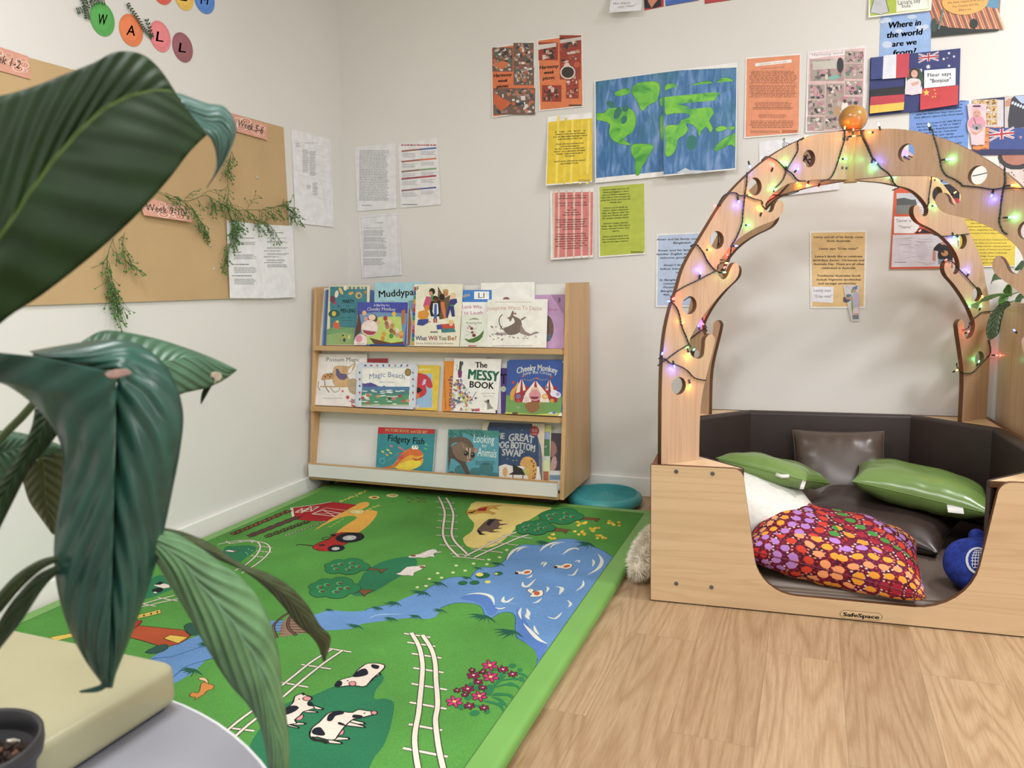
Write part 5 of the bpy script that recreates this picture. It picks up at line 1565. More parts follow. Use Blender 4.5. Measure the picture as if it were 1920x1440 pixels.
def a_yb(A):
    T = ["Tanner's", "Tanner's family", "come from Australia", "", "'", "", "Our family are mostly related to the", "regions. I have aunts, dads and made", "their family stew, love, faith and work", "together", "The Aboriginal heritage through the ba", "and Yumminburg people. It's", "indigenous specific naturel days, we will make", "our culture, respecting the land and helping", "to feel proud of where they come from.", "", "Our customs do not have 'costumes' in the", "way some, there are ceremonial body", "paint and clothing used for cultural practices", "and fires. This photo of Tanner on a Koolad", "traditional foods (often collected)", "are things, fruits and", "bush berries. It shows", "Aboriginal culture"]
    y = 75
    for i, l in enumerate(T):
        if len(l) > 1: A.text(l, 1545, y, 12, (56, 46, 20), min(len(l) * 11.4, 480), rot=0, shear=.28, bold=.1)
        y += 32.8 if i > 8 else 31
sheet('family_page', 'large yellow family page behind the farther arch leg', 'paper', BACK, [(1275, 25), (1862, 15), (1835, 852), (1262, 862)], (226, 198, 66), a_yb, C8, gap=.002, margin=(8, 4, 10, 10), curl=hang(.004))
# pins
PIN = plain((205, 205, 205), .3)
for (u, v) in [(1176, 842), (1197, 972), (1222, 1112), (1440, 460), (1155, 1130)]:
    x, y = D6((u, v)); p = LEFT.hit(x, y)
    V, Fc = lathe([(0, .006), (.004, .006), (.0048, .004), (.0048, .0), (0, 0)], 12)
    V = [(p.x + .003 + v[2], p.y + v[0], p.z + v[1]) for v in V]
    tag(obj('push_pin', mesh('push_pin', V, Fc, PIN, smooth=True)), 'small clear push pin in the brown paper', 'pin', 'push pins in the brown paper')
# ------------------------------------------------------------------ padded farm play mat
R2 = crop(400, 880, 4.8); R3 = crop(780, 900, 4.174); R4 = crop(440, 1140, 4.8); R5 = crop(740, 1140, 4.8); R8 = crop(200, 980, 6.0); R1 = crop(0, 880, 2.572)
MT = 0.042
mat_ = empty('play_mat', (-1.33, 2.0, 0), 'green padded play mat printed with farm, pond, cows and railway tracks', 'mat')
VINYL = plain((112, 170, 78), 0.45, 0.03, 6, 0.4, .1, 300)
bm = bmesh.new()
box_bm(bm, -2.13, 0.9, 0.001, -0.545, 3.085, MT, 0.016, 0, 5)
obj('padded_border', bm_mesh('padded_border', bm, VINYL, True), mat_)


def carpet(c, v=.07):
    key = ('carpet', str(c))
    if key in MC: return MC[key]
    c = dull(c, .16)
    m, nt, b = newmat('carpet_%02x%02x%02x' % tuple(int(x) for x in c), c, 0.95, 0.1)
    co = coords(nt)
    n1 = N(nt, 'ShaderNodeTexNoise', Scale=3.5, Detail=5.0); n2 = N(nt, 'ShaderNodeTexNoise', Scale=420.0, Detail=2.0)
    nt.links.new(co, n1.inputs['Vector']); nt.links.new(co, n2.inputs['Vector'])
    r = ramp(nt, [(0.32, var(c, 1 - v)), (0.7, var(c, 1 + v))]); nt.links.new(n1.outputs['Fac'], r.inputs[0])
    r2 = ramp(nt, [(0.3, (205, 205, 205)), (0.65, (255, 255, 255))]); nt.links.new(n2.outputs['Fac'], r2.inputs[0])
    mm = N(nt, 'ShaderNodeMixRGB', blend_type='MULTIPLY'); mm.inputs[0].default_value = .8
    nt.links.new(r.outputs[0], mm.inputs[1]); nt.links.new(r2.outputs[0], mm.inputs[2]); nt.links.new(mm.outputs[0], b.inputs['Base Color'])
    bump(nt, b, n2.outputs['Fac'], .35, .0012)
    MC[key] = m
    return m


class Rug(Art):
    def mi(s, col):
        m = carpet(col)
        if m not in s.mats: s.mats.append(m)
        return s.mats.index(m)


RP = Plane((0, 0, MT), (1, 0, 0), (0, 1, 0), (0, 0, 1))
A = Rug(RP, R3, h0=0.0002, step=0.00006, clampa=(-2.07, -0.607, 0.96, 3.03))
GR, DG, BL, BL2, OW, OL = (84, 156, 62), (44, 124, 82), (100, 148, 206), (84, 126, 200), (226, 216, 196), (46, 42, 40)
A._poly([(-2.07, .96), (-.607, .96), (-.607, 3.03), (-2.07, 3.03)], GR, 0)
A.bb.append((-9, -9, 9, 9, 0))
TG = (40, 96, 74)


def grass(cr, x, y, s, n=7, flip=1, seed=0):
    A.cr = cr; rd = random.Random(int(x * 7 + y) + seed)
    for i in range(n):
        a = radians(195 - 24 + i * (150 / n) - (0 if flip > 0 else 30)); L = s * rd.uniform(.6, 1)
        tx, ty = x - flip * L * cos(pi - a) * 1.0, y - L * .45 * sin(a) - s * .05
        A.poly([(x, y + s * .04), (x - flip * s * .0, y - s * .06), ((x + tx) / 2, (y + ty) / 2 - s * .07), (tx, ty)], TG)


# river and pond
A.cr = R3
A.poly([(-120, 1040), (0, 1065), (60, 1060), (130, 1035), (230, 985), (310, 963), (400, 962), (480, 975), (520, 1005), (545, 1070), (600, 1077), (640, 1050), (700, 1035), (760, 1045), (780, 1090), (778, 1170), (790, 1230), (860, 1275), (930, 1330), (955, 1370), (965, 1500), (1200, 1500), (1200, 1160), (1330, 960), (1480, 760), (1555, 620), (1520, 590), (1450, 545), (1380, 520), (1350, 490), (1280, 475), (1200, 460), (1120, 465), (1050, 490), (960, 510), (850, 505), (780, 530), (730, 570), (700, 620), (660, 660), (600, 685), (510, 685), (450, 730), (420, 765), (350, 760), (270, 765), (200, 790), (110, 840), (0, 905), (-120, 960), (-380, 1010), (-400, 1090), (-250, 1085)], BL, (50, 100, 150), .003, 3)
A.cr = R2
A.poly([(-140, 1500), (120, 1430), (520, 1365), (700, 1360), (940, 1300), (1050, 1270), (1200, 1280), (1400, 1270), (1600, 1215), (1750, 1150), (1900, 1100), (2050, 1120), (2000, 1330), (1750, 1340), (1500, 1370), (1330, 1395), (1240, 1435), (1040, 1450), (800, 1450), (500, 1470), (120, 1530), (0, 1620), (-180, 1830), (-560, 1990), (-560, 1700)], BL, None, 0, 3)
A.cr = R1
A.poly([(700, 925), (830, 905), (960, 860), (1060, 850), (1100, 880), (1060, 900), (980, 925), (900, 950), (850, 990), (780, 1040), (700, 1060)], BL, (50, 100, 150), .003, 2)
A.cr = R3
for pts in ([(340, 925), (450, 890), (540, 900), (600, 960), (640, 1020), (600, 1060), (560, 1050), (520, 985), (440, 950)], [(790, 1000), (860, 1100), (930, 1220), (1030, 1300), (960, 1420), (930, 1330), (800, 1230), (790, 1150)]): A.poly(pts, BL2, None, 0, 2)
# fields
A.poly([(470, 170), (700, 185), (1060, 215), (1000, 245), (950, 275), (860, 330), (800, 350), (770, 390), (720, 440), (640, 505), (560, 530), (480, 535), (400, 520), (368, 465), (385, 440), (440, 400), (455, 340), (420, 300), (400, 255), (420, 210)], (232, 206, 112), None, 0, 2)
A.cr = R2
A.poly([(1250, 1120), (1330, 980), (1360, 930), (1500, 840), (1700, 790), (1810, 800), (1835, 850), (1780, 910), (1600, 1010), (1450, 1100), (1330, 1140)], DG, None, 0, 3)
A.poly([(110, 700), (200, 690), (330, 685), (385, 705), (370, 740), (300, 790), (220, 850), (150, 850), (90, 760)], DG, None, 0, 3)
A.cr = R8
A.poly([(360, 850), (420, 700), (520, 620), (620, 590), (720, 640), (740, 740), (640, 790), (480, 850)], DG, None, 0, 3)
A.cr = R4
A.poly([(230, 1080), (440, 870), (700, 790), (900, 705), (1100, 660), (1270, 610), (1330, 600), (1335, 660), (1270, 740), (1260, 820), (1340, 815), (1420, 840), (1435, 900), (1400, 1080), (1340, 1240), (1260, 1340), (1200, 1460), (1100, 1600), (400, 1700), (100, 1400)], DG, None, 0, 3)
# yellow lane
A.cr = R2
A.poly([(905, 555), (1000, 480), (1100, 420), (1200, 370), (1300, 310), (1370, 293), (1403, 305), (1390, 335), (1320, 370), (1380, 368), (1470, 375), (1465, 420), (1400, 500), (1330, 555), (1300, 570), (1270, 600), (1110, 590), (1140, 540), (1230, 480), (1290, 440), (1280, 425), (1230, 418), (1150, 435), (1060, 470), (980, 510)], (235, 168, 62), None, 0, 2)


def track(cr, a, b, sl, w=.0085, ew=.004, tw=.006):
    A.cr = cr
    for s_ in sl: A.line(s_, OW, tw, edge=OL, ew=ew)
    A.line(a, OW, w, 3, edge=OL, ew=ew); A.line(b, OW, w, 3, edge=OL, ew=ew)


track(R3, [(175, 130), (205, 190), (225, 260), (215, 350), (212, 430), (240, 500), (290, 560), (335, 600)], [(235, 140), (270, 200), (292, 270), (285, 350), (280, 430), (310, 490), (370, 550), (415, 595)],
      [[(150, 168), (300, 182)], [(165, 215), (310, 228)], [(178, 270), (325, 280)], [(168, 318), (325, 330)], [(158, 372), (325, 385)], [(158, 432), (330, 442)], [(183, 507), (367, 523)], [(270, 574), (430, 592)]], .009)
track(R3, [(380, 600), (480, 550), (560, 510), (650, 465), (740, 425), (820, 400)], [(455, 610), (560, 560), (640, 525), (720, 490), (800, 455), (880, 430)],
      [[(288, 598), (540, 626)], [(430, 540), (680, 570)], [(560, 483), (800, 512)], [(675, 430), (910, 457)]], .009)
track(R5, [(150, 225), (220, 350), (250, 500), (245, 650), (230, 800), (215, 950), (190, 1080), (180, 1200), (195, 1350), (215, 1460)], [(250, 245), (330, 370), (365, 500), (372, 650), (385, 800), (385, 900), (368, 1000), (378, 1130), (400, 1280), (440, 1460)],
      [[(85, 230), (320, 265)], [(115, 310), (365, 347)], [(155, 410), (420, 452)], [(168, 540), (440, 582)], [(152, 682), (470, 738)], [(135, 850), (465, 910)], [(128, 1048), (425, 1103)], [(75, 1262), (475, 1340)]], .011, .004, .0075)
track(R4, [(880, 370), (700, 480), (560, 590), (400, 720), (220, 880), (20, 1030), (-150, 1180)], [(970, 385), (800, 500), (600, 660), (415, 820), (240, 960), (85, 1085), (-60, 1220)],
      [[(800, 358), (1050, 398)], [(600, 510), (865, 550)], [(405, 668), (660, 714)], [(150, 855), (330, 885)], [(-60, 1080), (175, 1108)]], .007)
track(R8, [(1250, 245), (1400, 215), (1560, 198), (1680, 210), (1730, 270), (1690, 360), (1620, 430), (1540, 490), (1440, 540)], [(1370, 240), (1560, 212), (1700, 215), (1800, 240), (1840, 300), (1800, 370), (1710, 450), (1620, 510), (1520, 570)],
      [[(1340, 208), (1390, 235)], [(1480, 200), (1530, 222)], [(1620, 200), (1640, 225)], [(1690, 262), (1865, 280)], [(1685, 320), (1860, 335)], [(1625, 370), (1800, 395)], [(1470, 515), (1610, 545)]], .006, .003, .005)
track(R8, [(330, 925), (440, 905), (560, 870), (660, 845), (760, 820)], [(330, 948), (460, 935), (600, 900), (720, 875), (810, 855)], [[(335, 905), (550, 940)], [(580, 845), (800, 882)]], .006, .003, .005)
# barn
A.cr = R2
RED = (186, 38, 42)
A.poly([(690, 350), (1065, 295), (1290, 320), (1190, 370), (1090, 425), (1020, 468), (880, 465), (720, 452)], RED, OL, .002)
A.poly([(690, 347), (718, 345), (735, 450), (712, 455)], OW, OL, .001); A.line([(705, 347), (880, 325), (1065, 295)], OW, .006)
A.line([(735, 445), (900, 370), (1065, 298)], (110, 20, 26), .003)
for q in ([(738, 388), (800, 352), (860, 356), (795, 392)], [(805, 380), (880, 335), (950, 338), (880, 380)], [(888, 402), (985, 368), (1150, 396), (1095, 424)]):
    A.line(q + [q[0]], OW, .006); A.line([q[0], q[2]], OW, .004); A.line([q[1], q[3]], OW, .004)
A.line([(1010, 348), (1190, 370)], OW, .003); A.line([(890, 402), (1010, 348)], OW, .003)
# crop rows
for (x0, y0, x1, y1, w, c, d) in ((160, 590, 685, 372, .030, (92, 62, 40), (150, 96, 66)), (310, 608, 760, 430, .034, (84, 64, 52), (120, 60, 70)), (460, 612, 850, 470, .030, (88, 66, 44), (70, 140, 70)), (640, 600, 1010, 470, .022, (110, 160, 90), (150, 170, 110))):
    A.line([(x0 + (x1 - x0) * i / 12, y0 + (y1 - y0) * i / 12 + (3 if i % 2 else -3)) for i in range(13)], c, w, edge=OL if c[0] < 100 else None, ew=.004)
    for i in range(13):
        t = (i + .5) / 13; A.ell(x0 + (x1 - x0) * t, y0 + (y1 - y0) * t, 14, 6, d, -20, OL if d[1] > 120 else None, .0015, n=8)
rd = random.Random(6)
for i in range(34):
    t = i / 34; A.ell(1140 + 240 * t + rd.uniform(-14, 14), 290 - 95 * t + rd.uniform(-10, 10), 8, 4, (226, 214, 80), n=6)
for i in range(9): A.ell(1380 + i * 14, 370 - i * 6 + rd.uniform(-5, 5), 9, 5, (200, 190, 80), n=6)
for i in range(10): A.ell(1040 + i * 14, 520 - i * 8 + rd.uniform(-8, 8), 7, 3, (222, 205, 80), n=5)
for x, y in ((1750, 255), (1790, 270), (1840, 258), (1870, 275), (1760, 295), (1850, 292), (1900, 265), (1900, 292)): A.ell(x, y, 22, 5, (110, 84, 54), 8, n=6)


def bird(cr, x, y, s, c=(222, 206, 110), c2=(170, 60, 50)):
    A.cr = cr
    A.poly([(x - s, y), (x - s * .5, y - s * .25), (x + s * .4, y - s * .3), (x + s, y - s * .1), (x + s * .6, y + s * .2), (x - s * .2, y + s * .25)], c, OL, .0018, 2)
    A.ell(x + s * .1, y - s * .02, s * .45, s * .12, c2, 0, OL, .001, n=8)


bird(R2, 1445, 255, 55); bird(R2, 1610, 238, 60, (226, 214, 140), (200, 190, 90)); bird(R2, 1290, 385, 75, (222, 206, 120), (232, 220, 150))
# tractor
A.cr = R2
A.line([(750, 685), (780, 676), (900, 690)], OL, .008, 2)
A.poly([(900, 690), (960, 655), (1040, 630), (1080, 580), (1160, 568), (1330, 572), (1345, 590), (1240, 640), (1180, 680), (1060, 740), (950, 735), (895, 712)], (190, 44, 40), OL, .003)
A.poly([(1045, 585), (1100, 585), (1110, 600), (1070, 606)], OL); A.ell(1015, 622, 42, 13, OL, -8); A.ell(1015, 622, 32, 8, GR, -8)
for x, y, rx, ry in ((1230, 615, 128, 45), (1105, 712, 76, 30)):
    A.ell(x, y, rx, ry, (38, 40, 46), -4, OL, .002, n=26); A.ell(x - 4, y + 3, rx * .5, ry * .5, (190, 190, 184), -4, OL, .001, n=18); A.ell(x - 4, y + 3, rx * .22, ry * .22, (214, 214, 206), -4, OL, .001, n=12)
A.rect(950, 676, 1005, 690, OL); A.line([(920, 722), (1000, 728)], OL, .003)


def tree(cr, cx, cy, sx, sy, trunk, blobs, L=.003):
    A.cr = cr
    A.poly(trunk, (126, 84, 50), OL, .0025, 2)
    for (x, y, rx, ry) in blobs: A.ell(cx + x * sx, cy + y * sy, rx * sx + 4, ry * sy + 3, OL, 0, n=18)
    for (x, y, rx, ry) in blobs: A.ell(cx + x * sx, cy + y * sy, rx * sx, ry * sy, (44, 130, 76), 0, n=18)
    for (x, y, rx, ry) in blobs:
        A.ell(cx + x * sx * .8, cy + y * sy * .8, 26 * sx, 12 * sy, (104, 180, 120), 0, n=12, a0=90, a1=330)
        A.ell(cx + x * sx * .8 + 4 * sx, cy + y * sy * .8 + 1, 20 * sx, 9 * sy, (44, 130, 76), 0, n=12)
        A.ell(cx + x * sx * .8 + 8 * sx, cy + y * sy * .8 + 2, 12 * sx, 7 * sy, (150, 64, 50), 0, OL, .0012, n=8)


BB_ = [(-110, 30, 75, 38), (-60, -30, 80, 42), (60, -45, 90, 40), (130, 0, 80, 40), (20, 35, 100, 42), (-130, -10, 60, 30), (60, 5, 90, 40)]
tree(R2, 1195, 878, 1.03, .92, [(1330, 890), (1400, 882), (1500, 903), (1575, 895), (1535, 915), (1510, 940), (1490, 912), (1400, 908), (1330, 915)], BB_)
tree(R2, 1080, 1072, 1.17, 1.2, [(1150, 1070), (1230, 1050), (1300, 1080), (1420, 1085), (1440, 1092), (1390, 1115), (1355, 1150), (1335, 1115), (1240, 1100), (1160, 1110)], BB_)
tree(R3, 1130, 288, .88, .78, [(1240, 285), (1300, 290), (1430, 300), (1435, 306), (1410, 330), (1390, 315), (1300, 312), (1240, 310)], BB_)
tree(R3, 930, 377, .77, .72, [(1010, 372), (1080, 372), (1200, 390), (1215, 395), (1185, 400), (1170, 422), (1150, 405), (1020, 400)], BB_)
# flowers
for x, y in ((1305, 345), (1395, 385), (1550, 340), (1280, 415), (1450, 450), (1048, 442)):
    A.cr = R3
    for k in range(7): A.ell(x + rd.uniform(-42, 42), y + rd.uniform(-20, 20), 15, 9, (236, 212, 66) if k % 2 else (226, 186, 50), 0, OL if k == 0 else None, .001, n=7)
for x, y in ((315, 670), (450, 655), (555, 660), (570, 625), (655, 608), (290, 725), (385, 710), (200, 765), (105, 775), (78, 830), (10, 840), (710, 550), (170, 730)):
    A.cr = R3
    A.ell(x, y, 15, 8, (220, 226, 168), 0, n=7); A.ell(x, y - 1, 5, 3, (200, 196, 90), 0, n=5)
for cr, x, y, s in ((R3, 555, 1070, 175), (R3, 772, 1190, 190), (R3, 1360, 500, 140), (R3, 1020, 490, 130), (R3, 660, 655, 100), (R3, 500, 690, 70), (R3, 415, 765, 80), (R3, 200, 810, 115), (R3, 70, 880, 100), (R3, 205, 1020, 100), (R3, 15, 1065, 80), (R2, 1650, 1205, 140), (R2, 1500, 1250, 120), (R2, 1620, 1345, 130), (R2, 1840, 1325, 100), (R2, 1300, 1410, 140), (R2, 1060, 1265, 90), (R2, 1900, 1110, 140), (R8, 1150, 1370, 170), (R1, 940, 970, 110)):
    grass(cr, x, y, s)
A.cr = R8
A.poly([(870, 1170), (930, 1130), (1020, 1150), (1080, 1220), (1040, 1260), (950, 1270), (900, 1220)], (50, 92, 78), (30, 66, 56), .002, 2)
# pond: lily pads, ducks, ripples
A.cr = R3
for x, y, a, b in ((522, 750, 55, 22), (645, 733, 34, 15), (366, 807, 36, 17), (458, 805, 38, 16)): A.ell(x, y, a, b, (42, 112, 70), -4, (28, 80, 60), .0015)
for x, y, a in ((498, 742, 30), (628, 735, 15), (562, 798, 24)): A.ell(x, y, a, a * .5, (234, 220, 90), 0, n=8)
for x, y, s in ((850, 722, 62), (1160, 675, 66)):
    A.poly([(x - s * 1.2, y), (x - s * .9, y - 10), (x - s * .4, y - 4), (x, y - 18), (x + s * .5, y - 22), (x + s, y - 12), (x + s * .8, y + 12), (x + s * .2, y + 22), (x - s * .5, y + 14), (x - s, y + 16)], (232, 226, 208), OL, .002, 2)
    A.ell(x + s * .3, y + 1, s * .42, 10, (206, 92, 50), -12); A.ell(x - s * 1.0, y + 8, 14, 9, OL)
A.poly([(868, 862), (900, 850), (925, 862), (905, 885), (940, 868), (985, 862), (998, 885), (985, 908), (930, 916), (885, 912), (905, 895), (880, 878)], (232, 226, 208), OL, .002, 2)
A.ell(945, 888, 24, 17, (206, 92, 50), 0)
WR_ = (224, 224, 210)
for pts in ([(710, 630), (730, 590), (770, 550), (830, 527), (885, 528)], [(785, 570), (820, 540), (860, 532)], [(970, 560), (1010, 520), (1080, 492), (1165, 490)], [(1050, 535), (1080, 505), (1130, 500)], [(1145, 585), (1200, 545), (1250, 535), (1275, 548)], [(1425, 580), (1455, 630), (1430, 690), (1340, 745)], [(1380, 620), (1392, 645), (1380, 680)], [(1310, 785), (1305, 830), (1250, 870)], [(1095, 835), (1140, 845), (1138, 870), (1120, 898)], [(1185, 940), (1212, 970), (1190, 998)], [(1030, 1070), (1090, 1085), (1145, 1035)], [(390, 898), (480, 888), (560, 900), (600, 930), (612, 980)], [(690, 910), (680, 945), (710, 955), (768, 920)], [(620, 1000), (660, 1008), (702, 998)], [(825, 1000), (810, 1040), (825, 1090)], [(865, 1005), (880, 1040), (870, 1070), (890, 1095)], [(840, 1125), (900, 1190), (960, 1250), (1030, 1285)], [(925, 1140), (935, 1180), (965, 1215)], [(835, 795), (840, 830), (880, 830), (935, 775)], [(975, 665), (1000, 645), (1012, 655), (995, 682)], [(1240, 640), (1275, 630), (1275, 650)], [(1185, 740), (1230, 745), (1270, 690)], [(910, 965), (950, 955), (985, 925)], [(1020, 835), (1035, 850), (1020, 880)], [(860, 765), (890, 762), (912, 740)], [(715, 965), (800, 970)]):
    A.line(pts, WR_, .013 if len(pts) > 3 else .008, 3, True)
A.cr = R2
for pts in ([(1400, 1345), (1500, 1310), (1720, 1305)], [(980, 1385), (1060, 1395)], [(1850, 1320), (1920, 1300)]): A.line(pts, (180, 205, 225), .004, 3, True)
# horses, sheep
A.cr = R3
A.poly([(385, 262), (400, 240), (470, 232), (520, 212), (580, 202), (680, 200), (620, 213), (650, 235), (600, 222), (560, 240), (625, 262), (600, 275), (580, 262), (520, 258), (450, 268), (410, 272)], (212, 156, 56), OL, .002)
A.poly([(490, 225), (560, 212), (545, 245), (480, 245)], (176, 44, 44)); A.poly([(385, 258), (440, 250), (490, 232), (440, 262)], (66, 54, 46))
A.poly([(478, 400), (490, 380), (540, 330), (570, 308), (620, 306), (680, 318), (640, 328), (660, 345), (722, 345), (650, 358), (640, 375), (680, 380), (610, 388), (600, 402), (660, 408), (590, 412), (540, 400), (500, 410), (545, 430), (500, 430)], (112, 88, 76), OL, .002)
A.poly([(548, 350), (575, 308), (630, 306), (600, 330), (575, 362)], (46, 46, 52)); A.poly([(478, 392), (500, 400), (520, 425), (545, 432), (495, 428)], (40, 38, 40))


def sheep(cr, pts, hx, hy, s=1):
    A.cr = cr
    A.poly(pts, (226, 214, 204), OL, .0016, 2); A.ell(hx, hy, 14 * s, 6 * s, (150, 90, 70), 0, OL, .001)


sheep(R3, [(-45, 610), (10, 590), (80, 555), (160, 560), (210, 566), (150, 575), (140, 590), (150, 605), (110, 600), (60, 612), (0, 608)], 5, 597)
sheep(R2, [(1640, 942), (1680, 930), (1740, 880), (1830, 872), (1900, 862), (1912, 875), (1890, 885), (1870, 905), (1810, 930), (1800, 962), (1760, 955), (1700, 955)], 1880, 880, 1.6)
sheep(R2, [(1750, 790), (1800, 770), (1870, 765), (1920, 735), (1990, 720), (2020, 745), (1960, 765), (1900, 785), (1850, 795), (1780, 798)], 1800, 780, 1.6)
sheep(R2, [(110, 730), (150, 728), (200, 735), (225, 742), (190, 747), (150, 745)], 210, 743, .8)
sheep(R8, [(1330, 318), (1380, 310), (1440, 322), (1440, 335), (1380, 330)], 1440, 330, .8)
for x, y in ((1597, 300), (1635, 315), (1570, 338), (1585, 355), (1410, 425), (1420, 445)): A.cr = R8; A.ell(x, y, 7, 4, (220, 226, 200), n=5)
A.cr = R8
A.poly([(500, 760), (560, 735), (620, 730), (640, 760), (600, 785), (530, 785)], (34, 36, 44)); A.poly([(530, 705), (580, 680), (640, 685), (700, 700), (710, 730), (640, 740), (570, 720)], (222, 206, 190)); A.poly([(540, 700), (600, 662), (650, 680), (600, 700)], (34, 36, 44)); A.ell(545, 787, 20, 8, (220, 210, 200))


def cow(cr, body, spots, legs, nose, udder=None):
    A.cr = cr
    C_ = (232, 214, 196)
    for l in legs: A.poly(l, C_, OL, .0032); A.ell(l[1][0], (l[1][1] + l[2][1]) / 2, 14, 9, (36, 38, 46), 0, n=6)
    if udder: A.poly(udder, (222, 140, 150), OL, .002, 2)
    A.poly(body, C_, OL, .0035, 2)
    for s_ in spots: A.poly(s_, (36, 40, 50), None, 0, 3)
    for n_ in nose: A.ell(*n_, (222, 140, 140), 0, OL, .0022, n=12)


cow(R4, [(675, 1140), (700, 1080), (760, 1035), (830, 960), (900, 935), (1000, 940), (1060, 945), (1110, 920), (1170, 925), (1240, 935), (1280, 935), (1275, 960), (1230, 968), (1170, 985), (1090, 1000), (1060, 1010), (1000, 1060), (960, 1110), (925, 1160), (900, 1190), (830, 1190), (740, 1165), (690, 1170)],
    [[(830, 1010), (850, 960), (920, 930), (980, 935), (975, 960), (910, 975), (880, 1015), (850, 1025)], [(930, 1050), (940, 1030), (990, 1050), (985, 1065)], [(692, 1120), (720, 1085), (770, 1078), (800, 1110), (815, 1140), (790, 1155), (720, 1145)], [(1060, 990), (1070, 965), (1140, 970), (1150, 985), (1100, 995)]],
    [[(1020, 1000), (1170, 1035), (1160, 1050), (1040, 1045)], [(1000, 1020), (1170, 1068), (1160, 1080), (990, 1060)], [(900, 1160), (1030, 1172), (1025, 1188), (900, 1195)], [(830, 1180), (965, 1215), (955, 1228), (850, 1220)]],
    [(1255, 948, 28, 18)], [(930, 1130), (970, 1100), (985, 1110), (975, 1140), (940, 1150)])
A.line([(690, 1165), (720, 1190), (790, 1200), (835, 1222)], OL, .008, 3)
cow(R4, [(905, 710), (925, 665), (1000, 635), (1060, 620), (1100, 570), (1150, 530), (1190, 505), (1260, 500), (1310, 505), (1350, 520), (1345, 545), (1300, 590), (1240, 640), (1190, 700), (1140, 712), (1060, 700), (960, 712)],
    [[(1060, 620), (1120, 565), (1180, 550), (1200, 600), (1120, 625)], [(1228, 530), (1240, 510), (1300, 525), (1290, 552), (1250, 548)], [(898, 712), (925, 665), (965, 665), (960, 705)]],
    [[(1120, 690), (1240, 640), (1235, 655), (1150, 712)], [(1230, 620), (1310, 590), (1300, 605), (1240, 640)]], [(1060, 685, 32, 22)])
cow(R4, [(430, 1040), (440, 930), (500, 880), (530, 845), (540, 800), (600, 775), (650, 790), (690, 800), (695, 825), (660, 850), (690, 880), (720, 905), (620, 935), (590, 970), (540, 1010), (560, 1040), (500, 1050), (450, 1060)],
    [[(440, 945), (480, 895), (540, 880), (578, 900), (540, 935), (460, 965)], [(652, 860), (680, 845), (710, 870), (690, 888), (660, 882)], [(600, 770), (625, 765), (632, 785), (612, 788)]],
    [[(690, 870), (795, 908), (790, 918), (700, 910)], [(610, 915), (745, 935), (740, 945), (610, 940)], [(540, 1030), (635, 1038), (630, 1052), (530, 1056)], [(470, 1045), (575, 1075), (570, 1085), (480, 1065)]],
    [(652, 818, 40, 20)], [(545, 990), (600, 960), (620, 975), (600, 1005), (560, 1012)])
for x, y in ((580, 823), (1018, 660), (1168, 952)): A.ell(x, y, 9, 6, OL, n=6)
# fox
A.cr = R1
A.poly([(915, 1085), (935, 1075), (955, 1080), (965, 1060), (970, 1035), (1000, 1025), (1005, 1035), (1032, 1042), (1025, 1060), (1000, 1068), (985, 1085), (960, 1100), (935, 1115), (945, 1100), (920, 1098)], (212, 132, 60), (90, 60, 30), .002, 2)
A.poly([(958, 1008), (985, 1005), (1003, 1020), (1000, 1035), (985, 1022), (962, 1016)], (226, 190, 140), (90, 60, 30), .0018, 2)
# bridge
A.cr = R4
A.poly([(410, 230), (420, 150), (480, 80), (570, 20), (640, 30), (650, 100), (620, 160), (670, 215), (560, 235), (420, 262)], (150, 116, 92), None, 0, 2)
for i in range(8):
    y = 45 + i * 25; A.line([(500 - i * 3 + abs(i - 4) * 8, y), (630 + i * 4, y + 2)], OL, .003); A.line([(360 + abs(i - 5) * 14, y + 15), (440, y + 12)], OL, .0025)
for pts in ([(530, 20), (430, 80), (365, 140), (350, 190), (380, 270)], [(570, 18), (510, 70), (480, 130), (490, 190), (555, 248)]): A.line(pts, OL, .009, 4); A.line(pts, (120, 90, 72), .004, 4)
# windmill
A.cr = R8
A.poly([(205, 1280), (250, 1170), (370, 1160), (620, 1185), (870, 1210), (905, 1240), (945, 1275), (880, 1330), (800, 1370), (680, 1395), (600, 1390), (400, 1330)], (186, 78, 44), OL, .0025)
A.poly([(640, 1305), (715, 1265), (915, 1290), (800, 1360)], (228, 190, 70), OL, .0025)
A.poly([(225, 1220), (250, 1130), (310, 1110), (390, 1102), (385, 1130), (330, 1180), (260, 1215)], (196, 44, 44), OL, .0025, 2)
A.poly([(140, 1080), (260, 1065), (600, 980), (615, 1020), (280, 1100), (150, 1120)], (232, 196, 78), OL, .0025); A.line([(270, 1085), (605, 1000)], OL, .002)
for x, y in ((335, 1068), (420, 1048), (500, 1028), (570, 1010)): A.ell(x, y, 9, 14, OL, n=6)
A.cr = R1
A.poly([(240, 810), (360, 788), (365, 805), (270, 828)], (232, 196, 78), OL, .0025)
A.poly([(700, 885), (750, 855), (800, 845), (808, 865), (760, 888)], (50, 92, 78), (30, 66, 56), .002, 2)
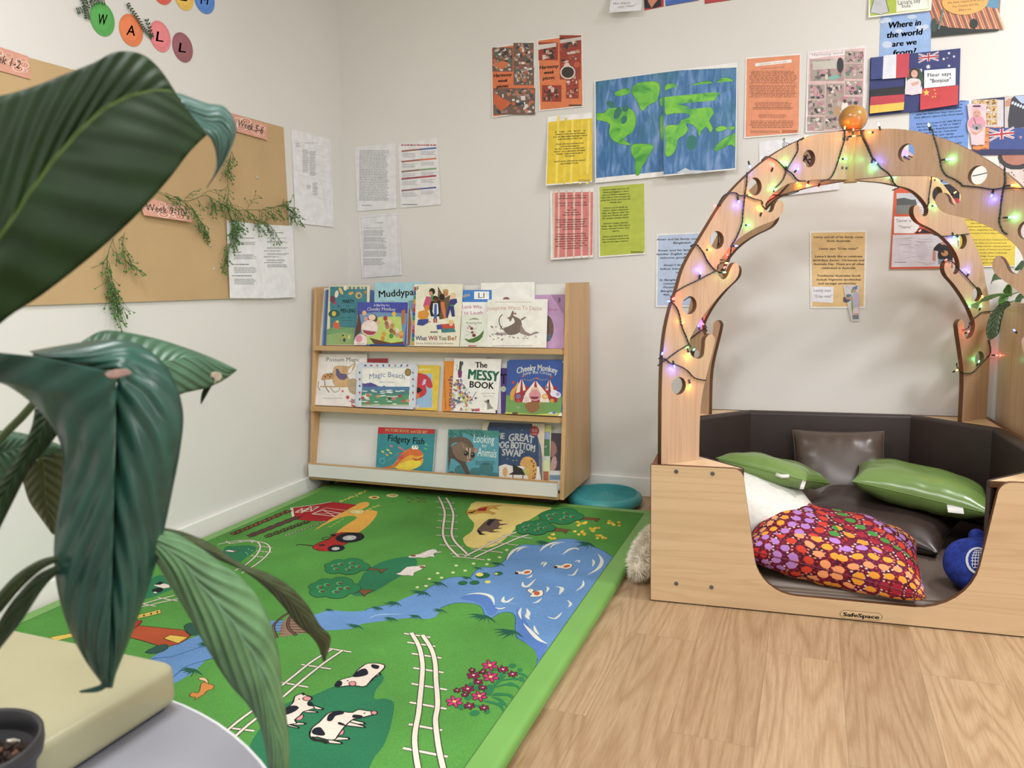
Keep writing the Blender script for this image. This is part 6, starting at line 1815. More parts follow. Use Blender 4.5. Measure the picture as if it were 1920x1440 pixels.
# rose bush
A.cr = R5
SG = (46, 128, 76)
for pts in ([(860, 780), (900, 700), (960, 640), (1010, 600)], [(870, 800), (950, 830), (1020, 900)], [(860, 790), (960, 780), (1040, 790), (1075, 840)], [(900, 720), (1000, 690), (1090, 700), (1140, 750)], [(950, 660), (1050, 640), (1150, 650), (1180, 690)], [(980, 590), (1100, 585), (1170, 610), (1215, 645)], [(760, 830), (860, 850), (950, 880), (990, 950)], [(700, 870), (800, 900), (850, 920)]): A.line(pts, SG, .010, 3, True)
for x, y, a, b, r in ((1060, 522, 35, 22, 0), (1128, 558, 24, 18, 0), (870, 590, 30, 14, 0), (850, 740, 40, 55, 30), (960, 610, 22, 40, 20), (720, 948, 48, 26, -10), (830, 935, 30, 20, 0), (690, 690, 30, 18, 0), (730, 720, 35, 22, 0), (660, 810, 36, 24, 0), (600, 895, 34, 24, 0), (1140, 640, 26, 22, 0), (1040, 690, 40, 16, 0), (950, 870, 30, 20, 0), (905, 560, 28, 12, 0), (940, 780, 60, 14, 0)): A.ell(x, y, a, b, SG, r, n=10)
for x, y, r, c in ((857, 520, 75, (206, 52, 110)), (865, 625, 78, (206, 52, 110)), (762, 797, 75, (206, 52, 110)), (537, 848, 80, (214, 56, 116)), (975, 557, 54, (160, 34, 84)), (1062, 600, 46, (160, 34, 84)), (710, 610, 64, (160, 34, 84)), (697, 565, 34, (160, 34, 84)), (795, 580, 36, (160, 34, 84)), (752, 670, 46, (160, 34, 84)), (658, 733, 62, (160, 34, 84)), (793, 722, 42, (160, 34, 84)), (563, 745, 36, (160, 34, 84)), (632, 785, 36, (160, 34, 84)), (672, 885, 52, (160, 34, 84)), (806, 904, 46, (160, 34, 84))):
    for k in range(6):
        a = k * pi / 3 + .3; A.ell(x + r * .55 * cos(a), y + r * .3 * sin(a), r * .42, r * .2, c, math.degrees(math.atan2(sin(a) * .5, cos(a))), OL, .0016, n=9)
    A.ell(x, y, r * .22, r * .13, (232, 200, 100) if r > 70 else (226, 190, 180), n=8)
me = mesh('printed_carpet', A.world(), A.F, A.mats, A.M)
bm = bmesh.new(); bm.from_mesh(me)
n0 = 0
vs = [bm.verts.new(p) for p in ((-2.07, .96, MT), (-.607, .96, MT), (-.607, 3.03, MT), (-2.07, 3.03, MT))]
vt = [bm.verts.new((p.co.x, p.co.y, MT + .00026)) for p in vs]
for i in range(4): bm.faces.new((vs[i], vs[(i + 1) % 4], vt[(i + 1) % 4], vt[i]))
bm.to_mesh(me); bm.free()
obj('printed_carpet', me, mat_)
# stitched seam round the print
SE = plain((70, 112, 50), .7)
V, Fc = join([tube([a, b], .0012, 5) for a, b in (((-.606, .96, MT), (-.606, 3.03, MT)), ((-2.071, .96, MT), (-2.071, 3.03, MT)), ((-2.07, 3.031, MT), (-.606, 3.031, MT)))])
obj('seam', mesh('seam', V, Fc, SE), mat_)

# ------------------------------------------------------------------ balance cushion
tc = (-0.822, 3.248)
TEAL = plain((62, 160, 164), .38, .03, 5)
cush = empty('balance_cushion', (tc[0], tc[1], 0), 'teal round rubber balance cushion with soft spikes on the floor', 'balance cushion')
prof = [(0.0, 0.012), (.13, .002), (.155, .004), (.172, .014), (.178, .028), (.172, .044), (.160, .053), (.145, .054), (0.0, .060)]
V, Fc = lathe([(r * .92, z) for r, z in prof], 64, (tc[0], tc[1], 0))
obj('cushion_body', mesh('cushion_body', V, Fc, TEAL, smooth=True), cush)
V, Fc = [], []
for ring in range(1, 22):
    r = ring * .0065
    n = int(2 * pi * r / .0085)
    for k in range(n):
        a = 2 * pi * k / n
        x, y = tc[0] + r * cos(a), tc[1] + r * sin(a); z = .060 - .006 * (r / .15) - .001
        o = len(V)
        for j in range(5):
            b = 2 * pi * j / 5; V.append((x + .0022 * cos(b), y + .0022 * sin(b), z))
        V.append((x, y, z + .0085))
        for j in range(5): Fc.append((o + j, o + (j + 1) % 5, o + 5))
sp = obj('spikes', mesh('spikes', V, Fc, TEAL), cush); sp['kind'] = 'stuff'
# ------------------------------------------------------------------ wooden nook with crossing arches
NY = radians(4.0)
NO = Vector((-0.435, 2.281, 0)); NX = Vector((cos(NY), sin(NY), 0)); NN = Vector((-sin(NY), cos(NY), 0))
NW, ND, NH = 1.16, 1.055, 0.426
T18 = 0.018
def L(x, y, z): return NO + NX * x + NN * y + Vector((0, 0, z))
MN = Matrix((NX, NN, (0, 0, 1))).transposed().to_4x4(); MN.translation = NO
nook = empty('reading_nook', NO, 'pale wooden reading nook with crossed scroll arches and brown padded walls', 'reading nook', rz=NY)
BIRCHX = wood('birch_panel_lengthwise', (206, 176, 138), (198, 166, 128), (0.07, 1, 1), .36, 26, (212, 184, 148))
BIRCHY = wood('birch_panel_upright', (196, 163, 132), (186, 152, 120), (1, 0.06, 1), .36, 42, (203, 171, 142))
BIRCHT = wood('birch_top', (222, 192, 152), (210, 178, 138), (0.3, 0.3, 1), .4, 24)
PLY = plywood('birch_ply_edge', [(70, 44, 26), (128, 86, 52), (60, 38, 24), (120, 78, 46)], 2, .0065)
PLYR = plywood('red_ply_edge', [(56, 26, 18), (168, 104, 62), (96, 44, 26), (190, 128, 84), (70, 32, 20)], 2, .0052)


def panel(name, loops, th, mats, matrix, parent, label=None, bev=.0008, face_z=.5):
    """a board sawn to an outline (with holes) in its own x,y plane; mats = (face, sawn edge)"""
    cu = bpy.data.curves.new(name, 'CURVE'); cu.dimensions = '2D'; cu.fill_mode = 'BOTH'
    cu.extrude = th / 2 - bev; cu.bevel_depth = bev; cu.bevel_resolution = 1; cu.offset = -bev
    for lp in loops:
        s = cu.splines.new('POLY'); s.points.add(len(lp) - 1)
        for p, q in zip(s.points, lp): p.co = (q[0], q[1], 0, 1)
        s.use_cyclic_u = True
    o = bpy.data.objects.new(name, cu)
    me0 = o.to_mesh()
    bm = bmesh.new(); bm.from_mesh(me0); o.to_mesh_clear()
    bpy.data.objects.remove(o); bpy.data.curves.remove(cu)
    bmesh.ops.remove_doubles(bm, verts=bm.verts, dist=1e-5)
    bmesh.ops.recalc_face_normals(bm, faces=bm.faces)
    for f in bm.faces: f.material_index = 0 if abs(f.normal.z) > .9 else 1
    me = bpy.data.meshes.new(name); bm.to_mesh(me); bm.free()
    for m in mats: me.materials.append(m)
    return obj(name, me, parent, label, matrix=matrix)


def fillet(P, r, n=5):
    """round chosen corners: P = [(x, y, radius)]"""
    out = []
    m = len(P)
    for i, p in enumerate(P):
        rr = p[2] if len(p) > 2 else 0
        if rr <= 0: out.append((p[0], p[1])); continue
        a, b, c = Vector(P[i - 1][:2]), Vector(p[:2]), Vector(P[(i + 1) % m][:2])
        u, v = (a - b).normalized(), (c - b).normalized()
        ang = u.angle(v); d = rr / math.tan(ang / 2)
        s, e = b + u * d, b + v * d
        cen = b + (u + v).normalized() * (rr / sin(ang / 2))
        a0 = atan2(s.y - cen.y, s.x - cen.x); a1 = atan2(e.y - cen.y, e.x - cen.x)
        da = (a1 - a0 + pi) % (2 * pi) - pi
        for k in range(n + 1):
            t = a0 + da * k / n; out.append((cen.x + rr * cos(t), cen.y + rr * sin(t)))
    return out


# vertical board frames: x along the box side, y up, z outwards
def vmat(o, ex):
    ez = Vector(ex).cross(Vector((0, 0, 1)))
    m = Matrix((Vector(ex), Vector((0, 0, 1)), ez)).transposed().to_4x4(); m.translation = o
    return m


front = [(0, .004), (NW, .004), (NW, NH), (.918, NH, .034), (.862, .058, .16), (.316, .058, .12), (.262, NH, .03), (0, NH)]
fr = fillet([p if len(p) > 2 else p + (0,) for p in front], 0, 8)
pf = panel('front_panel', [fr], T18, (BIRCHX, PLY), vmat(L(0, T18 / 2, 0), NX), nook)
PLYB = PLYR
panel('side_panel', [[(0, .004), (ND - 2 * T18, .004), (ND - 2 * T18, NH - .002), (0, NH - .002)]], T18, (BIRCHX, PLYR), vmat(L(T18 / 2, ND - T18, 0), -NN), nook)
panel('side_panel', [[(0, .004), (ND - 2 * T18, .004), (ND - 2 * T18, NH - .002), (0, NH - .002)]], T18, (BIRCHX, PLYR), vmat(L(NW - T18 / 2, T18, 0), NN), nook)
panel('back_panel', [[(0, .004), (NW, .004), (NW, NH), (0, NH)]], T18, (BIRCHX, PLY), vmat(L(NW, ND - T18 / 2, 0), -NX), nook)
# striped sawn end seen at the front corner of the box
V = [L(-.0012, -.0005, .004), L(-.0012, T18 + .0, .004), L(-.0012, T18, NH), L(-.0012, -.0005, NH)]
e = box('corner_edging', -.0015, 0, .004, .0, T18 * 1.35, NH, plywood('corner_ply_edge', [(56, 26, 18), (168, 104, 62), (96, 44, 26), (190, 128, 84), (70, 32, 20)], 1, .0085))
obj('corner_edging', e, nook, matrix=MN.copy())
c = .262
for tri in ([(T18, T18), (c, T18), (T18, c)], [(NW - T18, T18), (NW - T18, c), (NW - c, T18)], [(T18, ND - T18), (T18, ND - c), (c, ND - T18)], [(NW - T18, ND - T18), (NW - c, ND - T18), (NW - T18, ND - c)]):
    m = MN.copy(); m.translation = L(0, 0, NH - .011)
    panel('corner_shelf', [tri], T18, (BIRCHT, PLY), m, nook)

# padded walls: eight-sided, seven pads
LEATHER = plain((52, 40, 36), .5, .06, 8, .5, .12, 260)
SEATM = plain((112, 96, 84), .38, .05, 5, .5, .1, 240)
cp = c + .004


def pad(a, b, n, z0=.075, z1=.432, th=.045):
    """upholstered board from a to b (local xy), thickness grown along n"""
    a = Vector(a); b = Vector(b); d = (b - a); ln = d.length - .003; d.normalize(); n = Vector(n).normalized()
    bm = bmesh.new(); box_bm(bm, 0, 0, z0, ln, th, z1, min(.012, th * .45), 0, 4)
    for v in bm.verts:
        p = a + d * (v.co.x + .0015) + n * v.co.y
        v.co = L(p.x, p.y, v.co.z)
    return obj('wall_pad', bm_mesh('wall_pad', bm, LEATHER, True), nook)


i0 = T18
pad((i0, cp), (i0, ND - cp), (1, 0)); pad((cp, ND - i0), (NW - cp, ND - i0), (0, -1)); pad((NW - i0, ND - cp), (NW - i0, cp), (-1, 0))
pad((i0, ND - cp), (cp, ND - i0), (1, -1)); pad((NW - cp, ND - i0), (NW - i0, ND - cp), (-1, -1)); pad((cp - .006, i0 + .002), (i0 + .002, cp - .006), (1, 1), z1=.424, th=.014); pad((NW - i0 - .002, cp - .006), (NW - cp + .006, i0 + .002), (-1, 1), z1=.424, th=.014)
bm = bmesh.new()
oc = [(cp + .02, .02), (NW - cp - .02, .02), (NW - .02, cp + .02), (NW - .02, ND - cp - .02), (NW - cp - .02, ND - .02), (cp + .02, ND - .02), (.02, ND - cp - .02), (.02, cp + .02)]
va = [bm.verts.new(L(x, y, .006)) for x, y in oc]; vb = [bm.verts.new(L(x, y, .074)) for x, y in oc]
bm.faces.new(va[::-1]); tf = bm.faces.new(vb)
for i in range(8): bm.faces.new((va[i], va[(i + 1) % 8], vb[(i + 1) % 8], vb[i]))
bmesh.ops.bevel(bm, geom=[e for e in tf.edges], offset=.014, segments=4, affect='EDGES')
obj('seat_pad', bm_mesh('seat_pad', bm, SEATM, True), nook)

# arches: one outline for all four arms (r from the middle, z up)
OUT = [(.754, NH - .002), (.754, .62), (.752, .708), (.748, .772), (.739, .833), (.722, .893), (.701, .943), (.681, 1.0), (.654, 1.045), (.625, 1.083), (.592, 1.127), (.551, 1.181), (.517, 1.219), (.477, 1.255), (.426, 1.294), (.364, 1.335), (.294, 1.371), (.213, 1.404), (.13, 1.424), (.02, 1.438)]
INN = [(.02, 1.283), (.09, 1.281), (.15, 1.279), (.212, 1.272), (.272, 1.263), (.319, 1.243), (.352, 1.219), (.369, 1.198), (.366, 1.180), (.351, 1.173), (.338, 1.180), (.331, 1.197), (.320, 1.209), (.306, 1.211), (.295, 1.2), (.296, 1.179), (.314, 1.159), (.341, 1.146), (.393, 1.13), (.448, 1.106), (.493, 1.078), (.528, 1.046), (.546, 1.018), (.551, .996), (.546, .982), (.530, .971), (.514, .979), (.505, .997), (.493, 1.016), (.480, 1.021), (.469, 1.008), (.470, .986), (.486, .965), (.526, .936), (.575, .893), (.615, .850), (.640, .815), (.654, .79), (.655, .770), (.647, .750), (.632, .738), (.612, .736), (.600, .746), (.596, .772), (.593, .795), (.575, .808), (.559, .796), (.560, .774), (.580, .707), (.595, .657), (.606, .607), (.611, .54), (.612, NH - .002)]
def smooth2(P, k=3): return [(v.x, v.y) for v in catmull([Vector((a, b)) for a, b in P], k)]
prof = [OUT[0]] + smooth2(OUT[1:]) + smooth2(INN)
def circ(x, y, r, n=28): return [(x + r * cos(2 * pi * k / n), y + r * sin(2 * pi * k / n)) for k in range(n)]
HOLES = [(.195, 1.342), (.413, 1.249), (.556, 1.088), (.655, .897), (.692, .658)]
holes = [circ(x, y, .0265) for x, y in HOLES]
NC = NO + NX * NW / 2 + NN * ND / 2
def adir(sx, sy): return (NX * sx * NW / 2 + NN * sy * ND / 2).normalized()
ARM = {'FL': adir(-1, -1), 'BR': adir(1, 1), 'FR': adir(1, -1), 'BL': adir(-1, 1)}
for k in ('FL', 'FR', 'BL', 'BR'):
    panel('arch_arm', [prof] + holes, T18, (BIRCHY, PLY), vmat(NC, ARM[k]), nook)
# king post, brackets, ball
POSTM = wood('post_wood', (196, 160, 104), (178, 138, 84), (1, 1, .08), .4, 60)
for q, (dx, dy) in enumerate(((-1, 0), (1, 0), (0, -1), (0, 1))):
    m = MN.copy()
    a = [(-.006, .006), (.006, .03)]
bm = bmesh.new(); box_bm(bm, -.02, -.02, 1.276, .02, .02, 1.436, .002)
m = Matrix.Translation(NC) @ Matrix.Rotation(NY, 4, 'Z')
obj('king_post', bm_mesh('king_post', bm, POSTM), nook, matrix=m)
n = 14
P = [(.0, 1.432), (.030, 1.432), (.032, 1.438), (.022, 1.441)] + [(.044 * cos(t), 1.477 + .044 * sin(t)) for t in [radians(-62 + 152 * i / n) for i in range(n + 1)]]
V, Fc = lathe(P, 40, (NC.x, NC.y, 0))
mb, nt, b = newmat('varnished_ball', (172, 124, 58), .22, .6)
co = coords(nt); nz = N(nt, 'ShaderNodeTexNoise', Scale=14.0, Detail=3.0); nt.links.new(co, nz.inputs['Vector'])
r = ramp(nt, [(.35, (150, 102, 44)), (.65, (190, 142, 72))]); nt.links.new(nz.outputs['Fac'], r.inputs[0]); nt.links.new(r.outputs[0], b.inputs['Base Color'])
obj('ball_finial', mesh('ball_finial', V, Fc, mb, smooth=True), nook)
# screws
SCR = plain((92, 92, 88), .35, .1, 40)
def screw(p, n, r=.0065):
    n = Vector(n).normalized(); x = n.orthogonal().normalized(); y = n.cross(x)
    V = []
    for rr, h in ((r, 0), (r, .0012), (r * .85, .002), (r * .4, .002), (r * .36, .0005)):
        for k in range(14):
            a = 2 * pi * k / 14; V.append(Vector(p) + x * rr * cos(a) + y * rr * sin(a) + n * h)
    Fc = [(i * 14 + k, i * 14 + (k + 1) % 14, (i + 1) * 14 + (k + 1) % 14, (i + 1) * 14 + k) for i in range(4) for k in range(14)] + [tuple(56 + k for k in range(14))]
    obj('screw', mesh('screw', V, Fc, SCR), nook)
FP = Plane(L(0, 0, 0), NX, (0, 0, 1), -NN)
for u, v in ((1268, 884), (1336, 888), (1268, 1094), (1334, 1101)): screw(FP.hit(u, v, .0002), -NN)
for dz, dr in ((1.41, -.032), (1.41, -.05), (1.32, -.032), (1.32, -.05)):
    nn = ARM['FL'].cross(Vector((0, 0, 1))).normalized()
    if nn.dot(EYE - NC) < 0: nn = -nn
    screw(NC + ARM['FL'] * -dr + nn * (T18 / 2 + .0002) + Vector((0, 0, dz)), nn, .005)
# maker's plate
A = Art(FP, crop(1340, 780, 3.31), h0=.0004)
pl_ = fillet([(778, 1203, 30), (1040, 1225, 30), (1040, 1273, 30), (778, 1250, 30)], 0, 6)
A.poly(pl_, (208, 176, 130), (120, 96, 70), .0012)
[A.text('SafeSpace', 908 + d, 1238, 24, K, 222, bold=.1, rot=5) for d in (-1.5, 1.5)]
me = mesh('maker_plate', A.world(), A.F, A.mats, A.M); obj('maker_plate', me, nook, 'oval wood coloured plate with black lettering')
for x, y, w in ((1290, 1117, .002), (1295, 1118, .003), (1300, 1119, .002)):
    pass

# ------------------------------------------------------------------ cushions in the nook
def ltoW(p): return L(*p)


def pillow(name, label, cen, ex, ey, w, h, t, m, res=26, wrinkle=.004, seed=1, sag=0.0, pin=.55, group=None, piping=None, cat='cushion', bend=None, clampz=None):
    """cen/ex/ey in world; a stuffed cushion w x h with seam round the edge; returns root Empty"""
    ex = Vector(ex).normalized(); ey = Vector(ey).normalized(); en = ex.cross(ey).normalized(); ey = en.cross(ex)
    rd = random.Random(seed)
    ph = [(rd.uniform(3, 9), rd.uniform(0, 6), rd.uniform(0, 6.28)) for _ in range(6)]
    def surf(u, v, sgn):
        cu, cv = sin((u * 2 - 1) * pi / 2 * .999), sin((v * 2 - 1) * pi / 2 * .999)
        # pinched sides, pointed corners
        k = 1 - .05 * (1 - abs(cu) ** 2) * abs(cv) ** 3; kk = 1 - .05 * (1 - abs(cv) ** 2) * abs(cu) ** 3
        x = cu * w / 2 * kk; y = cv * h / 2 * k
        d = max(0, (1 - abs(cu) ** 3.4)) ** pin * max(0, (1 - abs(cv) ** 3.4)) ** pin
        z = sgn * t / 2 * d
        wr = sum(sin(a * cu + b * cv + c_) for a, b, c_ in ph) / 6
        edge = (1 - abs(cu)) * (1 - abs(cv))
        z += sgn * wrinkle * wr * min(1, edge * 6)
        # radiating creases near the seams
        z += sgn * wrinkle * .7 * sin(cu * 17 + seed) * max(0, abs(cv) - .45) * d * 1.6 + sgn * wrinkle * .7 * sin(cv * 15 + seed) * max(0, abs(cu) - .45) * d * 1.6
        z -= sag * (cu * cu + cv * cv)
        if bend: z += bend(cu, cv)
        p = cen + ex * x + ey * y + en * z
        if clampz is not None and p.z < clampz: p.z = clampz + (p.z - clampz) * .04
        return p
    V, Fc = [], []
    n = res
    for s_ in (1, -1):
        o = len(V)
        for j in range(n + 1):
            for i in range(n + 1): V.append(surf(i / n, j / n, s_))
        for j in range(n):
            for i in range(n):
                a = o + j * (n + 1) + i; q = (a, a + 1, a + n + 2, a + n + 1)
                Fc.append(q if s_ > 0 else q[::-1])
    bm = bmesh.new()
    vs = [bm.verts.new(p) for p in V]
    uv = bm.loops.layers.uv.new('uv')
    for f in Fc:
        ff = bm.faces.new([vs[k] for k in f]); ff.smooth = True
        for lp, k in zip(ff.loops, f):
            kk = k % ((n + 1) ** 2); lp[uv].uv = ((kk % (n + 1)) / n * w * 1.25, (kk // (n + 1)) / n * h * 1.25)
    bmesh.ops.remove_doubles(bm, verts=bm.verts, dist=.0004)
    root = empty(name, cen - en * 0 + Vector((0, 0, -t / 3)), label, cat, group or 'cushions in the reading nook')
    obj('cushion_cover', bm_mesh('cushion_cover', bm, m, True, recalc=True), root)
    ring = [surf(i / n, 0, 1) for i in range(n)] + [surf(1, j / n, 1) for j in range(n)] + [surf(1 - i / n, 1, 1) for i in range(n)] + [surf(0, 1 - j / n, 1) for j in range(n)]
    ring.append(ring[0])
    Vt, Ft = tube(ring, .0022 if not piping else piping[1], 6)
    obj('seam', mesh('seam', Vt, Ft, piping[0] if piping else m, smooth=True), root)
    return root, surf


def care_tag(root, p, d1, d2, w=.022, h=.03, col=(224, 222, 216), name='care_tag'):
    d1 = Vector(d1).normalized(); d2 = Vector(d2).normalized(); nn = d1.cross(d2)
    V, Fc = [], []
    for j in range(5):
        for i in (0, 1):
            V.append(Vector(p) + d1 * (i - .5) * w + d2 * h * j / 4 + nn * .003 * sin(j * 1.4))
    V += [v + nn * .0006 for v in V]
    for j in range(4): Fc += [(2 * j, 2 * j + 1, 2 * j + 3, 2 * j + 2), (10 + 2 * j, 12 + 2 * j, 13 + 2 * j, 11 + 2 * j)]
    obj(name, mesh(name, V, Fc, plain(col, .6)), root)


GREEN = plain((110, 142, 68), .24, .05, 6, .6, .06, 160)
BROWN = plain((80, 65, 55), .32, .08, 5, .6, .05, 160)
BROWN2 = plain((66, 52, 48), .32, .06, 5, .55, .05, 160)
WHT_M = plain((222, 220, 210), .9, .03, 60, .1, .3, 300)
UP = Vector((0, 0, 1))
# brown, propped against the rear pads
pillow('cushion', 'shiny brown vinyl cushion propped upright against the rear pads', L(.612, .86, .232), NX * 1 + UP * .02, (NN * .48 + UP * 1), .33, .32, .10, BROWN, seed=3, wrinkle=.008)
# dark brown, lying on the seat
r_, s_ = pillow('cushion', 'dark brown cushion lying flat with its zip towards the entrance', L(.715, .60, .135), NX * 1 - NN * .42 - UP * .10, NN * 1 + NX * .35 + UP * .1, .46, .34, .13, BROWN2, seed=5, wrinkle=.006, clampz=.079)
zz = [s_(.25 + .7 * i / 20, 0.0, 1) + Vector((0, 0, .003)) for i in range(21)]
V, Fc = tube(zz, .0035, 6); obj('zip', mesh('zip', V, Fc, plain((30, 28, 28), .4)), r_)
V, Fc = tube([zz[-3] + Vector((0, -.006, .003)), zz[-3] + Vector((.004, -.02, .006))], .003, 6); obj('zip_pull', mesh('zip_pull', V, Fc, plain((170, 168, 160), .3)), r_)
# white big cushion at the entrance corner
pillow('cushion', 'white rounded cushion under the green one beside the front panel', L(.285, .33, .195), NX * 1 + NN * .25 - UP * .25, NN * 1 - NX * .1 + UP * .1, .44, .42, .25, WHT_M, seed=8, wrinkle=.002, pin=.42, clampz=.079)
r_, s_ = pillow('cushion', 'green vinyl cushion resting on the white one', L(.362, .45, .318), NX * 1 - NN * .42 - UP * .12, NN * 1 + NX * .3 - UP * .26, .305, .28, .095, GREEN, seed=12, wrinkle=.006, piping=(GREEN, .0018))
care_tag(r_, s_(.93, 0.0, 1), NX, -UP - NX * .3, .012, .03); 
V, Fc = tube([s_(.62, .0, 1) + Vector((0, -.004, -.004)), s_(.66, .0, 1) + Vector((0, -.01, -.004)), s_(.72, .0, 1) + Vector((0, -.008, .002))], .006, 6)
obj('cord_knot', mesh('cord_knot', V, Fc, plain((226, 226, 220), .7), smooth=True), r_)
r_, s_ = pillow('cushion', 'green vinyl cushion leaning at the far side above the blue ball', L(.85, .62, .245), NX * 1 - NN * .20 - UP * .16, NN * 1 + NX * .25 - UP * .04, .42, .32, .13, GREEN, seed=16, wrinkle=.006, piping=(GREEN, .0018))
care_tag(r_, s_(.66, 0.0, 1), NX * 1 - NN * .2, -UP * .6 - NN * .5, .045, .028)


def pattern_mat():
    m, nt, b = newmat('dotted_cotton', (96, 26, 48), .7, .3)
    t = N(nt, 'ShaderNodeTexCoord')
    cur = None
    def mth(op, a, b_=None):
        n = N(nt, 'ShaderNodeMath', operation=op)
        for i, x in enumerate((a, b_)):
            if x is None: continue
            if isinstance(x, (int, float)): n.inputs[i].default_value = x
            else: nt.links.new(x, n.inputs[i])
        return n.outputs[0]
    def layer(prev, big, rows, around, thr, pal, seed):
        """rings of dots around scattered centres, one colour to a ring"""
        mp = N(nt, 'ShaderNodeMapping'); mp.inputs['Location'].default_value = (seed, seed * .7, 0)
        nt.links.new(t.outputs['UV'], mp.inputs[0])
        vb = N(nt, 'ShaderNodeTexVoronoi', Scale=float(big)); vb.voronoi_dimensions = '2D'; nt.links.new(mp.outputs[0], vb.inputs['Vector'])
        df = N(nt, 'ShaderNodeVectorMath', operation='SUBTRACT'); nt.links.new(mp.outputs[0], df.inputs[0]); nt.links.new(vb.outputs['Position'], df.inputs[1])
        ln = N(nt, 'ShaderNodeVectorMath', operation='LENGTH'); nt.links.new(df.outputs[0], ln.inputs[0])
        sp = N(nt, 'ShaderNodeSeparateXYZ'); nt.links.new(df.outputs[0], sp.inputs[0])
        th = mth('ARCTAN2', sp.outputs[1], sp.outputs[0])
        rr = mth('MULTIPLY', ln.outputs['Value'], float(rows)); ring = mth('FLOOR', rr)
        # dots per ring grow with the ring
        ta = mth('MULTIPLY', mth('ROUND', mth('MULTIPLY', mth('ADD', ring, .6), float(around))), mth('DIVIDE', th, 6.28318))
        dx = mth('SUBTRACT', mth('FRACT', rr), .5); dy = mth('SUBTRACT', mth('FRACT', ta), .5)
        d2 = mth('ADD', mth('MULTIPLY', dx, dx), mth('MULTIPLY', dy, dy))
        lt = mth('LESS_THAN', d2, thr)
        sc_ = N(nt, 'ShaderNodeSeparateColor'); nt.links.new(vb.outputs['Color'], sc_.inputs[0])
        pick = mth('FRACT', mth('ADD', mth('MULTIPLY', ring, .618), sc_.outputs[0]))
        r = ramp(nt, [(i / len(pal), c) for i, c in enumerate(pal)], 'CONSTANT'); nt.links.new(pick, r.inputs[0])
        mx = N(nt, 'ShaderNodeMixRGB'); nt.links.new(lt, mx.inputs[0]); nt.links.new(r.outputs[0], mx.inputs[2])
        if prev is None:
            nz_ = N(nt, 'ShaderNodeTexNoise', Scale=9.0); nt.links.new(t.outputs['UV'], nz_.inputs['Vector'])
            r0 = ramp(nt, [(.42, (66, 12, 30)), (.5, (104, 16, 40)), (.62, (80, 16, 58))]); nt.links.new(nz_.outputs['Fac'], r0.inputs[0]); nt.links.new(r0.outputs[0], mx.inputs[1])
        else: nt.links.new(prev, mx.inputs[1])
        return mx.outputs[0]
    o1 = layer(None, 5.0, 80, 6.2, .07, [(180, 50, 50), (206, 130, 110), (130, 30, 60), (210, 190, 180)], 3.1)
    o2 = layer(o1, 2.6, 31, 5.4, .13, [(204, 48, 40), (228, 154, 52), (160, 30, 52), (172, 122, 192), (206, 54, 44), (230, 150, 100), (70, 138, 60), (176, 126, 196), (226, 150, 50), (196, 60, 40)], 2.15)
    nt.links.new(o2, b.inputs['Base Color'])
    n2 = N(nt, 'ShaderNodeTexNoise', Scale=18.0, Detail=3.0); nt.links.new(t.outputs['Object'], n2.inputs['Vector']); bump(nt, b, n2.outputs['Fac'], .25, .01)
    return m


pillow('cushion', 'dark red cotton cushion with bright dot pattern in the nook entrance', L(.530, .178, .155), NX * 1 - NN * .10 - UP * .17, NN * 1 + NX * .1 + UP * .10, .49, .36, .17, pattern_mat(), seed=21, wrinkle=.010, pin=.42, clampz=.079, res=34, piping=(plain((110, 24, 44), .7), .002))
# blue felt ball
BLUE = plain((38, 58, 150), .85, .18, 60, .2, .8, 120)
bc = L(.908, .112, .155)
bl = empty('felt_ball', bc - Vector((0, 0, .088)), 'blue fuzzy felt ball with white netting pattern beside the dotted cushion', 'ball')
bm = bmesh.new(); bmesh.ops.create_icosphere(bm, subdivisions=4, radius=.09)
for v in bm.verts: v.co = bc + Vector((v.co.x, v.co.y, v.co.z * .87)) * (1 + .02 * sin(v.co.x * 70) * sin(v.co.y * 60))
obj('ball_body', bm_mesh('ball_body', bm, BLUE, True), bl)
bm = bmesh.new(); bmesh.ops.create_icosphere(bm, subdivisions=3, radius=.022)
for v in bm.verts: v.co = bc + v.co + Vector((.0, .045, .070))
obj('ball_ear', bm_mesh('ball_ear', bm, BLUE, True), bl)
vdir = (EYE - bc).normalized(); lx = vdir.cross(UP).normalized() * -1; ly = lx.cross(vdir) * -1
parts = []
def onball(a, b):
    d = (vdir + lx * a - ly * -b).normalized(); return bc + Vector((d.x, d.y, d.z * .88)) * .0915
cN = (-.02, .26)
def loop(rx, ry, k=20): return [onball(cN[0] + rx * cos(2 * pi * i / k), cN[1] + ry * sin(2 * pi * i / k)) for i in range(k + 1)]
parts += [tube(loop(.34, .52), .0016, 5), tube(loop(.30, .47), .0016, 5)]
for i in range(-3, 4):
    y = i * .11; w = .2 * math.sqrt(max(0, 1 - (y / .42) ** 2)); parts.append(tube([onball(cN[0] - w, cN[1] + y), onball(cN[0], cN[1] + y + .03), onball(cN[0] + w, cN[1] + y + .05)], .0011, 4))
for i in (-2, -1, 0, 1, 2): parts.append(tube([onball(cN[0] + i * .07, cN[1] - .3), onball(cN[0] + i * .08, cN[1]), onball(cN[0] + i * .06, cN[1] + .33)], .0009, 4))
V, Fc = join(parts); obj('netting_pattern', mesh('netting_pattern', V, Fc, plain((226, 228, 232), .8)), bl)

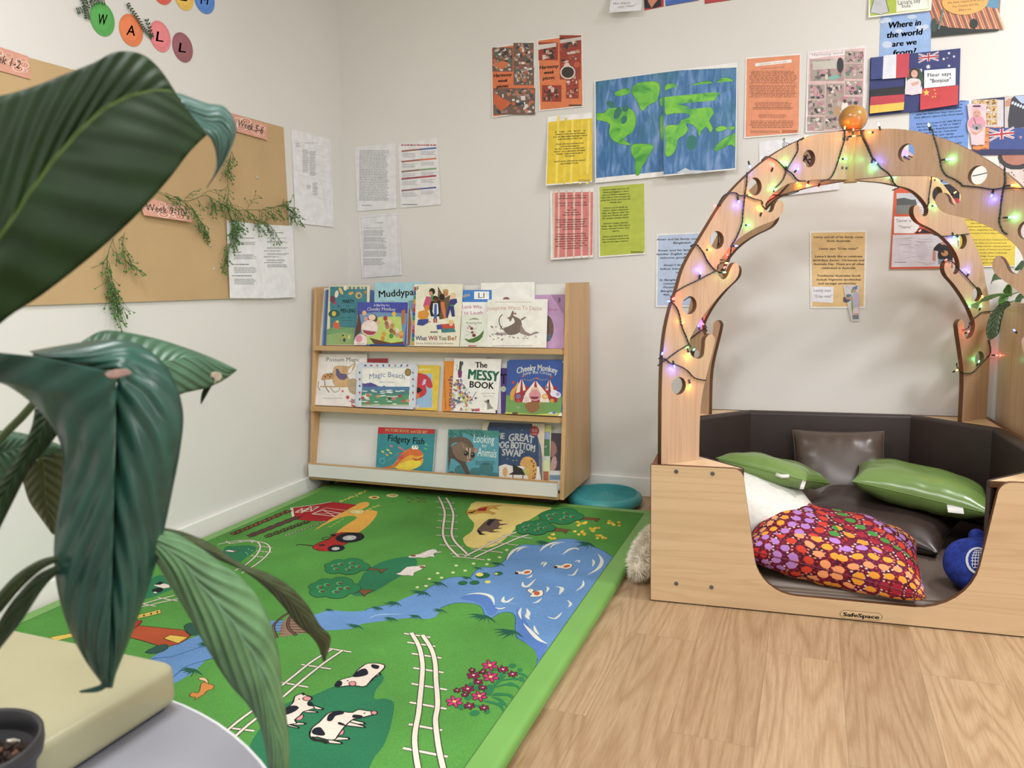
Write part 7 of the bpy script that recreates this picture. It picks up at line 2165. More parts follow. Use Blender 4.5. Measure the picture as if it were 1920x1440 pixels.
# ------------------------------------------------------------------ fluffy cushion pushed behind the box
fc = Vector((-.500, 2.60, .052))
FURM = plain((236, 226, 206), .9, .08, 30, .1)
fr_ = empty('fluffy_cushion', fc - Vector((0, 0, .05)), 'cream shaggy cushion squeezed between the play mat and wooden nook', 'cushion')
bm = bmesh.new(); bmesh.ops.create_icosphere(bm, subdivisions=4, radius=1)
rd = random.Random(5)
base = [v.co.copy() for v in bm.verts]
for v in bm.verts: v.co = fc + Vector((v.co.x * .040, v.co.y * .22, v.co.z * .048))
obj('cushion_cover', bm_mesh('cushion_cover', bm, FURM, True), fr_)
V, Fc = [], []
for i in range(5200):
    a = Vector((rd.gauss(0, 1), rd.gauss(0, 1), rd.gauss(0, 1))).normalized()
    p = fc + Vector((a.x * .040, a.y * .22, a.z * .048)); nn = Vector((a.x / .040, a.y / .22, a.z / .048)).normalized()
    d = (nn + Vector((rd.uniform(-.4, .2), rd.uniform(-.9, -.1), rd.uniform(-.6, .1))) * .8).normalized(); l = rd.uniform(.014, .030)
    s1 = d.orthogonal().normalized() * .0007
    q = p + d * l * .6 + Vector((0, 0, -.002)); e = p + d * l + Vector((0, 0, -.007))
    if e.x < -.538 and e.z < .045: continue
    o = len(V); V += [p - s1, p + s1, q + s1 * .8, q - s1 * .8, e]; Fc += [(o, o + 1, o + 2, o + 3), (o + 3, o + 2, o + 4)]
ff = obj('shaggy_pile', mesh('shaggy_pile', V, Fc, FURM), fr_); ff['kind'] = 'stuff'

# ------------------------------------------------------------------ cabinet beside the nook
cb = empty('cabinet', L(1.36, .80, 0), 'light wood laminate cabinet standing against the back wall beside the nook', 'cabinet', rz=NY)
LAM = wood('cabinet_laminate', (202, 176, 142), (190, 162, 128), (1, 1, .05), .22, 30)
CX0, CX1, CY0, CY1, CZ = 1.178, 1.60, .52, 1.05, .868
def cbox(n, x0, y0, z0, x1, y1, z1, m=LAM):
    me = box(n, x0, y0, z0, x1, y1, z1, m, .0015)
    return obj(n, me, cb, matrix=MN.copy())
cbox('side_panel', CX0, CY0, 0, CX0 + .018, CY1, CZ - .018); cbox('side_panel', CX1 - .018, CY0, 0, CX1, CY1, CZ - .018)
cbox('top_panel', CX0, CY0 - .004, CZ - .018, CX1, CY1, CZ); cbox('back_panel', CX0 + .018, CY1 - .01, .02, CX1 - .018, CY1, CZ - .018)
cbox('door', CX0 + .003, CY0 - .018, .05, (CX0 + CX1) / 2 - .001, CY0, CZ - .02); cbox('door', (CX0 + CX1) / 2 + .001, CY0 - .018, .05, CX1 - .003, CY0, CZ - .02)

# ------------------------------------------------------------------ string lights
CBL = plain((26, 32, 34), .5)
lights = empty('string_lights', NC + Vector((0, 0, 1.436)), 'black cable string lights with coloured bulbs wound around the wooden arches', 'string lights')
def armplane(k):
    d = ARM[k]; n_ = d.cross(UP).normalized()
    if n_.dot(EYE - NC) < 0: n_ = -n_
    return Plane(NC, d, UP, n_)
AP = {k: armplane(k) for k in ARM}
AP['PO'] = Plane(NC - NN * .026, NX, UP, -NN)
c5, c7, c6, c8, c3b = crop(1220, 200, 4.8), crop(1220, 420, 4.3636), crop(1600, 200, 6.0), crop(1560, 340, 5.3333), crop(1760, 600, 6.0)
def hit(arm, cr, p, h=.0135): u, v = cr(p); return AP[arm].hit(u, v, h)
WIRES = [
 ('FL', c5, [(1745, 225), (1745, 300), (1715, 400), (1690, 480), (1660, 570), (1620, 640), (1560, 665), (1530, 672)]),
 ('FL', c5, [(1380, 280), (1325, 310), (1325, 390), (1290, 460), (1230, 560), (1190, 660), (1125, 730)]),
 ('FL', c5, [(1000, 485), (1040, 450), (1090, 465), (1140, 490), (1220, 565), (1275, 605), (1310, 650), (1345, 668), (1395, 668)]),
 ('BL', c5, [(1260, 670), (1200, 740), (1140, 800), (1060, 850), (1020, 910)]), ('BL', c5, [(1060, 790), (1150, 797), (1230, 795), (1330, 762)]),
 ('FL', c5, [(868, 590), (865, 680), (850, 780), (840, 860), (830, 960), (822, 1050), (790, 1140), (760, 1200), (730, 1250), (715, 1340), (705, 1385)]),
 ('FL', c5, [(605, 890), (650, 810), (700, 780), (760, 775), (800, 800), (860, 800), (930, 830), (1000, 850), (1005, 890), (1040, 925)]),
 ('FL', c5, [(360, 1260), (380, 1243), (420, 1247), (470, 1310), (500, 1370), (540, 1430)]),
 ('FL', c7, [(430, 230), (460, 300), (500, 350), (540, 385), (600, 395)]), ('FL', c7, [(570, 293), (645, 305), (555, 335), (545, 375), (460, 420), (385, 460), (280, 510), (200, 560), (165, 600)]),
 ('FL', c7, [(165, 630), (215, 690), (240, 760), (260, 850), (290, 920), (315, 985), (350, 1020)]), ('FL', c7, [(305, 990), (220, 1040), (140, 1100), (80, 1140), (60, 1160)]),
 ('FL', c7, [(65, 1100), (120, 1105), (160, 1140), (230, 1160), (300, 1200), (360, 1260), (450, 1280)]), ('BL', c7, [(420, 765), (440, 830), (460, 880)]), ('BL', c7, [(320, 940), (400, 880), (460, 845)]),
 ('BL', c7, [(545, 60), (555, 120), (548, 180)]), ('BL', c7, [(255, 635), (330, 590)]), ('BL', c5, [(1380, 440), (1430, 520)]), ('BL', c5, [(1370, 490), (1410, 430)]),
 ('FR', c6, [(80, 270), (100, 350), (150, 450), (200, 560), (240, 600), (300, 680), (380, 740), (430, 800)]), ('FR', c6, [(90, 275), (115, 350), (160, 440), (195, 530), (215, 590)]), ('BR', c6, [(430, 800), (450, 850), (480, 885), (510, 910), (440, 940)]),
 ('FR', c6, [(855, 215), (885, 265), (905, 340), (935, 440), (970, 580), (990, 690), (1040, 770), (1120, 810), (1200, 860), (1225, 895)]),
 ('FR', c6, [(1225, 890), (1400, 905), (1560, 930), (1700, 915), (1960, 922)]), ('FR', c6, [(1700, 670), (1705, 850), (1690, 900), (1665, 1050), (1650, 1200), (1640, 1300), (1680, 1400), (1730, 1435)]),
 ('BR', c6, [(880, 750), (875, 850), (850, 1020), (845, 1090), (800, 1190)]), ('BR', c6, [(870, 745), (1000, 800), (1150, 880), (1210, 900)]),
 ('BR', c8, [(900, 480), (980, 510), (1060, 545), (1200, 545), (1370, 525)]), ('BR', c8, [(1140, 790), (1210, 810), (1260, 870), (1340, 950), (1400, 1020), (1450, 1070), (1490, 1120)]),
 ('BR', c8, [(1370, 1425), (1400, 1385), (1450, 1345), (1500, 1310), (1600, 1297), (1700, 1270), (1760, 1220), (1800, 1210)]),
 ('BR', c3b, [(375, 20), (340, 70), (330, 95), (270, 115)]), ('BR', c3b, [(560, 225), (580, 300), (580, 375), (540, 430), (460, 515), (380, 590), (300, 600), (250, 590), (205, 520), (205, 480)]),
 ('BR', c6, [(1345, 780), (1440, 760), (1530, 738)]), ('BR', c6, [(570, 560), (655, 612)]), ('BR', c6, [(600, 545), (690, 575), (705, 540)]),
 ('PO', c5, [(1690, 222), (1760, 212), (1840, 216), (1920, 215), (2010, 225)]), ('PO', c6, [(20, 330), (85, 325)])]
for k, cr, P in WIRES:
    parts = []
    pts = catmull([hit(k, cr, p) for p in P], 4)
    rd = random.Random(len(P) + int(P[0][0]))
    # two twisted strands
    o = AP[k].n; sd = UP.cross(o).normalized()
    for ph in (0, pi):
        acc = 0; q = []
        for i, p in enumerate(pts):
            if i: acc += (pts[i] - pts[i - 1]).length
            q.append(p + (o * cos(acc * 260 + ph) + sd * sin(acc * 260 + ph)) * .0014)
        parts.append(tube(q, .0017, 5))
    V, Fc = join(parts)
    obj('cable', mesh('cable', V, Fc, CBL, smooth=True), lights)
COLS = {'b': (.06, .09, 1.0), 'g': (.08, .9, .28), 'r': (1.0, .05, .03), 'o': (1.0, .42, .04), 'w': (1.0, .62, .28)}
BM_ = {}
for k, c_ in COLS.items():
    m = bpy.data.materials.new('bulb_' + k); m.use_nodes = True
    b = m.node_tree.nodes['Principled BSDF']
    b.inputs['Base Color'].default_value = (*c_, 1); b.inputs['Roughness'].default_value = .15
    b.inputs['Emission Color'].default_value = (*[x * .9 + .06 for x in c_], 1); b.inputs['Emission Strength'].default_value = 4.0
    BM_[k] = m
BULBS = [
 ('FL', c5, 1755, 468, 'g', -1, 0), ('BL', c5, 1505, 735, 'r', 0, -1), ('FL', c5, 1392, 268, 'o', -1, 1), ('FL', c5, 1105, 532, 'r', 0, 1), ('FL', c5, 1228, 520, 'g', 0, 1), ('FL', c5, 1325, 563, 'b', -1, 1), ('BL', c5, 1318, 685, 'o', 0, -1), ('BL', c5, 1408, 708, 'w', 0, -1),
 ('FL', c5, 1125, 745, 'g', 0, 0), ('BL', c5, 1060, 800, 'r', 0, 0), ('FL', c5, 893, 538, 'b', 0, -1), ('FL', c5, 893, 795, 'o', -1, 0), ('FL', c5, 883, 1065, 'g', -1, 0), ('FL', c5, 770, 1253, 'b', -1, 0), ('BL', c5, 690, 1335, 'r', 0, 0), ('FL', c5, 580, 890, 'r', 1, 0), ('FL', c5, 795, 855, 'b', 0, -1), ('FL', c5, 1003, 935, 'o', 0, 1),
 ('FL', c7, 485, 210, 'o', -1, 0), ('FL', c7, 603, 395, 'g', -1, 0), ('FL', c7, 620, 320, 'o', -1, 0), ('FL', c7, 605, 355, 'r', 0, 0), ('FL', c7, 410, 400, 'b', 0, 1), ('FL', c7, 185, 610, 'r', 0, 0), ('FL', c7, 262, 808, 'o', 0, 0), ('FL', c7, 355, 1028, 'g', 0, 0), ('FL', c7, 148, 633, 'b', 1, 0), ('FL', c7, 315, 1065, 'o', 0, -1),
 ('FL', c7, 95, 1060, 'b', 0, 1), ('FL', c7, 195, 1165, 'b', 0, -1), ('FL', c7, 325, 1320, 'o', 0, -1), ('BL', c7, 390, 835, 'b', 0, 1), ('BL', c7, 432, 820, 'r', 0, 0), ('BL', c5, 1465, 472, 'b', -1, 0),
 ('FR', c6, 185, 290, 'o', 1, 0), ('FR', c6, 195, 655, 'g', 0, -1), ('FR', c6, 258, 632, 'b', 0, 0), ('BR', c6, 465, 800, 'g', 0, 0), ('FR', c6, 850, 205, 'w', 0, 1), ('FR', c6, 1060, 592, 'g', -1, 0), ('FR', c6, 1555, 1000, 'b', 0, -1), ('FR', c6, 1795, 885, 'o', -1, 0), ('FR', c6, 1765, 1245, 'g', -1, 0), ('BR', c6, 920, 1115, 'g', -1, 0), ('BR', c6, 940, 808, 'o', 0, 0), ('BR', c6, 1025, 812, 'g', 0, 0), ('BR', c6, 1145, 965, 'o', 0, 0), ('FR', c6, 288, 200, 'w', 0, 1), ('BR', c6, 605, 548, 'b', 0, 0),
 ('BR', c8, 880, 492, 'r', 0, 0), ('BR', c8, 1220, 557, 'b', 0, -1), ('BR', c8, 1265, 575, 'g', 0, -1), ('BR', c8, 1140, 785, 'r', 0, 0), ('BR', c8, 1372, 910, 'b', 0, 1), ('BR', c8, 1505, 1150, 'o', 0, -1), ('BR', c8, 1378, 1250, 'g', 0, 0), ('BR', c8, 1492, 1250, 'g', 0, 1), ('BR', c8, 1825, 1215, 'r', 0, 0),
 ('BR', c3b, 335, 130, 'r', 0, 0), ('BR', c3b, 655, 397, 'r', -1, 0), ('BR', c3b, 452, 468, 'g', 0, 1), ('BR', c3b, 205, 565, 'o', 0, 0), ('FR', c3b, 850, 115, 'b', 0, 0),
 ('PO', c5, 1748, 190, 'o', 0, 1), ('PO', c5, 1825, 205, 'r', 0, 1), ('PO', c5, 1828, 264, 'o', -1, 0)]
bulb_me = {}
def bulb_mesh(k):
    if k in bulb_me: return bulb_me[k]
    P = [(0, 0), (.0016, .0006), (.0024, .003), (.0024, .008), (.0016, .0105), (0, .0115)]
    V, Fc = lathe(P, 10)
    me = mesh('bulb', V, Fc, BM_[k], smooth=True); bulb_me[k] = me
    return me
SOCK = None
P = [(0, -.012), (.0022, -.012), (.0028, -.004), (.0028, .0015), (0, .0015)]
V, Fc = lathe(P, 8); SOCK = mesh('socket', V, Fc, CBL, smooth=True)
cab_wall = None
for (k, cr, x, y, cc, dx, dy) in BULBS:
    u, v = cr((x, y))
    pl2 = AP[k]
    p = pl2.hit(u, v, .017)
    d = (pl2.a * (-dx if k in ('FL', 'BL') else -dx) * .0 + UP * dy * .8 + pl2.n * .35)
    if dx: d += (NX * (-dx)) * .8
    if not dx and not dy: d += UP * .2
    d.normalize()
    mw = d.to_track_quat('Z', 'Y').to_matrix().to_4x4(); mw.translation = p - d * .006
    o = obj('bulb', bulb_mesh(cc), lights, matrix=mw)
    s_ = obj('socket', SOCK, o, matrix=mw)
    l = bpy.data.lights.new('bulb_glow', 'POINT'); l.energy = {'b': .04, 'g': .025, 'r': .035, 'o': .018, 'w': .016}[cc]; l.color = COLS[cc]; l.shadow_soft_size = .004
    lo = bpy.data.objects.new('bulb_glow', l); COL.objects.link(lo)
    lo.parent = o; lo.location = (0, 0, .016)
# ------------------------------------------------------------------ leaves
def leafmat(name, top, under, vein, freq=26.0, slant=1.5, rough=.34, blotch=None, vb=.45, trn=.2, spec=.5):
    """uv: x along the leaf (0..1), y across (-1..1 through the midrib)"""
    m, nt, b = newmat(name, top, rough, spec)
    uvn = N(nt, 'ShaderNodeTexCoord'); sp = N(nt, 'ShaderNodeSeparateXYZ'); nt.links.new(uvn.outputs['UV'], sp.inputs[0])
    ab = N(nt, 'ShaderNodeMath', operation='ABSOLUTE'); nt.links.new(sp.outputs[1], ab.inputs[0])
    pw = N(nt, 'ShaderNodeMath', operation='POWER'); pw.inputs[1].default_value = .85; nt.links.new(ab.outputs[0], pw.inputs[0])
    ma = N(nt, 'ShaderNodeMath', operation='MULTIPLY_ADD'); ma.inputs[1].default_value = -slant; nt.links.new(pw.outputs[0], ma.inputs[0]); nt.links.new(sp.outputs[0], ma.inputs[2])
    fr = N(nt, 'ShaderNodeMath', operation='MULTIPLY'); fr.inputs[1].default_value = freq * 6.2832 / 1.0
    nt.links.new(ma.outputs[0], fr.inputs[0])
    sn = N(nt, 'ShaderNodeMath', operation='SINE'); nt.links.new(fr.outputs[0], sn.inputs[0])
    rib = N(nt, 'ShaderNodeMath', operation='LESS_THAN'); rib.inputs[1].default_value = .035; nt.links.new(ab.outputs[0], rib.inputs[0])
    geo = N(nt, 'ShaderNodeNewGeometry')
    nz = N(nt, 'ShaderNodeTexNoise', Scale=22.0, Detail=3.0); nt.links.new(uvn.outputs['Object'], nz.inputs['Vector'])
    rt = ramp(nt, [(.3, var(top, .86)), (.7, var(top, 1.12))]); nt.links.new(nz.outputs['Fac'], rt.inputs[0])
    ru = ramp(nt, [(.3, var(under, .9)), (.7, var(under, 1.1))]); nt.links.new(nz.outputs['Fac'], ru.inputs[0])
    mx = N(nt, 'ShaderNodeMixRGB'); nt.links.new(geo.outputs['Backfacing'], mx.inputs[0]); nt.links.new(rt.outputs[0], mx.inputs[1]); nt.links.new(ru.outputs[0], mx.inputs[2])
    sr = ramp(nt, [(0.0, (196, 200, 196)), (1.0, (255, 255, 255))]); s01 = N(nt, 'ShaderNodeMath', operation='MULTIPLY_ADD'); s01.inputs[1].default_value = .5; s01.inputs[2].default_value = .5
    nt.links.new(sn.outputs[0], s01.inputs[0]); nt.links.new(s01.outputs[0], sr.inputs[0])
    mm = N(nt, 'ShaderNodeMixRGB', blend_type='MULTIPLY'); mm.inputs[0].default_value = vb; nt.links.new(mx.outputs[0], mm.inputs[1]); nt.links.new(sr.outputs[0], mm.inputs[2])
    m3 = N(nt, 'ShaderNodeMixRGB'); m3.inputs[2].default_value = rgb(vein); m3.inputs[1].default_value = (0, 0, 0, 1)
    rf = N(nt, 'ShaderNodeMath', operation='MULTIPLY'); rf.inputs[1].default_value = .75; nt.links.new(rib.outputs[0], rf.inputs[0])
    nt.links.new(rf.outputs[0], m3.inputs[0]); nt.links.new(mm.outputs[0], m3.inputs[1])
    nt.links.new(m3.outputs[0], b.inputs['Base Color'])
    bump(nt, b, s01.outputs[0], .6, .0035)
    b.inputs['Subsurface Weight'].default_value = 0.0
    tr = N(nt, 'ShaderNodeBsdfTranslucent'); nt.links.new(m3.outputs[0], tr.inputs[0])
    ms = N(nt, 'ShaderNodeMixShader'); ms.inputs[0].default_value = trn
    out = nt.nodes['Material Output']
    nt.links.new(b.outputs[0], ms.inputs[1]); nt.links.new(tr.outputs[0], ms.inputs[2]); nt.links.new(ms.outputs[0], out.inputs[0])
    return m


def leaf(name, rows, m, parent, depth, cols=7, k=5, cup=.0, wave=0.0, wf=9, label=None, hole=None, side='both', th=.0006):
    """rows: (edge, mid, edge) pixels with depths from depth(i, j) ; a curved blade in space"""
    n = len(rows)
    R = []
    for i, row in enumerate(rows):
        R.append([at(p[0], p[1], depth(i / (n - 1), j, p)) for j, p in enumerate(row)])
    C = [catmull([r[j] for r in R], k) for j in range(len(rows[0]))]
    V, UV, Fc = [], [], []
    m_ = len(C[0])
    nj = len(C)
    W = (nj - 1) * cols + 1
    for i in range(m_):
        for j in range(nj - 1):
            a, b = C[j][i], C[j + 1][i]
            for q in range(cols + (1 if j == nj - 2 else 0)):
                t = q / cols
                p = a.lerp(b, t)
                y = (j + t) - (nj - 1) / 2 if nj == 3 else (j + t)
                nrm = (EYE - p).normalized()
                dd = cup * sin(pi * t) + wave * sin(i / m_ * wf * 2 * pi) * (abs(y) if nj == 3 else t) ** 2
                V.append(p + nrm * dd); UV.append((i / (m_ - 1), y))
    for i in range(m_ - 1):
        for j in range(W - 1):
            a = i * W + j; Fc.append((a, a + 1, a + W + 1, a + W))
    bm = bmesh.new(); vs = [bm.verts.new(p) for p in V]; uvl = bm.loops.layers.uv.new('uv')
    for f in Fc:
        try: ff = bm.faces.new([vs[x] for x in f])
        except ValueError: continue
        ff.smooth = True
        for lp, x in zip(ff.loops, f): lp[uvl].uv = UV[x]
    if hole:
        kill = [f for f in bm.faces if any((f.calc_center_median() - h).length < r for h, r in hole)]
        bmesh.ops.delete(bm, geom=kill, context='FACES')
    return bm


def leafobj(name, bms, m, parent, label=None):
    bm = bmesh.new(); uvl = bm.loops.layers.uv.new('uv')
    for b in bms:
        me = bpy.data.meshes.new('x'); b.to_mesh(me); b.free(); bm.from_mesh(me); bpy.data.meshes.remove(me)
    bmesh.ops.remove_doubles(bm, verts=bm.verts, dist=.0002)
    me = bpy.data.meshes.new(name); bm.to_mesh(me); bm.free(); me.materials.append(m)
    o = obj(name, me, parent, label)
    md = o.modifiers.new('thickness', 'SOLIDIFY'); md.thickness = .0005; md.offset = 0
    return o


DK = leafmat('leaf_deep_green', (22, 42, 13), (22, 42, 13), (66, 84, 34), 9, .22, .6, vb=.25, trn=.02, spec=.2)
BL_ = leafmat('leaf_blue_green', (44, 84, 72), (44, 84, 72), (50, 92, 78), 9, .42, .32, vb=.55)
PALE = leafmat('leaf_pale_green', (104, 146, 100), (104, 146, 100), (120, 156, 128), 8, .4, .4, vb=.5)
MID = leafmat('leaf_mid_green', (74, 112, 84), (74, 112, 84), (96, 134, 104), 12, .22, .4, vb=.4)
OLV = leafmat('leaf_olive', (76, 84, 30), (76, 84, 30), (96, 104, 44), 9, .2, .5)

TABZ = .50
plant = empty('potted_plant', (-.66, .42, TABZ), 'broad leafed green plant in a black pot filling the near corner of the view', 'plant')
# pot
RR = .060; PZ = .100
pv = onz(-72, 1398, TABZ + PZ)
pc = Vector((pv.x, pv.y, TABZ))
POTM = plain((44, 44, 48), .4, .05, 20)
V, Fc = lathe([(0, .002), (.042, .002), (.043, .0), (.052, PZ - .018), (.0585, PZ - .018), (RR, PZ - .01), (RR, PZ - .002), (.059, PZ), (.0555, PZ - .002), (.0535, PZ - .014), (.047, .02), (0, .02)], 56, pc)
obj('pot', mesh('pot', V, Fc, POTM, smooth=True), plant)
rd = random.Random(3)
bm = bmesh.new()
bmesh.ops.create_circle(bm, cap_ends=True, segments=40, radius=.0495)
for v in bm.verts: v.co = pc + v.co + Vector((0, 0, PZ - .03))
for i in range(300):
    a = rd.uniform(0, 2 * pi); r_ = .046 * math.sqrt(rd.random()); s_ = rd.uniform(.0015, .0045)
    mt = Matrix.Translation(pc + Vector((r_ * cos(a), r_ * sin(a), PZ - .029 + rd.uniform(0, .006)))) @ Matrix.Rotation(rd.uniform(0, 6), 4, (rd.random(), rd.random(), rd.random())) @ Matrix.Diagonal((s_ * rd.uniform(1, 2.2), s_, s_ * .6, 1))
    r2 = bmesh.ops.create_icosphere(bm, subdivisions=1, radius=1, matrix=mt)
    mi = 0 if rd.random() < .8 else (1 if rd.random() < .75 else 2)
    for v in r2['verts']:
        for f in v.link_faces: f.material_index = mi
so = obj('bark_soil', bm_mesh('bark_soil', bm, [plain((52, 36, 28), .9, .2, 60), plain((104, 68, 46), .85, .2, 60), plain((206, 196, 176), .9, .1, 60)]), plant); so['kind'] = 'stuff'

dp = lambda a, b, c=0.0: (lambda t, j, p: a + (b - a) * t + c * abs(j - 1))
# 1 the big leaf seen from below, its folded tip turned over
R_1 = [((-110, 205), (-110, 590), (-110, 720)), ((0, 180), (0, 445), (0, 607)), ((60, 163), (50, 368), (80, 552)), ((120, 140), (95, 305), (170, 482)), ((175, 118), (140, 252), (250, 410)), ((212, 99), (190, 206), (315, 338)), ((245, 97), (240, 180), (350, 292)), ((275, 107), (285, 170), (372, 268)), ((303, 134), (322, 172), (385, 256)), ((328, 172), (352, 208), (388, 252))]
h1 = at(271, 306, .56)
holes_ = []
b1 = leaf('leaf', R_1, DK, plant, dp(.50, .62, .012), 14, 6, .004, hole=[(at(271, 306, .58), .0045), (at(173, 281, .555), .0018)])
leafobj('leaf', [b1], DK, plant, 'huge dark green leaf seen from below')
R_1b = [((328, 172), (352, 208), (388, 252)), ((385, 193), (388, 228), (396, 262)), ((422, 202), (415, 236), (402, 276)), ((443, 240), (428, 265), (406, 295)), ((430, 285), (418, 300), (405, 315)), ((410, 320), (403, 328), (398, 334)), ((388, 352), (388, 352), (387, 352))]
b2 = leaf('leaf_tip', R_1b, MID, plant, dp(.62, .66, .004), 6, 6, .004)
TIP = leafmat('leaf_tip_sheen', (84, 120, 110), (84, 120, 110), (100, 134, 120), 4, .9, .3, vb=.5)
leafobj('leaf_tip', [b2], TIP, plant, 'blue green folded leaf tip')
# 2 the drooping leaf in the middle
M_ = [(218, 700), (217, 740), (216, 785), (215, 835), (214, 900), (213, 960), (211, 1030), (209, 1100), (206, 1180), (204, 1240), (203, 1290)]
E_ = [(-60, 655), (-60, 700), (12, 722), (72, 768), (113, 830), (117, 905), (103, 1000), (104, 1080), (124, 1165), (160, 1238), (198, 1290)]
Lh = [(e, ((e[0] + m[0]) / 2, (e[1] + m[1]) / 2 - (8 if i == 0 else 0)), m) for i, (e, m) in enumerate(zip(E_, M_))]
def uvfix(b, flip):
    uvl = b.loops.layers.uv.active
    for f in b.faces:
        for lp in f.loops:
            u, v = lp[uvl].uv; lp[uvl].uv = (u, (1 - v) / 2 if flip else (v + 1) / 2)
    return b
bl_ = uvfix(leaf('leaf', Lh, BL_, plant, lambda t, j, p: .56 + .035 * t + (.02, .006, 0.0)[j], 6, 5, .003), True)
M2 = [(60, 666), (120, 680), (170, 694), (218, 700), (217, 735), (217, 775), (216, 840), (214, 920), (212, 990), (210, 1060), (208, 1130), (206, 1200), (203, 1290)]
E2 = [(55, 659), (110, 649), (180, 639), (243, 640), (293, 667), (325, 710), (343, 772), (338, 840), (322, 925), (306, 1000), (285, 1080), (250, 1180), (206, 1290)]
Rh = [(m, ((e[0] + m[0]) / 2 + 6, (e[1] + m[1]) / 2), e) for e, m in zip(E2, M2)]
br_ = uvfix(leaf('leaf', Rh, BL_, plant, lambda t, j, p: .575 + .03 * t + (0.0 if t > .2 else .01, .008, .03)[j], 6, 5, .004), False)
R_2t = [((212, 1262), (205, 1272), (196, 1262)), ((204, 1284), (198, 1287), (190, 1281)), ((185, 1297), (180, 1294), (176, 1288)), ((150, 1299), (150, 1297), (149, 1295))]
bt = leaf('leaf', R_2t, BL_, plant, dp(.598, .60), 3, 4)
leafobj('leaf', [bl_], BL_, plant, 'broad drooping blue green leaf, near half')
leafobj('leaf', [br_], BL_, plant, 'deeply ribbed half of the drooping leaf'); leafobj('leaf_tip', [bt], BL_, plant)
# 3 leaf behind it, pointing at the book display
R_3 = [((143, 648), (148, 668), (152, 690)), ((190, 621), (218, 672), (232, 722)), ((240, 624), (275, 683), (300, 752)), ((296, 636), (318, 676), (345, 737)), ((350, 653), (362, 668), (388, 727)), ((400, 672), (408, 683), (420, 712)), ((444, 693), (444, 694), (443, 695))]
leafobj('leaf', [leaf('leaf', R_3, MID, plant, dp(.66, .78, .01), 7, 6, .003)], MID, plant, 'mid green pointed leaf')
R_3t = [((385, 722), (390, 722), (398, 722)), ((378, 738), (383, 740), (390, 736)), ((376, 757), (377, 757), (378, 757))]
leafobj('leaf_tip', [leaf('leaf_tip', R_3t, DK, plant, dp(.76, .76), 3, 4)], DK, plant)
R_3s = [((394, 708), (400, 706), (404, 712)), ((395, 700), (405, 712), (402, 722)), ((404, 697), (412, 706), (404, 716)), ((414, 700), (416, 706), (412, 714))]
DRY = plain((176, 160, 136), .8, .15, 80)
leafobj('dry_spot', [leaf('dry_spot', R_3s, DRY, plant, dp(.752, .752), 3, 3)], DRY, plant, 'dry brown spot')
R_2s = [((192, 696), (196, 700), (200, 706)), ((206, 695), (212, 700), (208, 710)), ((222, 692), (226, 699), (222, 708)), ((238, 692), (240, 698), (238, 704)), ((246, 698), (246, 700), (244, 702))]
leafobj('dry_spot', [leaf('dry_spot', R_2s, DRY, plant, dp(.560, .560), 3, 3)], plain((150, 120, 108), .8, .15, 80), plant, 'dry brown spot')
# 4 long pale leaf over the mat
R_4 = [((300, 992), (290, 1015), (283, 1040)), ((345, 1008), (338, 1050), (320, 1098)), ((400, 1045), (375, 1095), (358, 1162)), ((448, 1080), (420, 1145), (392, 1222)), ((482, 1118), (455, 1195), (430, 1282)), ((508, 1170), (484, 1245), (462, 1318)), ((524, 1235), (500, 1300), (485, 1355)), ((530, 1300), (512, 1360), (496, 1395)), ((540, 1370), (524, 1410), (503, 1440)), ((542, 1460), (528, 1470), (508, 1480))]
leafobj('leaf', [leaf('leaf', R_4, PALE, plant, dp(.62, .72, .012), 9, 6, .006)], PALE, plant, 'long pale green drooping leaf')
# 5 thin dark leaf curling to the right
R_5 = [((296, 988), (300, 1003), (298, 1020)), ((345, 998), (345, 1013), (350, 1032)), ((400, 1022), (400, 1036), (410, 1050)), ((448, 1055), (452, 1066), (462, 1074)), ((500, 1074), (500, 1090), (500, 1104)), ((542, 1098), (538, 1118), (530, 1136)), ((575, 1132), (565, 1148), (556, 1170)), ((600, 1172), (590, 1180), (580, 1190)), ((620, 1196), (608, 1206), (596, 1210)), ((610, 1238), (609, 1240), (606, 1240))]
THN = leafmat('leaf_thin_dark', (72, 84, 52), (72, 84, 52), (84, 86, 40), 12, .2, .4, vb=.4)
leafobj('leaf', [leaf('leaf', R_5, THN, plant, dp(.66, .80, .006), 5, 6, .0, .002, 11)], THN, plant, 'thin dark leaf with wavy margin')
# 6 leaves at the picture's edge
R_6 = [((-40, 806), (-40, 850), (-40, 900)), ((0, 807), (0, 850), (0, 908)), ((40, 812), (42, 840), (36, 880)), ((85, 824), (86, 838), (80, 858)), ((122, 838), (124, 842), (124, 846))]
leafobj('leaf', [leaf('leaf', R_6, MID, plant, dp(.70, .70, .01), 5, 5, .004)], MID, plant)
R_7 = [((118, 842), (80, 858), (38, 880)), ((122, 880), (84, 890), (44, 905)), ((120, 925), (86, 932), (55, 940)), ((110, 970), (92, 968), (74, 968)), ((103, 1003), (100, 1002), (97, 1000))]
leafobj('leaf', [leaf('leaf', R_7, OLV, plant, dp(.72, .72, .008), 6, 5, .004)], OLV, plant, 'olive green leaf underside')
R_8 = [((66, 765), (88, 778), (118, 800)), ((58, 805), (75, 815), (92, 835)), ((30, 862), (42, 870), (56, 880)), ((0, 905), (8, 925), (22, 945)), ((-30, 950), (-22, 985), (-10, 1010))]
leafobj('leaf', [leaf('leaf', R_8, DK, plant, dp(.64, .60, .004), 5, 5, .004)], DK, plant, 'dark folded leaf edge')
R_9 = [((118, 1040), (116, 1046), (114, 1050)), ((75, 1050), (76, 1060), (78, 1068)), ((30, 1078), (34, 1092), (40, 1102)), ((-10, 1120), (-6, 1136), (0, 1150))]
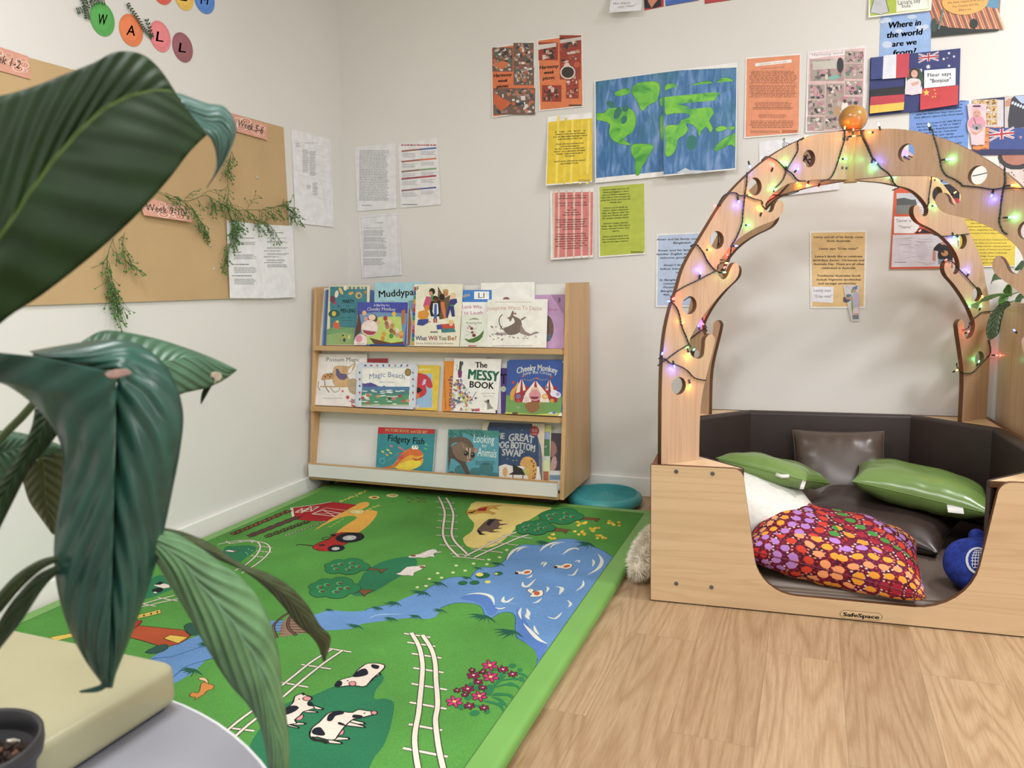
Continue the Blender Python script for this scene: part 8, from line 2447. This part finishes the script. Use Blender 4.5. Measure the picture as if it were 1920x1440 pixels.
R_10 = [((112, 1058), (112, 1064), (112, 1070)), ((70, 1078), (74, 1092), (80, 1104)), ((25, 1125), (32, 1146), (42, 1162)), ((-10, 1180), (-8, 1200), (-2, 1218))]
leafobj('leaf_stalk', [leaf('leaf_stalk', R_9, OLV, plant, dp(.60, .58, .004), 4, 5, .004)], leafmat('stalk_green', (48, 62, 26), (48, 62, 26), (70, 80, 40), 3, 1, .4), plant)
leafobj('leaf_stalk', [leaf('leaf_stalk', R_10, OLV, plant, dp(.60, .58, .004), 4, 5, .004)], leafmat('stalk_dark', (36, 54, 26), (36, 54, 26), (60, 76, 40), 3, 1, .4), plant)
# stalks down to the pot
STM = plain((70, 92, 44), .45, .08, 30)
def stalk(P, r=.0035):
    V, Fc = tube(catmull(P, 6), r, 8); obj('leaf_stalk', mesh('leaf_stalk', V, Fc, STM, smooth=True), plant)
ps = pc + Vector((-.02, 0, PZ - .03))
stalk([at(-60, 560, .50), at(-150, 800, .55), at(-160, 1100, .62), ps])
stalk([at(-58, 680, .58), at(-140, 900, .6), at(-150, 1150, .66), ps + Vector((.02, .01, 0))], .004)
stalk([at(-8, 1135, .585), at(-80, 1240, .62), ps + Vector((-.01, .02, 0))], .004)
stalk([at(-6, 1200, .585), at(-60, 1280, .64), ps + Vector((.0, -.02, 0))], .004)
stalk([at(-10, 990, .605), at(-100, 1150, .65), ps + Vector((.01, .03, 0))])
stalk([at(150, 670, .66), at(60, 760, .68), at(-60, 950, .7), ps + Vector((.015, .02, 0))])
stalk([at(-38, 855, .71), at(-90, 1000, .72), ps + Vector((-.02, .02, 0))])

# ------------------------------------------------------------------ round grey table, cream pad
tb = Vector((-.765, .162, 0)); TR = .505
GREYM = plain((140, 140, 148), .42, .02, 4)
RIM = plain((214, 216, 218), .35, .02, 4)
table = empty('round_table', tb, 'low round grey table with pale rim carrying the plant and the cream pad', 'table')
V, Fc = lathe([(0, TABZ), (TR - .004, TABZ), (TR - .004, TABZ - .02), (0, TABZ - .02)], 96, tb)
obj('tabletop', mesh('tabletop', V, Fc, GREYM), table)
V, Fc = lathe([(TR - .004, TABZ - .001), (TR - .003, TABZ + .0008), (TR, TABZ - .001), (TR + .0005, TABZ - .01), (TR - .001, TABZ - .021), (TR - .004, TABZ - .02)], 96, tb)
obj('rim', mesh('rim', V, Fc, RIM, smooth=True), table)
for a in (45, 135, 225, 315):
    x, y = tb.x + .36 * cos(radians(a)), tb.y + .36 * sin(radians(a))
    V, Fc = lathe([(0, 0), (.018, 0), (.022, TABZ - .02), (0, TABZ - .02)], 20, (x, y, 0)); obj('leg', mesh('leg', V, Fc, RIM, smooth=True), table)
PADM = plain((164, 159, 124), .3, .04, 5, .5, .25, 130)
PADT = .052
def pz(u, v): return onz(u, v, TABZ + .004 + PADT)
a_, b_, c_ = pz(-4, 1172), pz(322, 1240), pz(70, 1432)
e1 = (b_ - a_).normalized(); e2 = (c_ - b_); e2 = (e2 - e1 * e2.dot(e1)).normalized()
bm = bmesh.new(); box_bm(bm, -.62, 0, 0, 0, .66, PADT, .013, 0, 5)
for v in bm.verts:
    x, y, z = v.co
    puff = 0.0
    q = b_ + e1 * (x + .004) + e2 * (y - .004); v.co = Vector((q.x, q.y, TABZ + .004 + z + puff))
pd = empty('foam_pad', (b_.x - .25, b_.y - .25, TABZ), 'cream vinyl covered foam pad lying on the round grey table', 'foam pad')
obj('pad_cover', bm_mesh('pad_cover', bm, PADM, True), pd)
dk = bmesh.new(); box_bm(dk, -.612, .008, 0, -.008, .652, .0045, 0)
for v in dk.verts:
    x, y, z = v.co; q = b_ + e1 * x + e2 * y; v.co = Vector((q.x, q.y, TABZ + .0003 + z))
obj('pad_shadow_gap', bm_mesh('pad_shadow_gap', dk, plain((60, 62, 72), .7)), pd)  # dark slab standing in for the shadow gap between pad and table

# ------------------------------------------------------------------ plant on the cabinet
p2 = empty('potted_plant', L(1.40, .86, CZ), 'green leafed plant on the cabinet drooping behind the arch', 'plant')
V, Fc = lathe([(0, 0), (.05, 0), (.065, .11), (.07, .11), (.07, .12), (.062, .12), (.058, .1), (0, .1)], 32, L(1.40, .86, CZ))
obj('pot', mesh('pot', V, Fc, POTM, smooth=True), p2)
c9 = crop(1760, 500, 12.0)
def sl(rows, m, d, lab=None):
    rr = [tuple(c9(p) for p in r) for r in rows]
    leafobj('leaf', [leaf('leaf', rr, m, p2, lambda t, j, p: d(t, j, p) - .16, 4, 5, .004)], m, p2, lab)
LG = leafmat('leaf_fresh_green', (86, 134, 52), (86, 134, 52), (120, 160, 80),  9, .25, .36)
DG2 = leafmat('leaf_dark_green', (58, 78, 44), (58, 78, 44), (70, 86, 50),  9, .25, .4)  # darker green of the big drooping leaf
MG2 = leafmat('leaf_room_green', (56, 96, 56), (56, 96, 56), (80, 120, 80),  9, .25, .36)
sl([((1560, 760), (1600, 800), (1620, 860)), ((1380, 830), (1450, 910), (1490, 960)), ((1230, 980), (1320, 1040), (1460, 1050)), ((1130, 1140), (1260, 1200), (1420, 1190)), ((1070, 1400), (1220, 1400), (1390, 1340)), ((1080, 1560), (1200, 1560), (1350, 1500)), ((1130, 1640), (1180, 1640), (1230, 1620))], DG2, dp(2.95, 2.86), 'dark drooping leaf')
sl([((1640, 610), (1640, 640), (1640, 670)), ((1400, 600), (1400, 630), (1380, 660)), ((1200, 620), (1180, 680), (1160, 740)), ((1030, 680), (1000, 740), (960, 800)), ((880, 780), (900, 840), (900, 900)), ((740, 850), (800, 890), (860, 945)), ((715, 885), (730, 900), (745, 905))], LG, dp(2.98, 2.62))
sl([((1650, 640), (1600, 660), (1560, 650)), ((1650, 540), (1560, 560), (1450, 560)), ((1640, 450), (1580, 470), (1500, 460)), ((1590, 395), (1570, 400), (1540, 400))], LG, dp(2.98, 2.95))
sl([((1420, 620), (1500, 630), (1580, 640)), ((1360, 700), (1440, 720), (1560, 720)), ((1340, 790), (1400, 800), (1520, 760)), ((1345, 860), (1360, 850), (1400, 840))], LG, dp(2.97, 2.93))
sl([((1320, 100), (1420, 120), (1560, 200)), ((1230, 190), (1340, 210), (1480, 275)), ((1200, 280), (1260, 290), (1330, 290)), ((1180, 350), (1195, 340), (1215, 330)), ((1178, 395), (1180, 395), (1184, 392))], MG2, dp(3.02, 2.92))
sl([((1910, 640), (1960, 700), (2020, 760)), ((1860, 590), (1880, 640), (1900, 700)), ((1780, 640), (1810, 700), (1850, 780)), ((1720, 740), (1760, 790), (1800, 860)), ((1730, 880), (1740, 880), (1760, 890))], MG2, dp(3.0, 2.95))
sl([((2000, -100), (2040, -40), (2060, 40)), ((1880, -140), (1920, -60), (1960, 20)), ((1800, -60), (1840, 0), (1880, 60)), ((1700, 70), (1720, 80), (1760, 90))], MG2, dp(3.02, 2.98))
sl([((2100, -20), (2140, 20), (2160, 60)), ((1950, 20), (1980, 60), (2000, 100)), ((1800, 110), (1820, 130), (1840, 140))], MG2, dp(3.02, 3.0))
ps2 = L(1.40, .86, CZ + .1)
for P in ([at(*c9((1600, 640)), 2.82), at(1935, 540, 2.8), ps2], [at(*c9((1600, 800)), 2.79), at(1930, 555, 2.8), ps2], [at(*c9((1560, 200)), 2.86), at(1930, 520, 2.83), ps2], [at(*c9((2020, 700)), 2.82), ps2]):
    V, Fc = tube(catmull(P, 5), .0022, 6); obj('leaf_stalk', mesh('leaf_stalk', V, Fc, STM, smooth=True), p2)

# ------------------------------------------------------------------ artificial vines on the left wall
VG = plain((66, 104, 50), .5, .15, 60); VG2 = plain((84, 132, 62), .5, .15, 60); VD = plain((46, 70, 44), .5, .15, 60)


def garland(name, label, spine, seed, n_side=40, side=.055, droop=1.0, cr=D6, off=.028, mats=(VG, VG2), dens=1.0, spread=1.0, hangs=None):
    rd = random.Random(seed)
    pts = catmull([LEFT.hit(*cr(p), off * (1 if i % 2 else .6)) for i, p in enumerate(spine)], 8)
    n_side = int(n_side * .8); side *= 1.35
    stems = [tube(pts, .0011, 5)]; buds = ([], [])
    def bud(p, d):
        s_ = rd.uniform(.0038, .0058)
        x = d.orthogonal().normalized(); y = d.cross(x); o = len(buds[0])
        ring = [p + d * s_ * .7 + (x * cos(a) + y * sin(a)) * s_ * .8 for a in (0, 1.57, 3.14, 4.71)]
        buds[0].extend([p] + ring + [p + d * s_ * 2]); 
        for k in range(4): buds[1].append((o, o + 1 + k, o + 1 + (k + 1) % 4)); buds[1].append((o + 5, o + 1 + (k + 1) % 4, o + 1 + k))
    def sprig(p, d, ln, lev):
        q = [p]
        for i in range(4):
            d = (d + Vector((rd.uniform(-.2, .2), rd.uniform(-.35, .35), rd.uniform(-.35, .15) * droop))).normalized()
            q.append(q[-1] + d * ln / 4)
        for a in q:
            if a.x < XW + .004: a.x = XW + .004
        stems.append(tube(q, .0007, 4))
        if lev == 0:
            bud(q[-1], d)
            return
        for i in (1, 2, 3, 4):
            for s_ in (-1, 1):
                if rd.random() < .62: sprig(q[i], (d + Vector((rd.uniform(-.4, .6), s_ * rd.uniform(.4, 1.0), rd.uniform(-.4, .3)))).normalized(), ln * .46, lev - 1)
    n = len(pts)
    for i in range(n_side):
        k = rd.randint(0, n - 2); p = pts[k]; t = (pts[k + 1] - pts[k]).normalized()
        u = hangs(k / n) if hangs else 1.0
        d = (t * .7 + Vector((rd.uniform(-.1, .5), rd.uniform(-.7, .7) * spread, rd.uniform(-1, .5) * spread))).normalized()
        sprig(p, d, side * u * rd.uniform(.5, 1.15), 1)
    sprig(pts[-1], (pts[-1] - pts[-2]).normalized(), side * .8, 1)
    root = empty(name, pts[0], label, 'artificial vine', 'artificial vines pinned to the left wall')
    V, Fc = join(stems); obj('stem', mesh('stem', V, Fc, mats[0]), root)
    obj('foliage', mesh('foliage', buds[0], buds[1], mats[1]), root)
    return root


garland('vine_garland', 'green artificial vine running level across the brown paper to its edge', [(600, 560), (720, 470), (860, 530), (960, 575), (1060, 590), (1150, 560), (1220, 590), (1300, 640), (1400, 640), (1480, 640), (1580, 620), (1625, 640)], 3, 62, .05)
garland('vine_garland', 'short end of artificial vine curling past the paper edge to the table sheet', [(1560, 618), (1610, 620), (1640, 650), (1680, 695)], 9, 5, .025)
garland('vine_garland', 'artificial vine hanging upright from near the Week 5-6 label', [(1305, 310), (1288, 380), (1280, 460), (1285, 540), (1275, 620), (1300, 700), (1310, 780), (1290, 860), (1272, 905)], 5, 46, .045, spread=.7)
garland('vine_garland', 'artificial vine drooping over the Week 9-10 label', [(930, 545), (1020, 590), (1080, 640), (1120, 690), (1150, 745)], 12, 14, .04)
garland('vine_garland', 'artificial vine dropping over the two printed pages', [(1330, 640), (1400, 690), (1470, 700), (1530, 740), (1555, 780)], 15, 16, .042)
garland('vine_garland', 'artificial vine dangling below the paper from behind the huge leaf', [(640, 800), (615, 860), (600, 960), (620, 1060), (650, 1140), (665, 1235)], 7, 34, .05, spread=.6)
garland('vine_garland', 'short artificial vine twig beside the dangling one under the huge leaf', [(700, 770), (690, 850), (710, 930), (745, 955)], 8, 10, .035, spread=.7)


def sprigleaf(label, spine, seed, cr=C1, size=.009):
    rd = random.Random(seed)
    pts = catmull([LEFT.hit(*cr(p), .008) for p in spine], 3)
    V, Fc = tube(pts, .0009, 5); root = empty('leafy_sprig', pts[0], label, 'sprig', 'leafy sprigs around the letter circles')
    obj('stem', mesh('stem', V, Fc, VD), root)
    LV, LF = [], []
    for k in range(len(pts) - 1):
        t = (pts[k + 1] - pts[k]).normalized()
        for s_ in (-1, 1):
            d = (t * .5 + Vector((0, 0, 1)).cross(t) * 0 + Vector((rd.uniform(0, .3), s_ * t.z * -1, s_ * t.y)) * .9).normalized(); w = d.cross(Vector((1, 0, 0))).normalized() * size * .24
            p = pts[k]; o = len(LV); LV += [p, p + d * size * .5 + w, p + d * size, p + d * size * .5 - w]; LF.append((o, o + 1, o + 2, o + 3))
    obj('foliage', mesh('foliage', LV, LF, VD), root)


sprigleaf('dark leafy sprig between the orange and pink letter circles', [(715, 20), (745, 65), (775, 105), (800, 150), (825, 180), (855, 210)], 2, size=.013)
sprigleaf('side twig of dark leaves beside the pink letter circle', [(855, 210), (840, 160), (822, 105)], 4, size=.014)
sprigleaf('dark leafy sprig at the shoulder of the green letter circle', [(590, 10), (540, 5), (500, 30), (460, 55), (432, 62)], 3, size=.013)
sprigleaf('second dark twig hanging by the green letter circle', [(470, -20), (480, 30), (485, 70), (490, 105)], 6, size=.014)
sprigleaf('topmost dark twig above the green letter circle', [(560, -20), (510, -5), (450, 5)], 6, size=.014)
